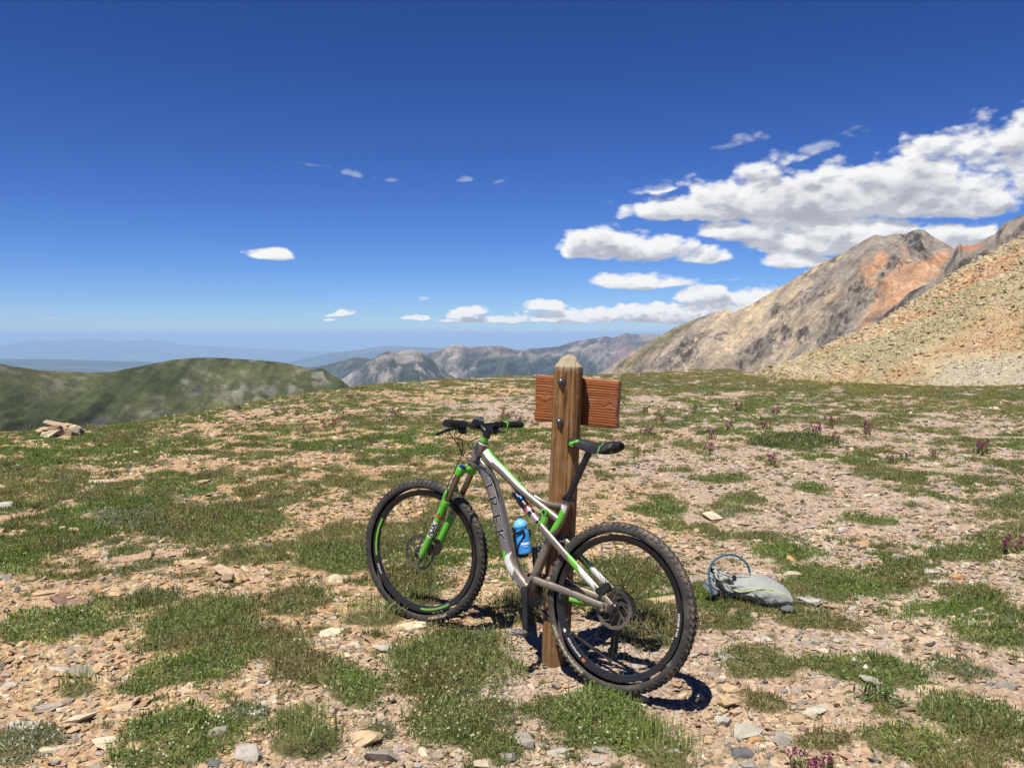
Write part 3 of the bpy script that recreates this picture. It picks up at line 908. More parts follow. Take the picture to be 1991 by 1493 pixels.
M_PEAK = terrain_mat('scree_rock', 0.06, 0.4, 1.0, 3.5, 0.55)
tag(slope_sheet('mountain_peak', PEAK, [(1100, 1000), (1400, 930), (1800, 860), (2150, 820)], 420, 0.62, M_PEAK, peak_col, 760, 300, 1100, 2150,
                (64, 150), 9, 0.75, 1.4, 0.1, 0.5, 200, 3.0, peak_cliff, 10.0, 11.0), 'bare brown mountain peak with orange scree streaks', kind='structure')

# ---- dark rock ridge above the scree slope
RIDGE = [(1690, 640), (1722, 610), (1742, 594), (1771, 566), (1815, 548), (1836, 528), (1852, 498), (1860, 478), (1866, 473), (1872, 480), (1881, 477), (1893, 478), (1905, 471), (1920, 463),
         (1934, 457), (1946, 441), (1958, 432), (1970, 427), (1991, 417), (2060, 392), (2200, 350)]


def ridge_col(px, py, s, d, g1, g2, g3, t):
    w = fbm(s / 10, d / 14, 5, 111); w2 = fbm(s / 3, d / 4, 4, 115)
    C = lerp(A3(.060, .054, .050), A3(.19, .165, .14), sst(w + .6 * (g2 - .4) + .7 * (w2 - .5), .3, .66))
    C = lerp(C, A3(.30, .13, .075), .8 * poly_mask(px + (w - .5) * 20, py + (w2 - .5) * 10, [(1862, 476), (1905, 470), (1912, 482), (1880, 492)], 5))
    return C


M_RIDGE = terrain_mat('dark_rock', 0.12, 0.6, 1.0, 1.2, 0.4)
tag(slope_sheet('rock_ridge', RIDGE, [(1690, 330), (1860, 330), (2200, 340)], 110, 0.6, M_RIDGE, ridge_col, 260, 110, 1690, 2200, (16, 30), 8, 0.5, 3.5, 0.0, 0.4, 300, 5.0, lambda a, b_, c, e: np.ones(a.shape), 5.0, 6.0),
    'dark jagged rock ridge rising behind the scree slope', kind='structure')

# ---- the scree slope on the right
TALUS = [(1430, 742), (1481, 719), (1538, 702), (1587, 679), (1628, 661), (1669, 645), (1722, 620), (1758, 597), (1815, 560), (1872, 521), (1934, 488), (1991, 457), (2200, 352), (2500, 230), (3000, 150)]


def build_talus():
    nu, nv = 420, 230
    px = np.concatenate([np.linspace(1425, 2060, 330), np.linspace(2060, 3000, 91)[1:]]); nu = len(px)
    T = np.asarray(TALUS, float)
    py = np.interp(px, T[:, 0], T[:, 1]) + 0.0 * (2 * fbm(px * .05, px * 0, 4, 130) - 1)
    az, el = px_ang(px, py)
    rt = np.interp(px, [1425, 1480, 1600, 1750, 1991, 2200, 3000], [58, 70, 100, 140, 190, 215, 230])
    rf = np.interp(px, [1425, 1480, 1600, 1750, 1991, 3000], [52, 52, 46, 42, 38, 34])
    zt = CAM_H + rt * np.tan(el)
    zf = np.interp(px, [1425, 1600, 1991, 3000], [-3.6, -3.4, -2.8, -2.2])
    t = np.concatenate([-np.linspace(1, .1, 5) ** 2 * .25, np.linspace(0, 1, nv) ** 0.8])
    r = rt[:, None] + (rf - rt)[:, None] * t
    z = zt[:, None] + (zf - zt)[:, None] * np.where(t < 0, -t * 1.6, t - 0.16 * np.sin(np.pi * np.clip(t, 0, 1)) * np.clip(t, 0, 1) * -1)
    x = r * np.sin(az)[:, None]; y = r * np.cos(az)[:, None]
    n = (fbm(x * .12, y * .12, 5, 133) - .5) * 2.0 * sst(t, 0, .15) * sst((px - 1480)[:, None], 0, 160) + (fbm(x * 1.3, y * 1.3, 4, 137) - .5) * .22
    z = z + n * np.where(t < 0, .2, 1)
    e = ((z - CAM_H) / r)[:, :]
    z = z + (np.tan(el) - e.max(1))[:, None] * r * sst(1.15 - t, 0, .6)
    X = np.stack([x, y, z], -1)
    qx, qy = to_px(X)
    C = talus_col(qx, qy, x, y)
    me = mesh_np('scree_slope', X.reshape(-1, 3), [grid_faces(nu, len(t))], [terrain_mat('scree_gravel', 0.9, 4.0, 0.9, .2, .3)], True)
    attr_col(me, 'alb', C.reshape(-1, 3))
    o = obj('scree_slope', me)
    tag(o, 'steep scree slope of yellowish and rusty broken rock on the right', kind='structure')
    return X


def talus_col(px, py, x, y):
    w = fbm(x * .09, y * .09, 4, 141); w2 = fbm(x * .35, y * .35, 4, 145)
    C = lerp(A3(.300, .240, .140), A3(.360, .300, .190), sst(w2, .35, .65))
    C = lerp(C, A3(.275, .240, .140), .8 * sst(w, .42, .62))
    wx = px + (w - .5) * 60; wy = py + (w - .5) * 34 + (w2 - .5) * 14
    org = np.zeros(px.shape)
    for poly, a, sf in (([(1991, 470), (1991, 492), (1880, 560), (1780, 615), (1690, 665), (1600, 690), (1700, 640), (1800, 580), (1900, 515)], .75, 8),
                        ([(1991, 590), (1991, 665), (1930, 680), (1870, 690), (1800, 705), (1740, 735), (1700, 745), (1790, 690), (1880, 640), (1940, 610)], .5, 16),
                        ([(2000, 430), (2400, 250), (2500, 300), (2000, 520)], .4, 20), ([(1640, 700), (1700, 715), (1680, 745), (1600, 740)], .35, 14)):
        org = np.maximum(org, a * poly_mask(wx, wy, poly, sf))
    C = lerp(C, lerp(A3(.38, .215, .115), A3(.40, .275, .17), sst(w2, .35, .65)), org)
    C = C * 0.92
    gr = poly_mask(wx, wy, [(1780, 760), (1850, 710), (1940, 690), (2100, 670), (2100, 770)], 14)
    C = lerp(C, A3(.32, .29, .22), .8 * gr)
    return C


TAL_X = build_talus()


def mountain_col(px, py, s, d, g1, g2, g3, t):
    w = fbm(s / 500, d / 500, 5, 151); w2 = fbm((s + .4 * d) / 90, d / 130, 5, 155, .6)
    cl = lerp(A3(.075, .07, .07), A3(.235, .205, .175), sst(g2 + .4 * (w2 - .5), .28, .7))
    C = lerp(cl, A3(.215, .18, .15), .6 * sst(w, .45, .6))
    forest = sst(w + 1.2 * t - .35 * g2, .30, .46) * sst(py, 680, 704)
    forest = np.maximum(forest, .8 * sst(w2, .52, .62) * sst(py, 672, 690))
    C = lerp(C, A3(.030, .042, .028), np.clip(forest, 0, .92))
    wx = px + (w - .5) * 40; wy = py + (w2 - .5) * 14
    pale = np.maximum.reduce([poly_mask(wx, wy, [(745, 690), (762, 686), (785, 682), (812, 682), (832, 700), (812, 705), (775, 708), (768, 695), (750, 698)], 4),
                              .8 * poly_mask(wx, wy, [(1030, 690), (1046, 692), (1050, 704), (1036, 702)], 4), .7 * poly_mask(wx, wy, [(1060, 700), (1075, 692), (1080, 704)], 4),
                              .7 * poly_mask(wx, wy, [(860, 712), (890, 722), (880, 727), (862, 718)], 4), .7 * poly_mask(wx, wy, [(1150, 690), (1290, 660), (1250, 700), (1170, 720)], 10)])
    C = lerp(C, A3(.25, .215, .18), pale * .6)
    C = C * (.8 + .4 * sst(fbm(s / 260, d / 60, 4, 159), .35, .65))[..., None]
    C = lerp(C, A3(.23, .12, .12), .6 * poly_mask(wx, wy, [(1180, 712), (1212, 668), (1225, 672), (1200, 712)], 7))
    return C


M_MTN = terrain_mat('far_mountain_rock', 0.006, 0.035, 1.0, 30.0, 0.5)
MTN_A = [(560, 712), (600, 715), (625, 711), (645, 706), (663, 701), (691, 694), (706, 695), (720, 698), (741, 692), (790, 690), (829, 689), (845, 684), (860, 678), (870, 673), (881, 670), (890, 669), (899, 671), (913, 675),
         (930, 674), (952, 673), (973, 672), (985, 675), (1004, 679), (1022, 679), (1040, 677), (1057, 676), (1085, 674), (1106, 667), (1120, 663), (1148, 660), (1160, 658), (1177, 653), (1186, 656), (1194, 656),
         (1208, 650), (1219, 647), (1228, 650), (1236, 650), (1250, 649), (1261, 650), (1282, 651), (1330, 655), (1400, 662), (1600, 690)]
tag(slope_sheet('mountain_range', MTN_A, [(560, 9500), (900, 8200), (1200, 9800), (1600, 10000)], 3000, 0.52, M_MTN, mountain_col, 620, 150, 560, 1600,
                (640, 620), 260, 0.5, 1.5, 0.15, 0.4, 400, 1.0), 'hazy grey mountain range with cliff bands on the horizon', kind='structure')
MTN_B = [(600, 790), (640, 756), (665, 738), (700, 712), (722, 700), (741, 688), (755, 684), (769, 686), (776, 684), (786, 680.5), (800, 679.5), (811, 681), (820, 684), (829, 689), (845, 702), (870, 724), (900, 745), (960, 790)]
tag(slope_sheet('twin_topped_mountain', MTN_B, 6400, 1800, 0.55, M_MTN, mountain_col, 340, 150, 600, 960, (420, 460), 190, -0.3, 1.0, 0.1, 0.4, 430, 2.0),
    'nearer hazy mountain with two pale rounded tops and dark forested flanks', kind='structure')


def plain_col(px, py, s, d, g1, g2, g3, t):
    w = fbm(s / 4000, d / 900, 4, 161)
    return lerp(A3(.030, .042, .030), A3(.085, .082, .06), sst(w, .5, .68))


M_FAR = terrain_mat('far_land', 0.0006, 0.003, 0.3, 60.0, 0.25)
PLAIN = [(-900, 697), (0, 697.5), (140, 699), (292, 704), (420, 706), (640, 714), (900, 716)]
tag(slope_sheet('forested_plain', PLAIN, 26000, 15000, 0.012, M_FAR, plain_col, 260, 60, -900, 900, (5000, 3000), 40, 0, .5, 0, 0.1, 460, 4.0),
    'dark blue forested plain far below in the haze', kind='structure')
FAR = [(-900, 690), (-400, 682), (0, 673), (30, 667), (67, 660), (90, 660), (116, 663), (135, 660), (155, 658), (190, 659), (225, 663), (288, 660), (316, 662), (352, 670), (404, 672), (492, 677), (598, 682), (703, 686), (900, 690), (1000, 700)]
tag(slope_sheet('distant_mountains', FAR, 62000, 14000, 0.11, M_FAR, plain_col, 300, 60, -900, 1000, (5000, 6000), 500, 0, 1.0, 0, 0.1, 470, 6.0),
    'faint blue mountains on the far horizon at left', kind='structure')
MESA = [(560, 705), (640, 687), (703, 679), (725, 675.5), (748, 673), (775, 673), (800, 674.5), (857, 677), (950, 686), (1050, 700)]
tag(slope_sheet('blue_mesa', MESA, 34000, 9000, 0.1, M_FAR, plain_col, 200, 50, 560, 1050, (4000, 4000), 260, 0, .6, 0, 0.1, 480, 7.0),
    'low blue mesa behind the hazy mountains', kind='structure')

# valley floors between the ridges, so that nothing hangs over empty space
for nm, z0, r0, r1, lab in (('valley', -185.0, 600.0, 5200.0, 'green valley floor hidden below the meadow edge'), ('lowland', -1150.0, 4800.0, 80000.0, 'blue lowland reaching to the horizon')):
    a = np.radians(np.linspace(-60, 60, 61)); r = np.geomspace(r0, r1, 40)
    A, Q = np.meshgrid(a, r, indexing='ij')
    t = (Q - r0) / (r1 - r0)
    zz = z0 - (420 if nm == 'valley' else 900) * t ** 0.7
    V = np.stack([Q * np.sin(A), Q * np.cos(A), zz], -1).reshape(-1, 3)
    me = mesh_np(nm, V, [grid_faces(61, 40)], [M_FAR], True)
    attr_col(me, 'alb', np.tile(np.array([.05, .06, .035]), (len(V), 1)))
    tag(obj(nm, me), lab, kind='structure')

# ---- the air
HZ_D = 3.3e-5
m, b = mat('air')
pv = b.n('ShaderNodeVolumePrincipled')
pv.inputs['Color'].default_value = (0.47, 0.68, 0.98, 1)
pv.inputs['Density'].default_value = HZ_D
pv.inputs['Density Attribute'].default_value = ''
pv.inputs['Anisotropy'].default_value = 0.0
o_ = b.n('ShaderNodeOutputMaterial'); b.link(pv.outputs[0], o_.inputs['Volume'])
hz = MB(); zt_ = 128.0; zb_ = -2900.0
hz.box((0, 40000, 0.5 * (zt_ + zb_)), (190000, 124000, zt_ - zb_))
h_ = hz.obj('haze', [m], smooth=False)
tag(h_, 'pale blue haze filling the distance', kind='stuff')

# ================================================================ stones and plants
def rock_material(name, inst):
    m, b = mat(name)
    if inst:
        a = b.n('ShaderNodeAttribute', attribute_type='INSTANCER'); a.attribute_name = 'col'; c0 = a.outputs['Color']
    else:
        a = b.n('ShaderNodeObjectInfo'); c0 = a.outputs['Color']
    g = b.n('ShaderNodeNewGeometry'); pos = g.outputs['Position']
    n1 = b.noise(pos, 26.0, 6, 0.68); n2 = b.noise(pos, 150.0, 3, 0.6)
    t = b.ramp(n1, [(0.28, (0.66, 0.63, 0.6)), (0.5, (1, 1, 1)), (0.75, (1.28, 1.25, 1.2))])
    c = b.mix(0.9, c0, t, 'MULTIPLY')
    if not inst:
        li = b.noise(pos, 60.0, 3, 0.5)
        c = b.mix(b.m('MULTIPLY', b.sstep(li, 0.66, 0.74), 0.55), c, (0.10, 0.10, 0.085))
    h = b.m('ADD', b.m('MULTIPLY', n1, 0.7), b.m('MULTIPLY', n2, 0.3))
    finish(b, princ(b, c, 0.9, 0, 0.25, bump(b, h, 0.9, 0.012)))
    return m


M_ROCK_I = rock_material('gravel_stone', True)
M_ROCK = rock_material('loose_stone', False)
ROCK_COLS = [('tan', (.36, .26, .155)), ('tan', (.39, .29, .18)), ('pinkish', (.36, .245, .165)), ('pinkish', (.385, .275, .19)), ('grey', (.27, .24, .205)), ('grey', (.23, .205, .18)),
             ('cream', (.46, .385, .275)), ('pale grey', (.36, .33, .28)), ('orange', (.40, .23, .105)), ('brown', (.19, .13, .095)), ('dark grey', (.12, .115, .115)), ('tan', (.30, .225, .15))]
ROCK_P = np.array([.22, .19, .14, .12, .06, .035, .09, .06, .03, .02, .008, .1]); ROCK_P /= ROCK_P.sum()


def proto_rocks(n, mt, seed, flats=(0.35, 0.75)):
    r = np.random.default_rng(seed); out = []
    for i in range(n):
        me = rock_mesh('pebble_shape', r, r.uniform(*flats), r.uniform(1.05, 1.7), int(r.integers(10, 18)), [mt])
        out.append(bpy.data.objects.new('pebble_shape', me))
    return out


def screen_spread(n, rng, r0=3.0, r1=40.0, half=41.0):
    u = rng.random(n)
    r = 1.0 / (u * (1 / r0 - 1 / r1) + 1 / r1)
    az = np.radians(rng.uniform(-half, half, n))
    x = r * np.sin(az); y = r * np.cos(az)
    rc = np.interp(az, CR_AZ, CR_R)
    k = r < rc + 2.0
    return x[k], y[k], r[k]


def gravel():
    rng = np.random.default_rng(21)
    x, y, r = screen_spread(128000, rng)
    cv = cover(x, y)
    k = rng.random(len(x)) > cv * 1.15 - 0.06
    x, y, r = x[k], y[k], r[k]
    n = len(x)
    s = 0.0033 * np.maximum(r, 3.0) ** 0.9 * (1 - rng.random(n)) ** -0.42
    dens = fbm(x * .8, y * .8, 3, 50)
    s = np.minimum(s * (0.75 + 0.7 * sst(dens, .35, .65)), 0.03 + 0.0035 * r)
    ci = rng.choice(len(ROCK_COLS), n, p=ROCK_P)
    C = np.array([c[1] for c in ROCK_COLS])[ci] * np.array([1.0, .97, .89]) * rng.uniform(.8, 1.2, (n, 1)) * rng.uniform(.95, 1.05, (n, 3))
    # greyer chips on the right, warmer soil on the left, as in the place itself
    g = soil_tone(x, y)[:, None]
    C = C * (1 - .3 * g) + C.mean(1, keepdims=True) * np.array([1.05, 1.0, .95]) * .29 * g
    z = ground_z(x, y) + 0.010 * np.minimum(1, r / 14) * 0 + s * rng.uniform(-.12, .22, n)
    rot = np.stack([rng.normal(0, .28, n), rng.normal(0, .28, n), rng.uniform(0, 6.283, n)], -1)
    scl = s[:, None] * rng.uniform(.8, 1.25, (n, 3))
    P = np.stack([x, y, z], -1)
    protos = proto_rocks(14, M_ROCK_I, 3)
    o = gn_scatter('gravel', P, rot, scl, rng.integers(0, 14, n), C, protos)
    tag(o, 'loose tan and pinkish gravel strewn over the bare ground', kind='stuff')


gravel()


def scree_rocks():
    rng = np.random.default_rng(23)
    n = 110000
    nu, nv, _ = TAL_X.shape
    # more where the slope looks larger in view
    d = np.linalg.norm(TAL_X[:-1, :-1] - np.array([0, 0, CAM_H]), axis=-1)
    du = np.linalg.norm(TAL_X[1:, :-1] - TAL_X[:-1, :-1], axis=-1); dv = np.linalg.norm(TAL_X[:-1, 1:] - TAL_X[:-1, :-1], axis=-1)
    w = (du * dv) / d ** 1.5
    w[:, :5] = 0
    qx, qy = to_px(TAL_X[:-1, :-1]); w[(qx > 2250)] *= .15
    w /= w.sum()
    c = rng.choice(w.size, n, p=w.ravel())
    i, j = np.unravel_index(c, w.shape)
    a, b_ = rng.random((2, n, 1))
    P = TAL_X[i, j] * (1 - a) * (1 - b_) + TAL_X[i + 1, j] * a * (1 - b_) + TAL_X[i, j + 1] * (1 - a) * b_ + TAL_X[i + 1, j + 1] * a * b_
    dist = np.linalg.norm(P, axis=1)
    s = 0.0011 * dist * (1 - rng.random(n)) ** -0.45
    s = np.minimum(s, .0065 * dist)
    qx, qy = to_px(P)
    C = talus_col(qx, qy, P[:, 0], P[:, 1]) * rng.uniform(.9, 1.4, (n, 1)) * rng.uniform(.93, 1.07, (n, 3))
    P[:, 2] += s * rng.uniform(-.25, .05, n)
    rot = np.stack([rng.normal(0, .5, n), rng.normal(0, .5, n), rng.uniform(0, 6.283, n)], -1)
    o = gn_scatter('scree_rubble', P, rot, s[:, None] * rng.uniform(.8, 1.3, (n, 3)), rng.integers(0, 10, n), C, proto_rocks(10, M_ROCK_I, 5, (.5, .8)))
    tag(o, 'yellowish and rusty broken rocks covering the scree slope', kind='stuff')


scree_rocks()

# ---- leaves
PAL = {
    'green': [(0.136, 0.203, 0.051), (0.180, 0.244, 0.066), (0.091, 0.142, 0.038), (0.225, 0.259, 0.084)],
    'mixed': [(0.142, 0.187, 0.056), (0.192, 0.219, 0.075), (0.098, 0.137, 0.044), (0.240, 0.226, 0.098), (0.157, 0.129, 0.063)],
    'olive': [(0.178, 0.191, 0.067), (0.133, 0.152, 0.054), (0.240, 0.226, 0.098), (0.187, 0.148, 0.072)],
    'dark': [(0.084, 0.114, 0.043), (0.110, 0.144, 0.051), (0.146, 0.152, 0.066)],
    'grey': [(0.194, 0.215, 0.132), (0.157, 0.187, 0.109), (0.252, 0.254, 0.179)],
    'tuft': [(0.261, 0.289, 0.097), (0.205, 0.262, 0.079), (0.365, 0.330, 0.167), (0.153, 0.200, 0.063)],
    'gold': [(0.268, 0.232, 0.065), (0.220, 0.203, 0.059), (0.315, 0.252, 0.089), (0.174, 0.176, 0.050)],
    'brown': [(0.207, 0.166, 0.082), (0.164, 0.152, 0.065), (0.248, 0.186, 0.103)],
    'broad': [(0.111, 0.175, 0.051), (0.150, 0.215, 0.065), (0.085, 0.142, 0.042)],
}


def leaf_material():
    m, b = mat('leaf')
    a = b.n('ShaderNodeAttribute'); a.attribute_name = 'lc'
    d = b.n('ShaderNodeBsdfDiffuse'); b.link(a.outputs['Color'], d.inputs[0])
    t = b.n('ShaderNodeBsdfTranslucent')
    b.link(b.mix(1.0, a.outputs['Color'], (1.35, 1.45, 0.8), 'MULTIPLY'), t.inputs[0])
    g = b.n('ShaderNodeBsdfGlossy'); g.inputs['Roughness'].default_value = 0.45; g.inputs[0].default_value = (.9, .95, .9, 1)
    s1 = b.n('ShaderNodeMixShader'); s1.inputs[0].default_value = 0.36; b.link(d.outputs[0], s1.inputs[1]); b.link(t.outputs[0], s1.inputs[2])
    s2 = b.n('ShaderNodeMixShader'); s2.inputs[0].default_value = 0.03; b.link(s1.outputs[0], s2.inputs[1]); b.link(g.outputs[0], s2.inputs[2])
    finish(b, s2.outputs[0])
    return m


M_LEAF = leaf_material()


def leaves(rng, base, h, w, lean, cols):
    """diamond leaves: base (n,3), length h, width w, lean from upright -> verts, quads as two triangles, colours"""
    n = len(base)
    a = rng.uniform(0, 6.283, n)
    th = np.abs(rng.normal(0, 1, n)) * lean
    th = np.clip(th, 0, 1.45)
    d = np.stack([np.sin(th) * np.cos(a), np.sin(th) * np.sin(a), np.cos(th)], -1)
    sd = np.stack([-np.sin(a), np.cos(a), np.zeros(n)], -1)
    tw = rng.uniform(-1.2, 1.2, n)
    up = np.cross(d, sd)
    sd = sd * np.cos(tw)[:, None] + up * np.sin(tw)[:, None]
    droop = np.zeros((n, 3)); droop[:, 2] = -h * 0.28 * np.sin(th)
    p0 = base
    pm = base + d * (h * 0.5)[:, None]
    p3 = base + d * h[:, None] + droop
    V = np.stack([p0, pm - sd * (w * .5)[:, None], pm + sd * (w * .5)[:, None], p3], 1).reshape(-1, 3)
    k = np.arange(n)[:, None] * 4
    F = np.concatenate([k + [[0, 2, 1]], k + [[1, 2, 3]]], 0)
    C = np.repeat(cols, 4, 0)
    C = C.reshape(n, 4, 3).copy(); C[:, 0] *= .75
    tip = np.where(rng.random(n) < .38, rng.uniform(1.2, 1.9, n), rng.uniform(.95, 1.15, n))  # yellower tips, some brightened: a highlight put into the leaf colour
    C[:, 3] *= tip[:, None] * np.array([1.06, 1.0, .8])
    return V, F, C.reshape(-1, 3)


def leaf_mesh(name, parts):
    V = []; F = []; C = []; o = 0
    for v, f, c in parts:
        V.append(v); F.append(f + o); C.append(c); o += len(v)
    me = mesh_np(name, np.concatenate(V), [np.concatenate(F)], [M_LEAF], False)
    attr_col(me, 'lc', np.concatenate(C))
    return me


def pal_cols(rng, kind, n, jitter=.22, cell=None):
    p = np.array(PAL[kind]); i = rng.integers(0, len(p), n)
    if cell is not None:
        i = np.clip((cell * len(p)).astype(int) + (rng.random(n) < .3) * rng.integers(-1, 2, n), 0, len(p) - 1)
    return p[i] * rng.uniform(1 - jitter, 1 + jitter, (n, 1)) * rng.uniform(.94, 1.06, (n, 3))


def stalks(rng, base, h, head, hcol, scol=(.20, .14, .08)):
    """thin dry stems with small seed heads"""
    n = len(base)
    a = rng.uniform(0, 6.283, n); th = rng.uniform(.02, .3, n)
    d = np.stack([np.sin(th) * np.cos(a), np.sin(th) * np.sin(a), np.cos(th)], -1)
    w = 0.0012
    t = base + d * h[:, None]
    V = np.stack([base + [w, 0, 0], base - [w, 0, 0], t], 1).reshape(-1, 3)
    F = np.arange(n * 3).reshape(-1, 3)
    C = np.tile(np.array(scol), (n * 3, 1)) * np.repeat(rng.uniform(.7, 1.2, (n, 1)), 3, 0)
    octa = np.array([[1, 0, 0], [-1, 0, 0], [0, 1, 0], [0, -1, 0], [0, 0, 1.3], [0, 0, -1.3]], float)
    of = np.array([[0, 2, 4], [2, 1, 4], [1, 3, 4], [3, 0, 4], [2, 0, 5], [1, 2, 5], [3, 1, 5], [0, 3, 5]])
    V2 = (t[:, None] + octa[None] * head).reshape(-1, 3)
    F2 = (np.arange(n)[:, None, None] * 6 + of[None]).reshape(-1, 3) + len(V)
    C2 = np.tile(np.array(hcol), (n * 6, 1)) * np.repeat(rng.uniform(.7, 1.25, (n, 1)), 6, 0)
    return np.concatenate([V, V2]), np.concatenate([F, F2]), np.concatenate([C, C2])


def build_patch(i):
    px, py, rxp, ryp, kind, hh = PATCHES[i]
    cx, cy, rx, ry, az = PATCH_GEO[i]
    rng = np.random.default_rng(500 + i)
    R = 1.45 * max(rx, ry)
    area = 4 * (1.45 * rx) * (1.45 * ry)
    dist = math.hypot(cx, cy)
    dens = {'tuft': 5200, 'broad': 2600}.get(kind, 13500) * min(1.0, (4.6 / dist) ** 1.2)
    n = int(min(area * dens, 20000))
    u = rng.uniform(-1.45, 1.45, n) * rx; w = rng.uniform(-1.45, 1.45, n) * ry
    x = cx + u * math.cos(az) + w * math.sin(az); y = cy - u * math.sin(az) + w * math.cos(az)
    q = patch_q(i, x, y)
    # tight little cushions with darker gaps between them
    cush = fbm(x * 17 + i, y * 17, 3, 200)
    k = (q < 1.0) & (rng.random(n) < np.clip(1.25 - .55 * sst(q, .6, 1.0) - .85 * sst(cush, .46, .38), .04, 1))
    x, y, q, cush = x[k], y[k], q[k], cush[k]
    n = len(x)
    mound = 0.45 * hh * np.clip(1 - q, 0, 1) ** .6 + 0.5 * hh * (cush - .5)
    z = ground_z(x, y) + np.maximum(mound, -.003) + .004
    cell = fbm(x * 3.2 + 7 * i, y * 3.2, 3, 210); cell = np.clip((cell - .5) * 2.2 + .5, 0, .999)
    ksz = max(1.0, (dist / 4.6) ** .9)
    base = np.stack([x, y, z], -1)
    if kind == 'tuft':
        ctr = np.stack([cx + rng.normal(0, rx * .5, 9) , cy + rng.normal(0, ry * .5, 9)], -1)
        h = hh * rng.uniform(.6, 1.5, n); wd = .0042 * ksz * rng.uniform(.7, 1.3, n); lean = .55
    elif kind == 'broad':
        h = hh * rng.uniform(.6, 1.3, n); wd = .011 * rng.uniform(.7, 1.3, n); lean = .8
    else:
        h = hh * rng.uniform(.26, .78, n) * ksz ** .3; wd = .0052 * ksz * rng.uniform(.6, 1.4, n); lean = 1.1
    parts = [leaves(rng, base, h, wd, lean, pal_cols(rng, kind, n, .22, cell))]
    if kind in ('mixed', 'olive', 'dark', 'brown') and n > 60:
        m = int(n * .05); s = rng.choice(n, m, replace=False)
        parts.append(leaves(rng, base[s], hh * rng.uniform(.9, 1.7, m), np.full(m, .003 * ksz), .35, pal_cols(rng, 'tuft', m)))
        m = int(n * .008); s = rng.choice(n, m, replace=False)
        parts.append(stalks(rng, base[s], hh * rng.uniform(1.1, 2.1, m), .0034 * ksz ** .5, (.30, .20, .13)))
    if kind == 'broad':
        parts.append(stalks(rng, np.array([[cx - .1, cy, float(ground_z(cx - .1, cy))], [cx - .06, cy, float(ground_z(cx, cy))]]), np.array([.20, .15]), .012, (.62, .60, .48), (.12, .07, .05)))
    if kind in ('grey', 'mixed') and n > 100:
        m = max(2, int(n * .0006)); s = rng.choice(n, m, replace=False)
        parts.append(stalks(rng, base[s], hh * rng.uniform(.8, 1.2, m), .005, (.62, .60, .50), (.12, .14, .06)))
    V0 = np.array([cx, cy, float(ground_z(cx, cy))])
    parts = [(v - V0, f, c) for v, f, c in parts]
    me = leaf_mesh('plant_mat', parts)
    return obj('plant_mat', me, loc=V0)


PATCH_WORDS = {'green': 'bright green low plant mat', 'mixed': 'mixed green plant mat', 'dark': 'dark green low plant mat', 'olive': 'olive green plant mat', 'grey': 'silvery grey-green plant clump',
               'tuft': 'yellowish green grass tuft', 'brown': 'brownish dry plant mat', 'broad': 'broad-leaved plant with a white seed head'}
LANDMARKS = [('front wheel', 831, 1200), ('rear wheel', 1215, 1340), ('signpost base', 1078, 1300), ('backpack', 1460, 1165), ('crank and pedal', 1015, 1235), ('cairn', 120, 850)]


def place_words(px, py):
    """where something stands, told by things one can find"""
    best = min(LANDMARKS, key=lambda l: math.hypot((l[1] - px), 2.0 * (l[2] - py)))
    dx, dy = px - best[1], py - best[2]
    far = math.hypot(dx, 2 * dy)
    if far < 620:
        side = ''
        if abs(dx) > 60: side = 'left' if dx < 0 else 'right'
        dep = 'in front' if dy > 25 else ('behind' if dy < -25 else '')
        if not side and not dep: return 'at the ' + best[0]
        if side and dep:
            return ('in front and %s of the %s' if dep == 'in front' else 'behind and %s of the %s') % (side, best[0])
        return ('%s of the %s' % (side, best[0])) if side else (('in front of the ' if dep == 'in front' else 'behind the ') + best[0])
    edge = 'left' if px < 660 else ('right' if px > 1330 else 'middle')
    band = 'foreground' if py > 1250 else ('midground' if py > 950 else 'far meadow')
    return 'on the %s of the %s' % (edge, band) if edge != 'middle' else 'in the middle of the ' + band


def words_rank(n):
    return ['', '', 'two', 'three', 'four', 'five', 'six', 'seven', 'eight', 'nine', 'ten', 'eleven', 'twelve'][n] if n <= 12 else str(n)


ORD = ['first', 'second', 'third', 'fourth', 'fifth', 'sixth', 'seventh', 'eighth', 'ninth', 'tenth', 'eleventh', 'twelfth', 'thirteenth', 'fourteenth', 'fifteenth', 'sixteenth', 'seventeenth', 'eighteenth']


def label_all(items):
    """items: (object, base label, px, py): number those that would share a label from left to right"""
    by = {}
    for it in items: by.setdefault(it[1], []).append(it)
    for lab, its in by.items():
        its.sort(key=lambda t: t[2])
        n = len(its)
        for i, it in enumerate(its):
            if n == 1: s = lab
            elif i == 0: s = lab + ', leftmost'
            elif i == n - 1: s = lab + ', rightmost'
            elif n == 3: s = lab + ', middle one'
            else: s = lab + ', %s from left' % ORD[i] if i < len(ORD) else lab + ', number %d from left' % (i + 1)
            it[0]['label'] = s


def build_patches():
    items = []
    for i, p in enumerate(PATCHES):
        o = build_patch(i)
        size = p[2] * p[3]
        sz = 'large ' if size > 4200 else ('small ' if size < 1000 else '')
        tag(o, cat='plant', group='plant mats growing among the gravel')
        items.append((o, sz + PATCH_WORDS[p[4]] + ' ' + place_words(p[0], p[1]), p[0], p[1]))
    label_all(items)


build_patches()


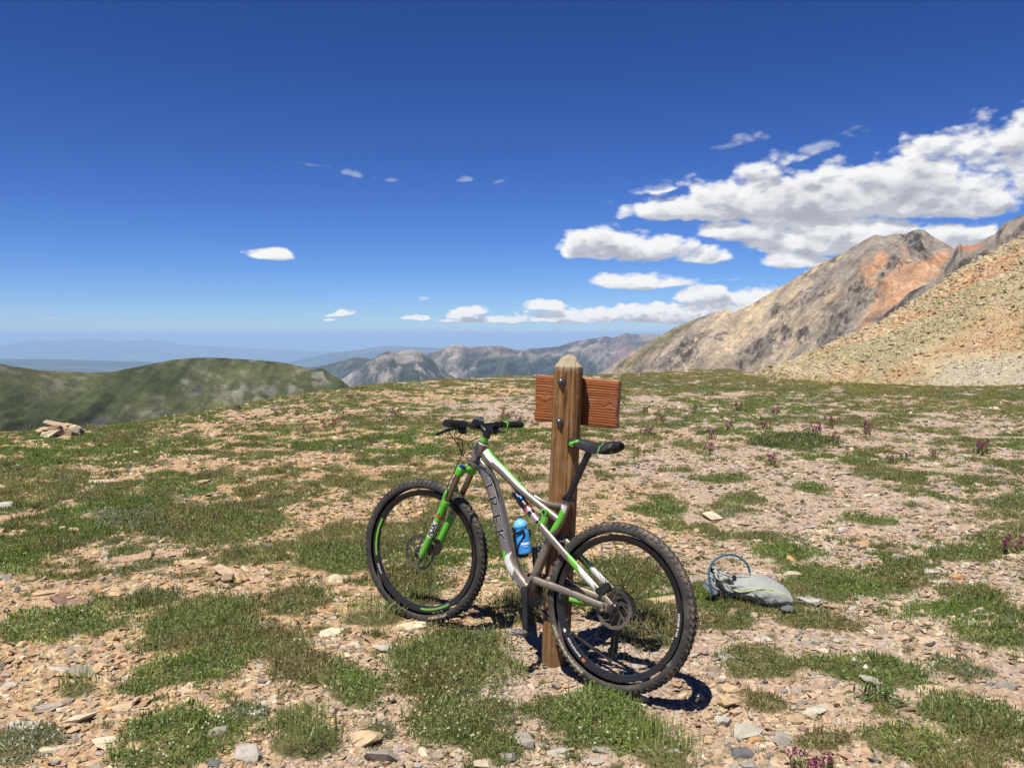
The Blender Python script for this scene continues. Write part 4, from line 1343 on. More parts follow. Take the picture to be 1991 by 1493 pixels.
# ---- the rest of the plant cover
def tuft_protos():
    rng = np.random.default_rng(31); out = []
    kinds = ['green', 'mixed', 'mixed', 'olive', 'olive', 'green', 'grey', 'tuft', 'olive', 'green', 'mixed', 'gold']
    for k in kinds:
        n = 120 if k != 'tuft' else 70
        a = rng.uniform(0, 6.283, n); q = np.sqrt(rng.random(n)) * .075 * (.75 + .4 * np.sin(a * 2 + rng.random() * 6))
        b0 = np.stack([q * np.cos(a), q * np.sin(a), np.full(n, -.004)], -1)
        h = rng.uniform(.018, .048, n) * (1.5 if k == 'tuft' else 1)
        w = rng.uniform(.0035, .0075, n) * (.55 if k == 'tuft' else 1)
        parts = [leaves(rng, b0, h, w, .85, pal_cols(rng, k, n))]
        if k in ('olive', 'gold', 'mixed'):
            parts.append(stalks(rng, b0[:2], rng.uniform(.05, .08, 2), .0032, (.34, .24, .13), (.24, .2, .09)))
        out.append(bpy.data.objects.new('tuft_shape', leaf_mesh('tuft_shape', parts)))
    return out, kinds


def ground_cover():
    rng = np.random.default_rng(33)
    x, y, r = screen_spread(186000, rng, 2.9, 48.0)
    cv = cover_noise(x, y)
    for (a, b_, s) in ((0.16, 3.86, .22), (-.2, 4.55, .2), (0.1, 3.72, .16)):
        cv = cv * (1 - np.exp(-(((x - a) ** 2 + (y - b_) ** 2) / s ** 2)))
    stray = rng.random(len(x)) < .035 * sst(r, 4, 7) + .006
    k = (rng.random(len(x)) < cv * np.clip((r / 7.0) ** .6, .55, 1.0)) | stray
    x, y, r, cv, stray = x[k], y[k], r[k], cv[k], stray[k]
    n = len(x)
    kn = fbm(x * .55, y * .55, 4, 230); kn2 = fbm(x * 2.2, y * 2.2, 3, 236)
    v = np.clip((kn - .5) * 2.0 + (kn2 - .5) * 1.0 + .5, 0, .999)
    order = np.array([5, 0, 9, 1, 2, 10, 6, 3, 4, 7, 8])
    idx = order[np.clip((v * 11 + rng.normal(0, 1.3, n)).astype(int), 0, 10)]
    gold = rng.random(n) < sst(r, 17, 26) * (.35 + .5 * sst(x / r, -.05, .2)) * sst(fbm(x * .3, y * .3, 3, 240), .35, .55)
    idx = np.where(gold, 11, idx)
    s = np.clip((r / 6.5) ** .55, .62, 2.3) * rng.uniform(.6, 1.25, n) * np.where(stray, .6, 1)
    sz = np.clip(s, .5, 1.45) * rng.uniform(.4, 1.3, n) * (.6 + .7 * fbm(x * 4, y * 4, 2, 247))
    P = np.stack([x, y, ground_z(x, y) + .004], -1)
    protos, kinds = tuft_protos()
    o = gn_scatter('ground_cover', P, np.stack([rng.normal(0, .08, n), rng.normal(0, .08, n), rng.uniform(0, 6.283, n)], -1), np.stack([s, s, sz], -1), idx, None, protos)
    tag(o, 'patchy low green and olive plant cover of the meadow', kind='stuff')
    return n


N_TUFT = ground_cover()


# ---- tiny white blossoms dotted over the plants
def white_dots():
    rng = np.random.default_rng(37)
    x, y, r = screen_spread(9000, rng, 3.2, 30)
    cv = cover(x, y)
    k = (cv > .5) & (fbm(x * .7, y * .7, 2, 250) > .6) & (rng.random(len(x)) < .5)
    x, y, r = x[k], y[k], r[k]; n = len(x)
    out = []
    for col in ((.70, .68, .55), (.62, .58, .42)):
        me = leaf_mesh('white_blossom_shape', [stalks(rng, np.zeros((1, 3)), np.array([.05]), .007, col, (.1, .13, .05))])
        out.append(bpy.data.objects.new('white_blossom_shape', me))
    s = np.clip((r / 6) ** .4, .8, 1.5) * rng.uniform(.6, 1.2, n)
    o = gn_scatter('white_blossoms', np.stack([x, y, ground_z(x, y)], -1), np.stack([rng.normal(0, .2, n), rng.normal(0, .2, n), rng.uniform(0, 6, n)], -1), np.stack([s] * 3, -1), rng.integers(0, 2, n), None, out)
    tag(o, 'tiny white blossoms dotted over the plant cover', kind='stuff')


white_dots()

# ---- magenta wildflowers
FLOWERS = [(597, 832, 12), (628, 817, 9), (655, 815, 13), (648, 824, 10), (632, 826, 10), (668, 829, 9), (680, 767, 10), (770, 801, 18), (540, 802, 9), (463, 790, 9), (985, 801, 17), (1008, 815, 14), (576, 801, 9),
           (1253, 795, 13), (1505, 796, 15), (1435, 787, 15), (1256, 836, 17), (1416, 822, 15), (1490, 822, 16), (1381, 842, 17), (1378, 866, 18), (1503, 889, 19), (1586, 829, 22), (1612, 817, 17), (1690, 825, 14), (1684, 834, 12),
           (1735, 890, 14), (1762, 886, 14), (1813, 880, 12), (1905, 866, 22), (1964, 1052, 28), (1553, 1466, 32), (1584, 1482, 36), (1606, 1472, 28), (418, 1002, 12), (1350, 790, 10), (1625, 850, 14), (720, 858, 10), (1040, 820, 10), (1290, 812, 11)]
M_PETAL = None


def build_flowers():
    rng = np.random.default_rng(41)
    pal = [np.array(c) for c in ((.22, .040, .115), (.17, .032, .085), (.27, .065, .150))]
    protos = []
    for v in range(4):
        dull = 1.0 if v < 3 else .75
        nst = 6
        a = rng.uniform(0, 6.283, nst); q = rng.uniform(.1, .5, nst)
        tops = np.stack([q * np.cos(a), q * np.sin(a), rng.uniform(.40, .75, nst)], -1)
        b0 = tops * [.35, .35, 0]
        # stems with their leaves
        SV = []; SF = []; SC = []; o = 0
        for t, b_ in zip(tops, b0):
            w = .022
            V = np.array([b_ + [w, 0, 0], b_ - [w, 0, 0], b_ + [0, w, 0], t]); F = np.array([[0, 1, 3], [1, 2, 3], [2, 0, 3]])
            SV.append(V); SF.append(F + o); SC.append(np.tile([.07, .09, .03], (4, 1))); o += 4
        n = 70
        a = rng.uniform(0, 6.283, n); qq = np.sqrt(rng.random(n)) * .42
        bs = np.stack([qq * np.cos(a), qq * np.sin(a), rng.uniform(0, .3, n)], -1)
        lv = leaves(rng, bs, rng.uniform(.2, .5, n), rng.uniform(.035, .07, n), .6, pal_cols(rng, 'mixed', n))
        parts = [(np.concatenate(SV), np.concatenate(SF), np.concatenate(SC)), lv]
        stem = leaf_mesh('stem_leaves', parts)
        heads = []
        for t in tops:
            n = 26
            zz = rng.random(n); a = rng.uniform(0, 6.283, n); rad = .085 * np.sin(np.pi * (.15 + .8 * zz))
            bs = t + np.stack([rad * np.cos(a), rad * np.sin(a), (zz - .45) * .3], -1)
            c = np.array(pal)[rng.integers(0, 3, n)] * rng.uniform(.75, 1.3, (n, 1)) * dull
            me_ = leaves(rng, bs, rng.uniform(.08, .14, n), rng.uniform(.05, .085, n), .9, c)
            heads.append(leaf_mesh('blossom', [me_]))
        protos.append((stem, heads))
    P = on_ground([f[0] for f in FLOWERS], [f[1] + f[2] * .9 for f in FLOWERS])
    items = []
    for i, (px, py, s) in enumerate(FLOWERS):
        stem, heads = protos[i % 4]
        x, y, z = P[i]; r = math.hypot(x, y)
        sc_ = 1.6 * s * r / PF
        e = empty('wildflower', (x, y, z), (0, 0, rng.uniform(0, 6.28)))
        e.scale = (sc_ * .95, sc_ * .95, sc_ * .9)
        tag(e, cat='wildflower', group='magenta wildflowers in the meadow')
        obj('stem_leaves', stem, e)
        for h in heads: obj('blossom', h, e)
        w = 'magenta wildflower clump ' if s > 13 else 'small magenta wildflower '
        items.append((e, w + place_words(px, py), px, py))
    label_all(items)


build_flowers()

# ---- single stones
BIG = [  # px, py, width px, height px, colour index
    (262, 1079, 72, 24, 2), (372, 1090, 66, 20, 1), (440, 1107, 60, 22, 3), (660, 1122, 46, 24, 6), (155, 1168, 70, 14, 9), (118, 1165, 44, 18, 9), (90, 1150, 50, 16, 0), (28, 1105, 46, 14, 1),
    (12, 984, 34, 18, 7), (350, 942, 100, 10, 1), (195, 936, 50, 14, 6), (285, 934, 44, 10, 1), (168, 955, 30, 8, 0), (570, 1078, 36, 16, 3), (526, 1062, 24, 14, 10), (192, 1050, 20, 10, 5),
    (150, 1262, 40, 20, 4), (160, 1305, 58, 22, 4), (120, 1300, 40, 18, 7), (70, 1290, 40, 16, 4), (210, 1290, 46, 16, 1), (92, 1376, 54, 24, 4), (150, 1394, 60, 28, 6), (42, 1408, 60, 30, 7), (232, 1370, 62, 26, 1), (203, 1382, 36, 14, 8),
    (240, 1384, 34, 12, 9), (205, 1446, 66, 22, 6), (255, 1452, 40, 22, 2), (100, 1455, 60, 18, 6), (128, 1462, 40, 18, 2), (422, 1425, 44, 24, 5), (497, 1383, 44, 26, 4), (380, 1378, 44, 16, 1), (362, 1346, 40, 16, 6), (415, 1485, 34, 24, 10),
    (480, 1465, 60, 30, 7), (710, 1432, 66, 40, 1), (750, 1470, 74, 44, 4), (800, 1215, 60, 14, 6), (760, 1258, 70, 18, 7), (640, 1228, 50, 14, 6), (1018, 1440, 44, 34, 5), (1028, 1392, 26, 24, 6), (940, 1486, 46, 26, 6), (985, 1470, 40, 20, 4),
    (1090, 1460, 60, 16, 7), (1150, 1476, 64, 22, 7), (1175, 1455, 50, 20, 4), (1392, 1300, 34, 26, 6), (1300, 1462, 60, 16, 7), (1442, 1420, 62, 30, 7), (1528, 1437, 42, 30, 4), (1446, 1465, 44, 26, 10), (1413, 1398, 36, 26, 7), (1470, 1436, 36, 18, 8),
    (1590, 1378, 50, 22, 7), (1575, 1388, 26, 14, 6), (1912, 1290, 44, 36, 3), (1812, 1290, 40, 16, 6), (1705, 1322, 60, 14, 7), (1812, 1338, 46, 16, 1), (1920, 1358, 44, 16, 6), (1985, 1402, 30, 18, 7), (1388, 1003, 40, 20, 6), (1678, 1032, 48, 16, 2), (1742, 1068, 42, 22, 9),
    (1638, 1028, 22, 12, 7), (1595, 1034, 28, 12, 6), (1812, 1112, 30, 18, 7), (1865, 1120, 26, 22, 8), (1892, 1140, 40, 14, 10), (1835, 1132, 44, 14, 7), (1675, 1058, 26, 16, 8), (1545, 1118, 40, 22, 6), (1535, 1085, 26, 18, 8), (1640, 918, 40, 14, 4), (1880, 885, 34, 10, 7),
    (1565, 1165, 70, 24, 7), (1620, 1175, 60, 20, 3), (1290, 1165, 90, 26, 1), (1350, 1205, 80, 24, 6), (1240, 1190, 60, 14, 2), (1420, 1275, 60, 22, 4), (1490, 1268, 34, 12, 6), (1480, 1240, 40, 12, 7), (1800, 1244, 40, 14, 1), (1700, 1222, 40, 14, 6), (1635, 1242, 34, 12, 7),
]


def stones():
    rng = np.random.default_rng(51)
    shapes = [rock_mesh('stone', rng, f, l, int(n), [M_ROCK]) for f, l, n in
              [(rng.uniform(.28, .5), rng.uniform(1.2, 1.75), rng.integers(13, 22)) for _ in range(12)] + [(rng.uniform(.55, .85), rng.uniform(1.0, 1.35), rng.integers(13, 24)) for _ in range(12)]]
    todo = [(px, py, w, h, c) for px, py, w, h, c in BIG]
    # further loose stones of the bare patches
    k = 0
    while len(todo) < 288 and k < 20000:
        k += 1
        px = rng.uniform(0, 1991); py = 1000 + 490 * rng.random() ** .8
        g = on_ground(px, py)[0]
        if cover(np.array([g[0]]), np.array([g[1]]))[0] > .3: continue
        if 930 < px < 1400 and 1150 < py < 1400 and rng.random() < .6: continue
        w = rng.uniform(13, 36) * (0.75 + .5 * (py - 1000) / 490)
        if any(abs(t[0] - px) < (t[2] + w) * .4 and abs(t[1] - py) < (t[3] + w * .4) * .45 for t in todo): continue
        todo.append((px, py, w, w * rng.uniform(.3, .6), int(rng.choice(len(ROCK_COLS), p=ROCK_P))))
    P = on_ground([t[0] for t in todo], [t[1] + t[3] * .25 for t in todo])
    items = []
    for t, p in zip(todo, P):
        px, py, w, h, ci = t
        r = math.hypot(p[0], p[1])
        flat = h / w < .48
        me = shapes[int(rng.integers(0, 12)) if flat else int(rng.integers(12, 24))]
        W = w * r / PF
        size = np.array(me.vertices.__len__() and [v.co[:] for v in me.vertices])
        ext = size.max(0) - size.min(0)
        sx = W / ext[0] * 1.02
        sz = sx * (min(h / w, .8) / .45 if not flat else (h / w) / .32) * .62
        o = obj('stone', me, loc=(p[0], p[1], p[2] + ext[2] * sz * .22), rot=(rng.normal(0, .1), rng.normal(0, .1), rng.uniform(-.5, .5) + (math.pi if rng.random() < .5 else 0)), scl=(sx, sx * rng.uniform(.75, 1.0), sz))
        nm, c = ROCK_COLS[ci]
        v = rng.uniform(.88, 1.14)
        o.color = (c[0] * v, c[1] * v, c[2] * v, 1)
        tag(o, cat='stone', group='loose stones lying on the bare ground')
        lab = ('large ' if w > 48 else ('small ' if w < 26 else '')) + nm + (' flat stone ' if flat else ' blocky stone ') + place_words(px, py)
        items.append((o, lab, px, py))
    label_all(items)
    # the cairn of stacked slabs at the edge on the left
    cairn = [(112, 850, 60, 12, 0, -.1), (97, 841, 40, 14, 6, -.3), (128, 840, 28, 26, 1, .1), (98, 830, 42, 9, 0, -.22), (110, 823, 46, 9, 3, .2), (146, 833, 22, 15, 6, .1), (154, 842, 20, 14, 4, .05)]
    SMALL = [(90, 847, 20, 13, 0, .1), (104, 850, 20, 12, 3, -.1), (120, 852, 20, 10, 1, .1), (138, 851, 16, 10, 6, -.1), (150, 850, 14, 9, 0, .2), (86, 844, 14, 9, 4, .1), (158, 838, 12, 10, 9, -.2), (134, 826, 14, 8, 1, .3), (118, 832, 18, 8, 9, -.2), (90, 832, 16, 7, 1, -.3)]
    cairn = cairn + SMALL
    words = ['wide tan base slab at the bottom of the cairn', 'pale tilted slab on the left of the cairn', 'tan rounded block in the middle of the cairn', 'thin tan slab under the topmost slab of the cairn',
             'pinkish topmost slab leaning across the cairn', 'cream block at the upper right of the cairn', 'grey slab at the right end of the cairn', 'small tan stone at the left foot of the cairn', 'small pinkish stone at the foot of the cairn, left of middle', 'tan stone at the middle of the cairn foot',
             'small cream stone at the foot of the cairn, right of middle', 'small tan stone at the right foot of the cairn', 'small grey stone at the far left of the cairn', 'brown stone at the far right of the cairn',
             'small tan stone beside the topmost slab of the cairn', 'thin brown stone wedged in the middle of the cairn', 'thin tan stone on the upper left of the cairn']
    g = on_ground(112, 852)[0]; r = math.hypot(g[0], g[1]); az0 = math.atan2(g[0], g[1])
    for (px, py, w, h, ci, tilt), lab in zip(cairn, words):
        a, e = px_ang(px, py + h * 0.1)
        rr = r + rng.uniform(-.06, .06)
        me = shapes[int(rng.integers(0, 12)) if h / w < .5 else int(rng.integers(12, 24))]
        size = np.array([v.co[:] for v in me.vertices]); ext = size.max(0) - size.min(0)
        W = w * rr / PF; H = h * rr / PF
        o = obj('stacked_stone', me, loc=(rr * math.sin(a), rr * math.cos(a), CAM_H + rr * math.tan(e)), rot=(.05, tilt, -float(a)), scl=(W / ext[0], W * .8 / ext[1], H / ext[2]))
        c = ROCK_COLS[ci][1]; o.color = (*c, 1)
        tag(o, lab, 'stone', 'stacked stones of the cairn')


stones()

# ================================================================ the bicycle
BK_O = np.array([0.46245357, 3.75012562, 0.34295786])                       # rear axle
BK_U = np.array([-0.79155735, 0.6074671, 0.06648818]); BK_V = np.array([-0.59725739, -0.79206332, 0.12617178]); BK_W = np.array([0.12930806, 0.06016164, 0.98977775])
BK_M = Matrix(((*[BK_U[0], BK_V[0], BK_W[0]], BK_O[0]), (BK_U[1], BK_V[1], BK_W[1], BK_O[1]), (BK_U[2], BK_V[2], BK_W[2], BK_O[2]), (0, 0, 0, 1)))
WB = 1.1464
STEER = 0.1815
RT_ = 0.368


def bk(px, py, v=0.0):
    """photograph pixel -> bicycle coordinates (forward, left, up) on the plane `v` to its left"""
    a = (px - PW / 2) / PF; b_ = -(py - PH / 2) / PF
    cp, sp = math.cos(PITCH), math.sin(PITCH)
    d = np.array([a, cp + b_ * sp, -sp + b_ * cp]); C = np.array([0, 0, CAM_H])
    s = ((BK_O + v * BK_V - C) @ BK_V) / (d @ BK_V)
    P = C + s * d - BK_O
    return np.array([P @ BK_U, v, P @ BK_W])


def bks(L, v=0.0):
    return [bk(p[0], p[1], p[2] if len(p) > 2 else v) for p in L]


def paint(name, col, rough, metal=0.0, coat=0.6, dirt=.35):
    m, b = mat(name)
    tc = b.n('ShaderNodeTexCoord')
    n = b.noise(tc.outputs['Object'], 9.0, 6, 0.7); n2 = b.noise(tc.outputs['Object'], 130.0, 3, 0.6)
    z = b.n('ShaderNodeSeparateXYZ'); b.link(tc.outputs['Object'], z.inputs[0])
    low = b.sstep(z.outputs[2], 0.25, -0.15)
    f = b.m('MULTIPLY', b.sstep(b.m('ADD', n, b.m('MULTIPLY', low, 0.25)), 0.52, 0.78), dirt)
    c = b.mix(f, col, (0.24, 0.19, 0.13))
    c = b.mix(b.m('MULTIPLY', b.sstep(n2, 0.6, 0.8), 0.25 * dirt), c, (0.30, 0.25, 0.19))
    r = b.m('ADD', rough, b.m('MULTIPLY', f, 0.45))
    finish(b, princ(b, c, r, b.m('MULTIPLY', metal, b.m('SUBTRACT', 1.0, f)), 0.5, None, **{'Coat Weight': coat, 'Coat Roughness': 0.12}))
    return m


M_TI = paint('titanium_paint', (0.25, 0.215, 0.175), 0.36, 0.65, 0.25, .38)
M_GRN = paint('green_paint', (0.095, 0.40, 0.022), 0.40, 0.0, 0.4, .4)
M_WHT = paint('white_paint', (0.58, 0.58, 0.56), 0.40, 0.0, 0.4, .4)
M_BLK = paint('black_paint', (0.008, 0.008, 0.009), 0.34, 0.0, 0.08, .05)
M_GOLD = paint('stanchion_coating', (0.24, 0.19, 0.12), 0.22, 0.9, 0.2, .1)
M_STEEL = paint('steel', (0.42, 0.40, 0.37), 0.32, 1.0, 0.0, .3)
M_DKST = paint('dark_steel', (0.07, 0.066, 0.062), 0.4, 0.9, 0.0, .25)
M_ROTOR = paint('brake_rotor_steel', (0.13, 0.115, 0.10), 0.42, 0.9, 0.0, .35)
M_PINK = paint('shock_body', (0.55, 0.40, 0.42), 0.28, 0.6, 0.3, .1)
M_RED = paint('red_ring', (0.45, 0.05, 0.02), 0.4, 0.0, 0.3, .1)
M_BLUE = paint('blue_knob', (0.02, 0.10, 0.45), 0.3, 0.6, 0.3, .1)
M_LINE = paint('silver_outline', (.38, .35, .31), .35, .4, .4, .1)
M_RUB = simple_mat('black_rubber', (0.014, 0.0135, 0.013), 0.72, 0, 0.35, .25, 60, .3)
M_CABLE = simple_mat('cable_housing', (0.012, 0.012, 0.012), 0.45, 0, 0.4, .1, 60)
M_TXTW = simple_mat('white_print', (0.68, 0.68, 0.67), 0.5, 0, 0.3, .06, 90)
M_TXTB = simple_mat('black_print', (0.014, 0.014, 0.015), 0.45, 0, 0.3, .06, 90)
M_SADDLE = simple_mat('saddle_cover', (0.016, 0.016, 0.017), 0.55, 0, 0.35, .2, 70, .25)


def tyre_material(mud):
    m, b = mat('muddy_tyre')
    tc = b.n('ShaderNodeTexCoord'); pos = tc.outputs['Object']
    n = b.noise(pos, 12.0, 6, 0.7); n2 = b.noise(pos, 85.0, 4, 0.65)
    s = b.n('ShaderNodeSeparateXYZ'); b.link(pos, s.inputs[0])
    rad = b.m('SQRT', b.m('ADD', b.m('MULTIPLY', s.outputs[0], s.outputs[0]), b.m('MULTIPLY', s.outputs[2], s.outputs[2])))
    tread = b.sstep(rad, 0.351, 0.362)
    crev = b.sstep(rad, 0.3668, 0.362)
    f = b.m('MULTIPLY', b.m('MULTIPLY', tread, crev), b.m('MULTIPLY', b.sstep(n, 0.35, 0.6), mud))
    f2 = b.m('MULTIPLY', b.sstep(b.m('ADD', n, b.m('MULTIPLY', n2, 0.4)), 0.62, 0.85), 0.45 * mud)
    c = b.mix(b.m('MAXIMUM', f, b.m('MULTIPLY', f2, 0.75)), (0.032, 0.031, 0.030), (0.19, 0.150, 0.105))
    finish(b, princ(b, c, 0.78, 0, 0.3, bump(b, n2, 0.4, 0.003)))
    return m


def text_np(s, size, bold=0.0, space=1.0):
    """letter shapes as flat triangles, origin at the middle"""
    cu = bpy.data.curves.new('lettering', 'FONT'); cu.body = s; cu.size = size; cu.align_x = 'CENTER'; cu.align_y = 'CENTER'
    cu.offset = bold; cu.space_character = space; cu.resolution_u = 3
    o = bpy.data.objects.new('lettering', cu); COL.objects.link(o)
    dg = bpy.context.evaluated_depsgraph_get(); me = bpy.data.meshes.new_from_object(o.evaluated_get(dg))
    bm = bmesh.new(); bm.from_mesh(me); bmesh.ops.triangulate(bm, faces=bm.faces)
    bmesh.ops.subdivide_edges(bm, edges=[e for e in bm.edges if e.calc_length() > size * .35], cuts=1)
    bmesh.ops.triangulate(bm, faces=bm.faces)
    V = np.array([v.co[:] for v in bm.verts]); F = np.array([[v.index for v in f.verts] for f in bm.faces])
    bm.free(); bpy.data.objects.remove(o); bpy.data.curves.remove(cu); bpy.data.meshes.remove(me)
    return V[:, :2], F


def on_tube(C, T, A, B, r, f, phi0, s0, V, F, lift=0.0012, flip=1, power=1.0):
    """wrap flat letters on a swept tube: x runs along it, y round it"""
    d = np.concatenate([[0], np.cumsum(np.linalg.norm(np.diff(C, axis=0), axis=1))])
    s = s0 + flip * V[:, 0]
    g = lambda X: np.stack([np.interp(s, d, X[:, k]) for k in range(3)], -1)
    c, a, b_ = g(C), g(A), g(B)
    rr = np.interp(s, d, r); ff = np.interp(s, d, f)
    ph = phi0 - flip * V[:, 1] / (rr * .5 * (1 + ff))
    ca_, sa_ = np.cos(ph), np.sin(ph)
    if power != 1.0: ca_, sa_ = np.sign(ca_) * np.abs(ca_) ** power, np.sign(sa_) * np.abs(sa_) ** power
    return c + ((rr * ff + lift) * ca_)[:, None] * a + ((rr + lift) * sa_)[:, None] * b_


def add_text(name, parent, V3, F, m_):
    me = mesh_np(name, V3, [F], [m_], False)
    return obj(name, me, parent)


bike = bpy.data.objects.new('mountain_bike', None); COL.objects.link(bike); bike.empty_display_size = .2
bike.matrix_world = BK_M
tag(bike, 'grey and green full suspension mountain bike leaning against the wooden signpost', 'bicycle')


# ---- wheels
def arc_band(mb, r0, r1, y, a0, a1, n=24, mi=0):
    t = np.linspace(a0, a1, n)
    V = np.concatenate([np.stack([r0 * np.cos(t), np.full(n, y[0]), r0 * np.sin(t)], -1), np.stack([r1 * np.cos(t), np.full(n, y[1]), r1 * np.sin(t)], -1)])
    i = np.arange(n - 1)
    mb.add(V, np.stack([i, i + 1, i + 1 + n, i + n], -1), mi)


def rim_text(parent, s, size, a0, rad, y, cw=True, m_=None, bold=.0004, tilt=0.0, space=1.05):
    V, F = text_np(s, size, bold, space)
    x, h = V[:, 0], V[:, 1]
    a = a0 + (-x if cw else x) / rad
    rr = rad + (h if cw else -h)
    V3 = np.stack([rr * np.cos(a), np.full(len(a), y) - tilt * (rr - rad), rr * np.sin(a)], -1)
    return add_text('lettering', parent, V3, F, m_ or M_TXTW)


def ellipse_angle(px, py, Mw):
    """angle on a wheel of the point seen at a pixel"""
    Mi = np.array(Mw.inverted()); C = np.array([0, 0, CAM_H])
    a = (px - PW / 2) / PF; b_ = -(py - PH / 2) / PF
    cp, sp = math.cos(PITCH), math.sin(PITCH)
    d = np.array([a, cp + b_ * sp, -sp + b_ * cp])
    c = Mi[:3, :3] @ C + Mi[:3, 3]; e = Mi[:3, :3] @ d
    s = -c[1] / e[1]; p = c + s * e
    return math.atan2(p[2], p[0]), math.hypot(p[0], p[2])


def make_wheel(front, M):
    """wheel in its own frame: x forward, y to the left, z up about the hub"""
    rng = np.random.default_rng(61 + front)
    w = MB()
    rim = [(.3085, -.0145), (.3125, -.0150), (.3125, -.0120), (.3045, -.0105), (.2960, -.0105), (.2885, -.0060), (.2870, 0), (.2885, .0060), (.2960, .0105), (.3045, .0105), (.3125, .0120), (.3125, .0150), (.3085, .0145), (.2975, .0132), (.2868, .0105), (.2838, 0), (.2868, -.0105), (.2975, -.0132)]
    w.lathe(rim, 96, closed=True)
    wheel = w.obj('wheel', [M_BLK], bike)
    wheel.matrix_local = M
    t = MB()
    th = np.linspace(math.radians(-128), math.radians(128), 17)
    prof = [(.339 + .0262 * math.cos(a), .0285 * math.sin(a)) for a in th]
    t.lathe(prof, 120)
    nk = 78
    for k in range(nk):
        a = 2 * math.pi * k / nk
        for (off, y, sz, tl) in ((0, .0055, (.0125, .0085, .0046), .0), (.5, -.0055, (.0125, .0085, .0046), 0), (.25, .0165, (.013, .009, .0050), .62), (.75, -.0165, (.013, .009, .0050), -.62),
                                 (.05, .0238, (.011, .0075, .0048), 1.05), (.55, -.0238, (.011, .0075, .0048), -1.05)):
            aa = a + off * 2 * math.pi / nk
            lat = math.asin(min(1, y / .0285))
            rr = .339 + .0258 * math.cos(lat)
            er = np.array([math.cos(aa), 0, math.sin(aa)]); et = np.array([-math.sin(aa), 0, math.cos(aa)]); ey = np.array([0, 1, 0])
            nrm = er * math.cos(lat) + ey * math.sin(lat); lt = ey * math.cos(lat) - er * math.sin(lat)
            c = er * rr + ey * y + nrm * sz[2] * .35
            t.box(c, np.array(sz) * rng.uniform(.9, 1.08, 3), np.stack([et, lt, nrm], 1), 0, .82)
    tyre = t.obj('tyre', [tyre_material(.95 if not front else .6)], wheel, sharp=R_(35))
    h = MB()
    hub = [(.0001, -.066), (.008, -.066), (.010, -.05), (.014, -.046), (.028, -.034), (.029, -.030), (.017, -.026), (.013, 0), (.017, .026), (.027, .031), (.027, .035), (.016, .044), (.011, .05), (.008, .062), (.0001, .062)]
    h.lathe(hub, 28)
    h.obj('hub', [M_BLK], wheel)
    # spokes, each its own piece
    for k in range(28):
        side = 1 if k % 2 else -1
        a0 = 2 * math.pi * k / 28; tang = (1 if (k // 2) % 2 else -1)
        a1 = a0 + tang * math.radians(78)
        hy = .031 if side > 0 else -.031
        p0 = np.array([.026 * math.cos(a1), hy, .026 * math.sin(a1)]); p1 = np.array([.291 * math.cos(a0), .003 * side, .291 * math.sin(a0)])
        s = MB(); s.tube([p0, p1], .00115, 5, 2, ref=(0, 1, .01), cap=False)
        p2 = p1 * np.array([.955, 1, .955]); s.tube([p2 + np.array([0, .0008 * side, 0]), p1], .0021, 5, 2, ref=(0, 1, .01), cap=False, mi=1)
        s.obj('spoke', [M_DKST, M_STEEL], wheel, sharp=None)
    # brake rotor
    r = MB()
    nt_ = 72; a = np.linspace(0, 2 * np.pi, nt_, endpoint=False)
    ro = .0895 + .0012 * np.cos(a * 12); ri = .0735 + .0022 * np.cos(a * 12 + .6)
    for yy in (.0385, .0403):
        pass
    V = []
    for yy in (.0385, .0403):
        for rr in (ri, ro): V.append(np.stack([rr * np.cos(a), np.full(nt_, yy), rr * np.sin(a)], -1))
    V = np.concatenate(V); i = np.arange(nt_); j = (i + 1) % nt_
    F = np.concatenate([np.stack([i + p * nt_, j + p * nt_, j + q * nt_, i + q * nt_], -1) for p, q in ((0, 1), (2, 3), (0, 2), (1, 3))])
    r.add(V, F)
    for k in range(6):
        b0 = 2 * math.pi * k / 6; b1 = b0 + .62
        p0 = np.array([.024 * math.cos(b0), .0394, .024 * math.sin(b0)]); p1 = np.array([.075 * math.cos(b1), .0394, .075 * math.sin(b1)])
        r.tube([p0, .5 * (p0 + p1) * np.array([1.04, 1, 1.04]), p1], .0042, 6, 6, ref=(0, 1, .01), flat=.25)
        b2 = b0 + 1.1
        p2 = np.array([.045 * math.cos(b0 + .35), .0394, .045 * math.sin(b0 + .35)]); p3 = np.array([.075 * math.cos(b2), .0394, .075 * math.sin(b2)])
        r.tube([p2, p3], .0032, 6, 4, ref=(0, 1, .01), flat=.25)
    r.lathe([(.014, .037), (.030, .0372), (.031, .0394), (.030, .0412), (.014, .0415)], 30, mi=1)
    r.obj('brake_rotor', [M_ROTOR, M_DKST], wheel)
    # valve
    v = MB(); av = 2.2 if front else .35
    v.tube([np.array([.287 * math.cos(av), 0, .287 * math.sin(av)]), np.array([.25 * math.cos(av), 0, .25 * math.sin(av)])], .0028, 8, 3, ref=(0, 1, .01))
    v.obj('valve', [M_STEEL], wheel)
    return wheel, tyre


M_REAR = Matrix.Identity(4)
rear, rear_tyre = make_wheel(0, M_REAR)
HA = R_(69)
AX = np.array([-math.cos(HA), 0, math.sin(HA)])


def steer_rot(p):
    p = np.asarray(p, float)
    return p * math.cos(STEER) + np.cross(AX, p) * math.sin(STEER) + np.outer(p @ AX, AX).reshape(p.shape) * (1 - math.cos(STEER))


OFFS = .051 * np.array([math.sin(HA), 0, math.cos(HA)])
HUB0 = np.array([WB, 0, 0])
PIV = HUB0 - OFFS                          # a point on the steering axis


def sf(p):
    """turn a point of the front end with the handlebar"""
    return steer_rot(np.asarray(p, float) - PIV) + PIV


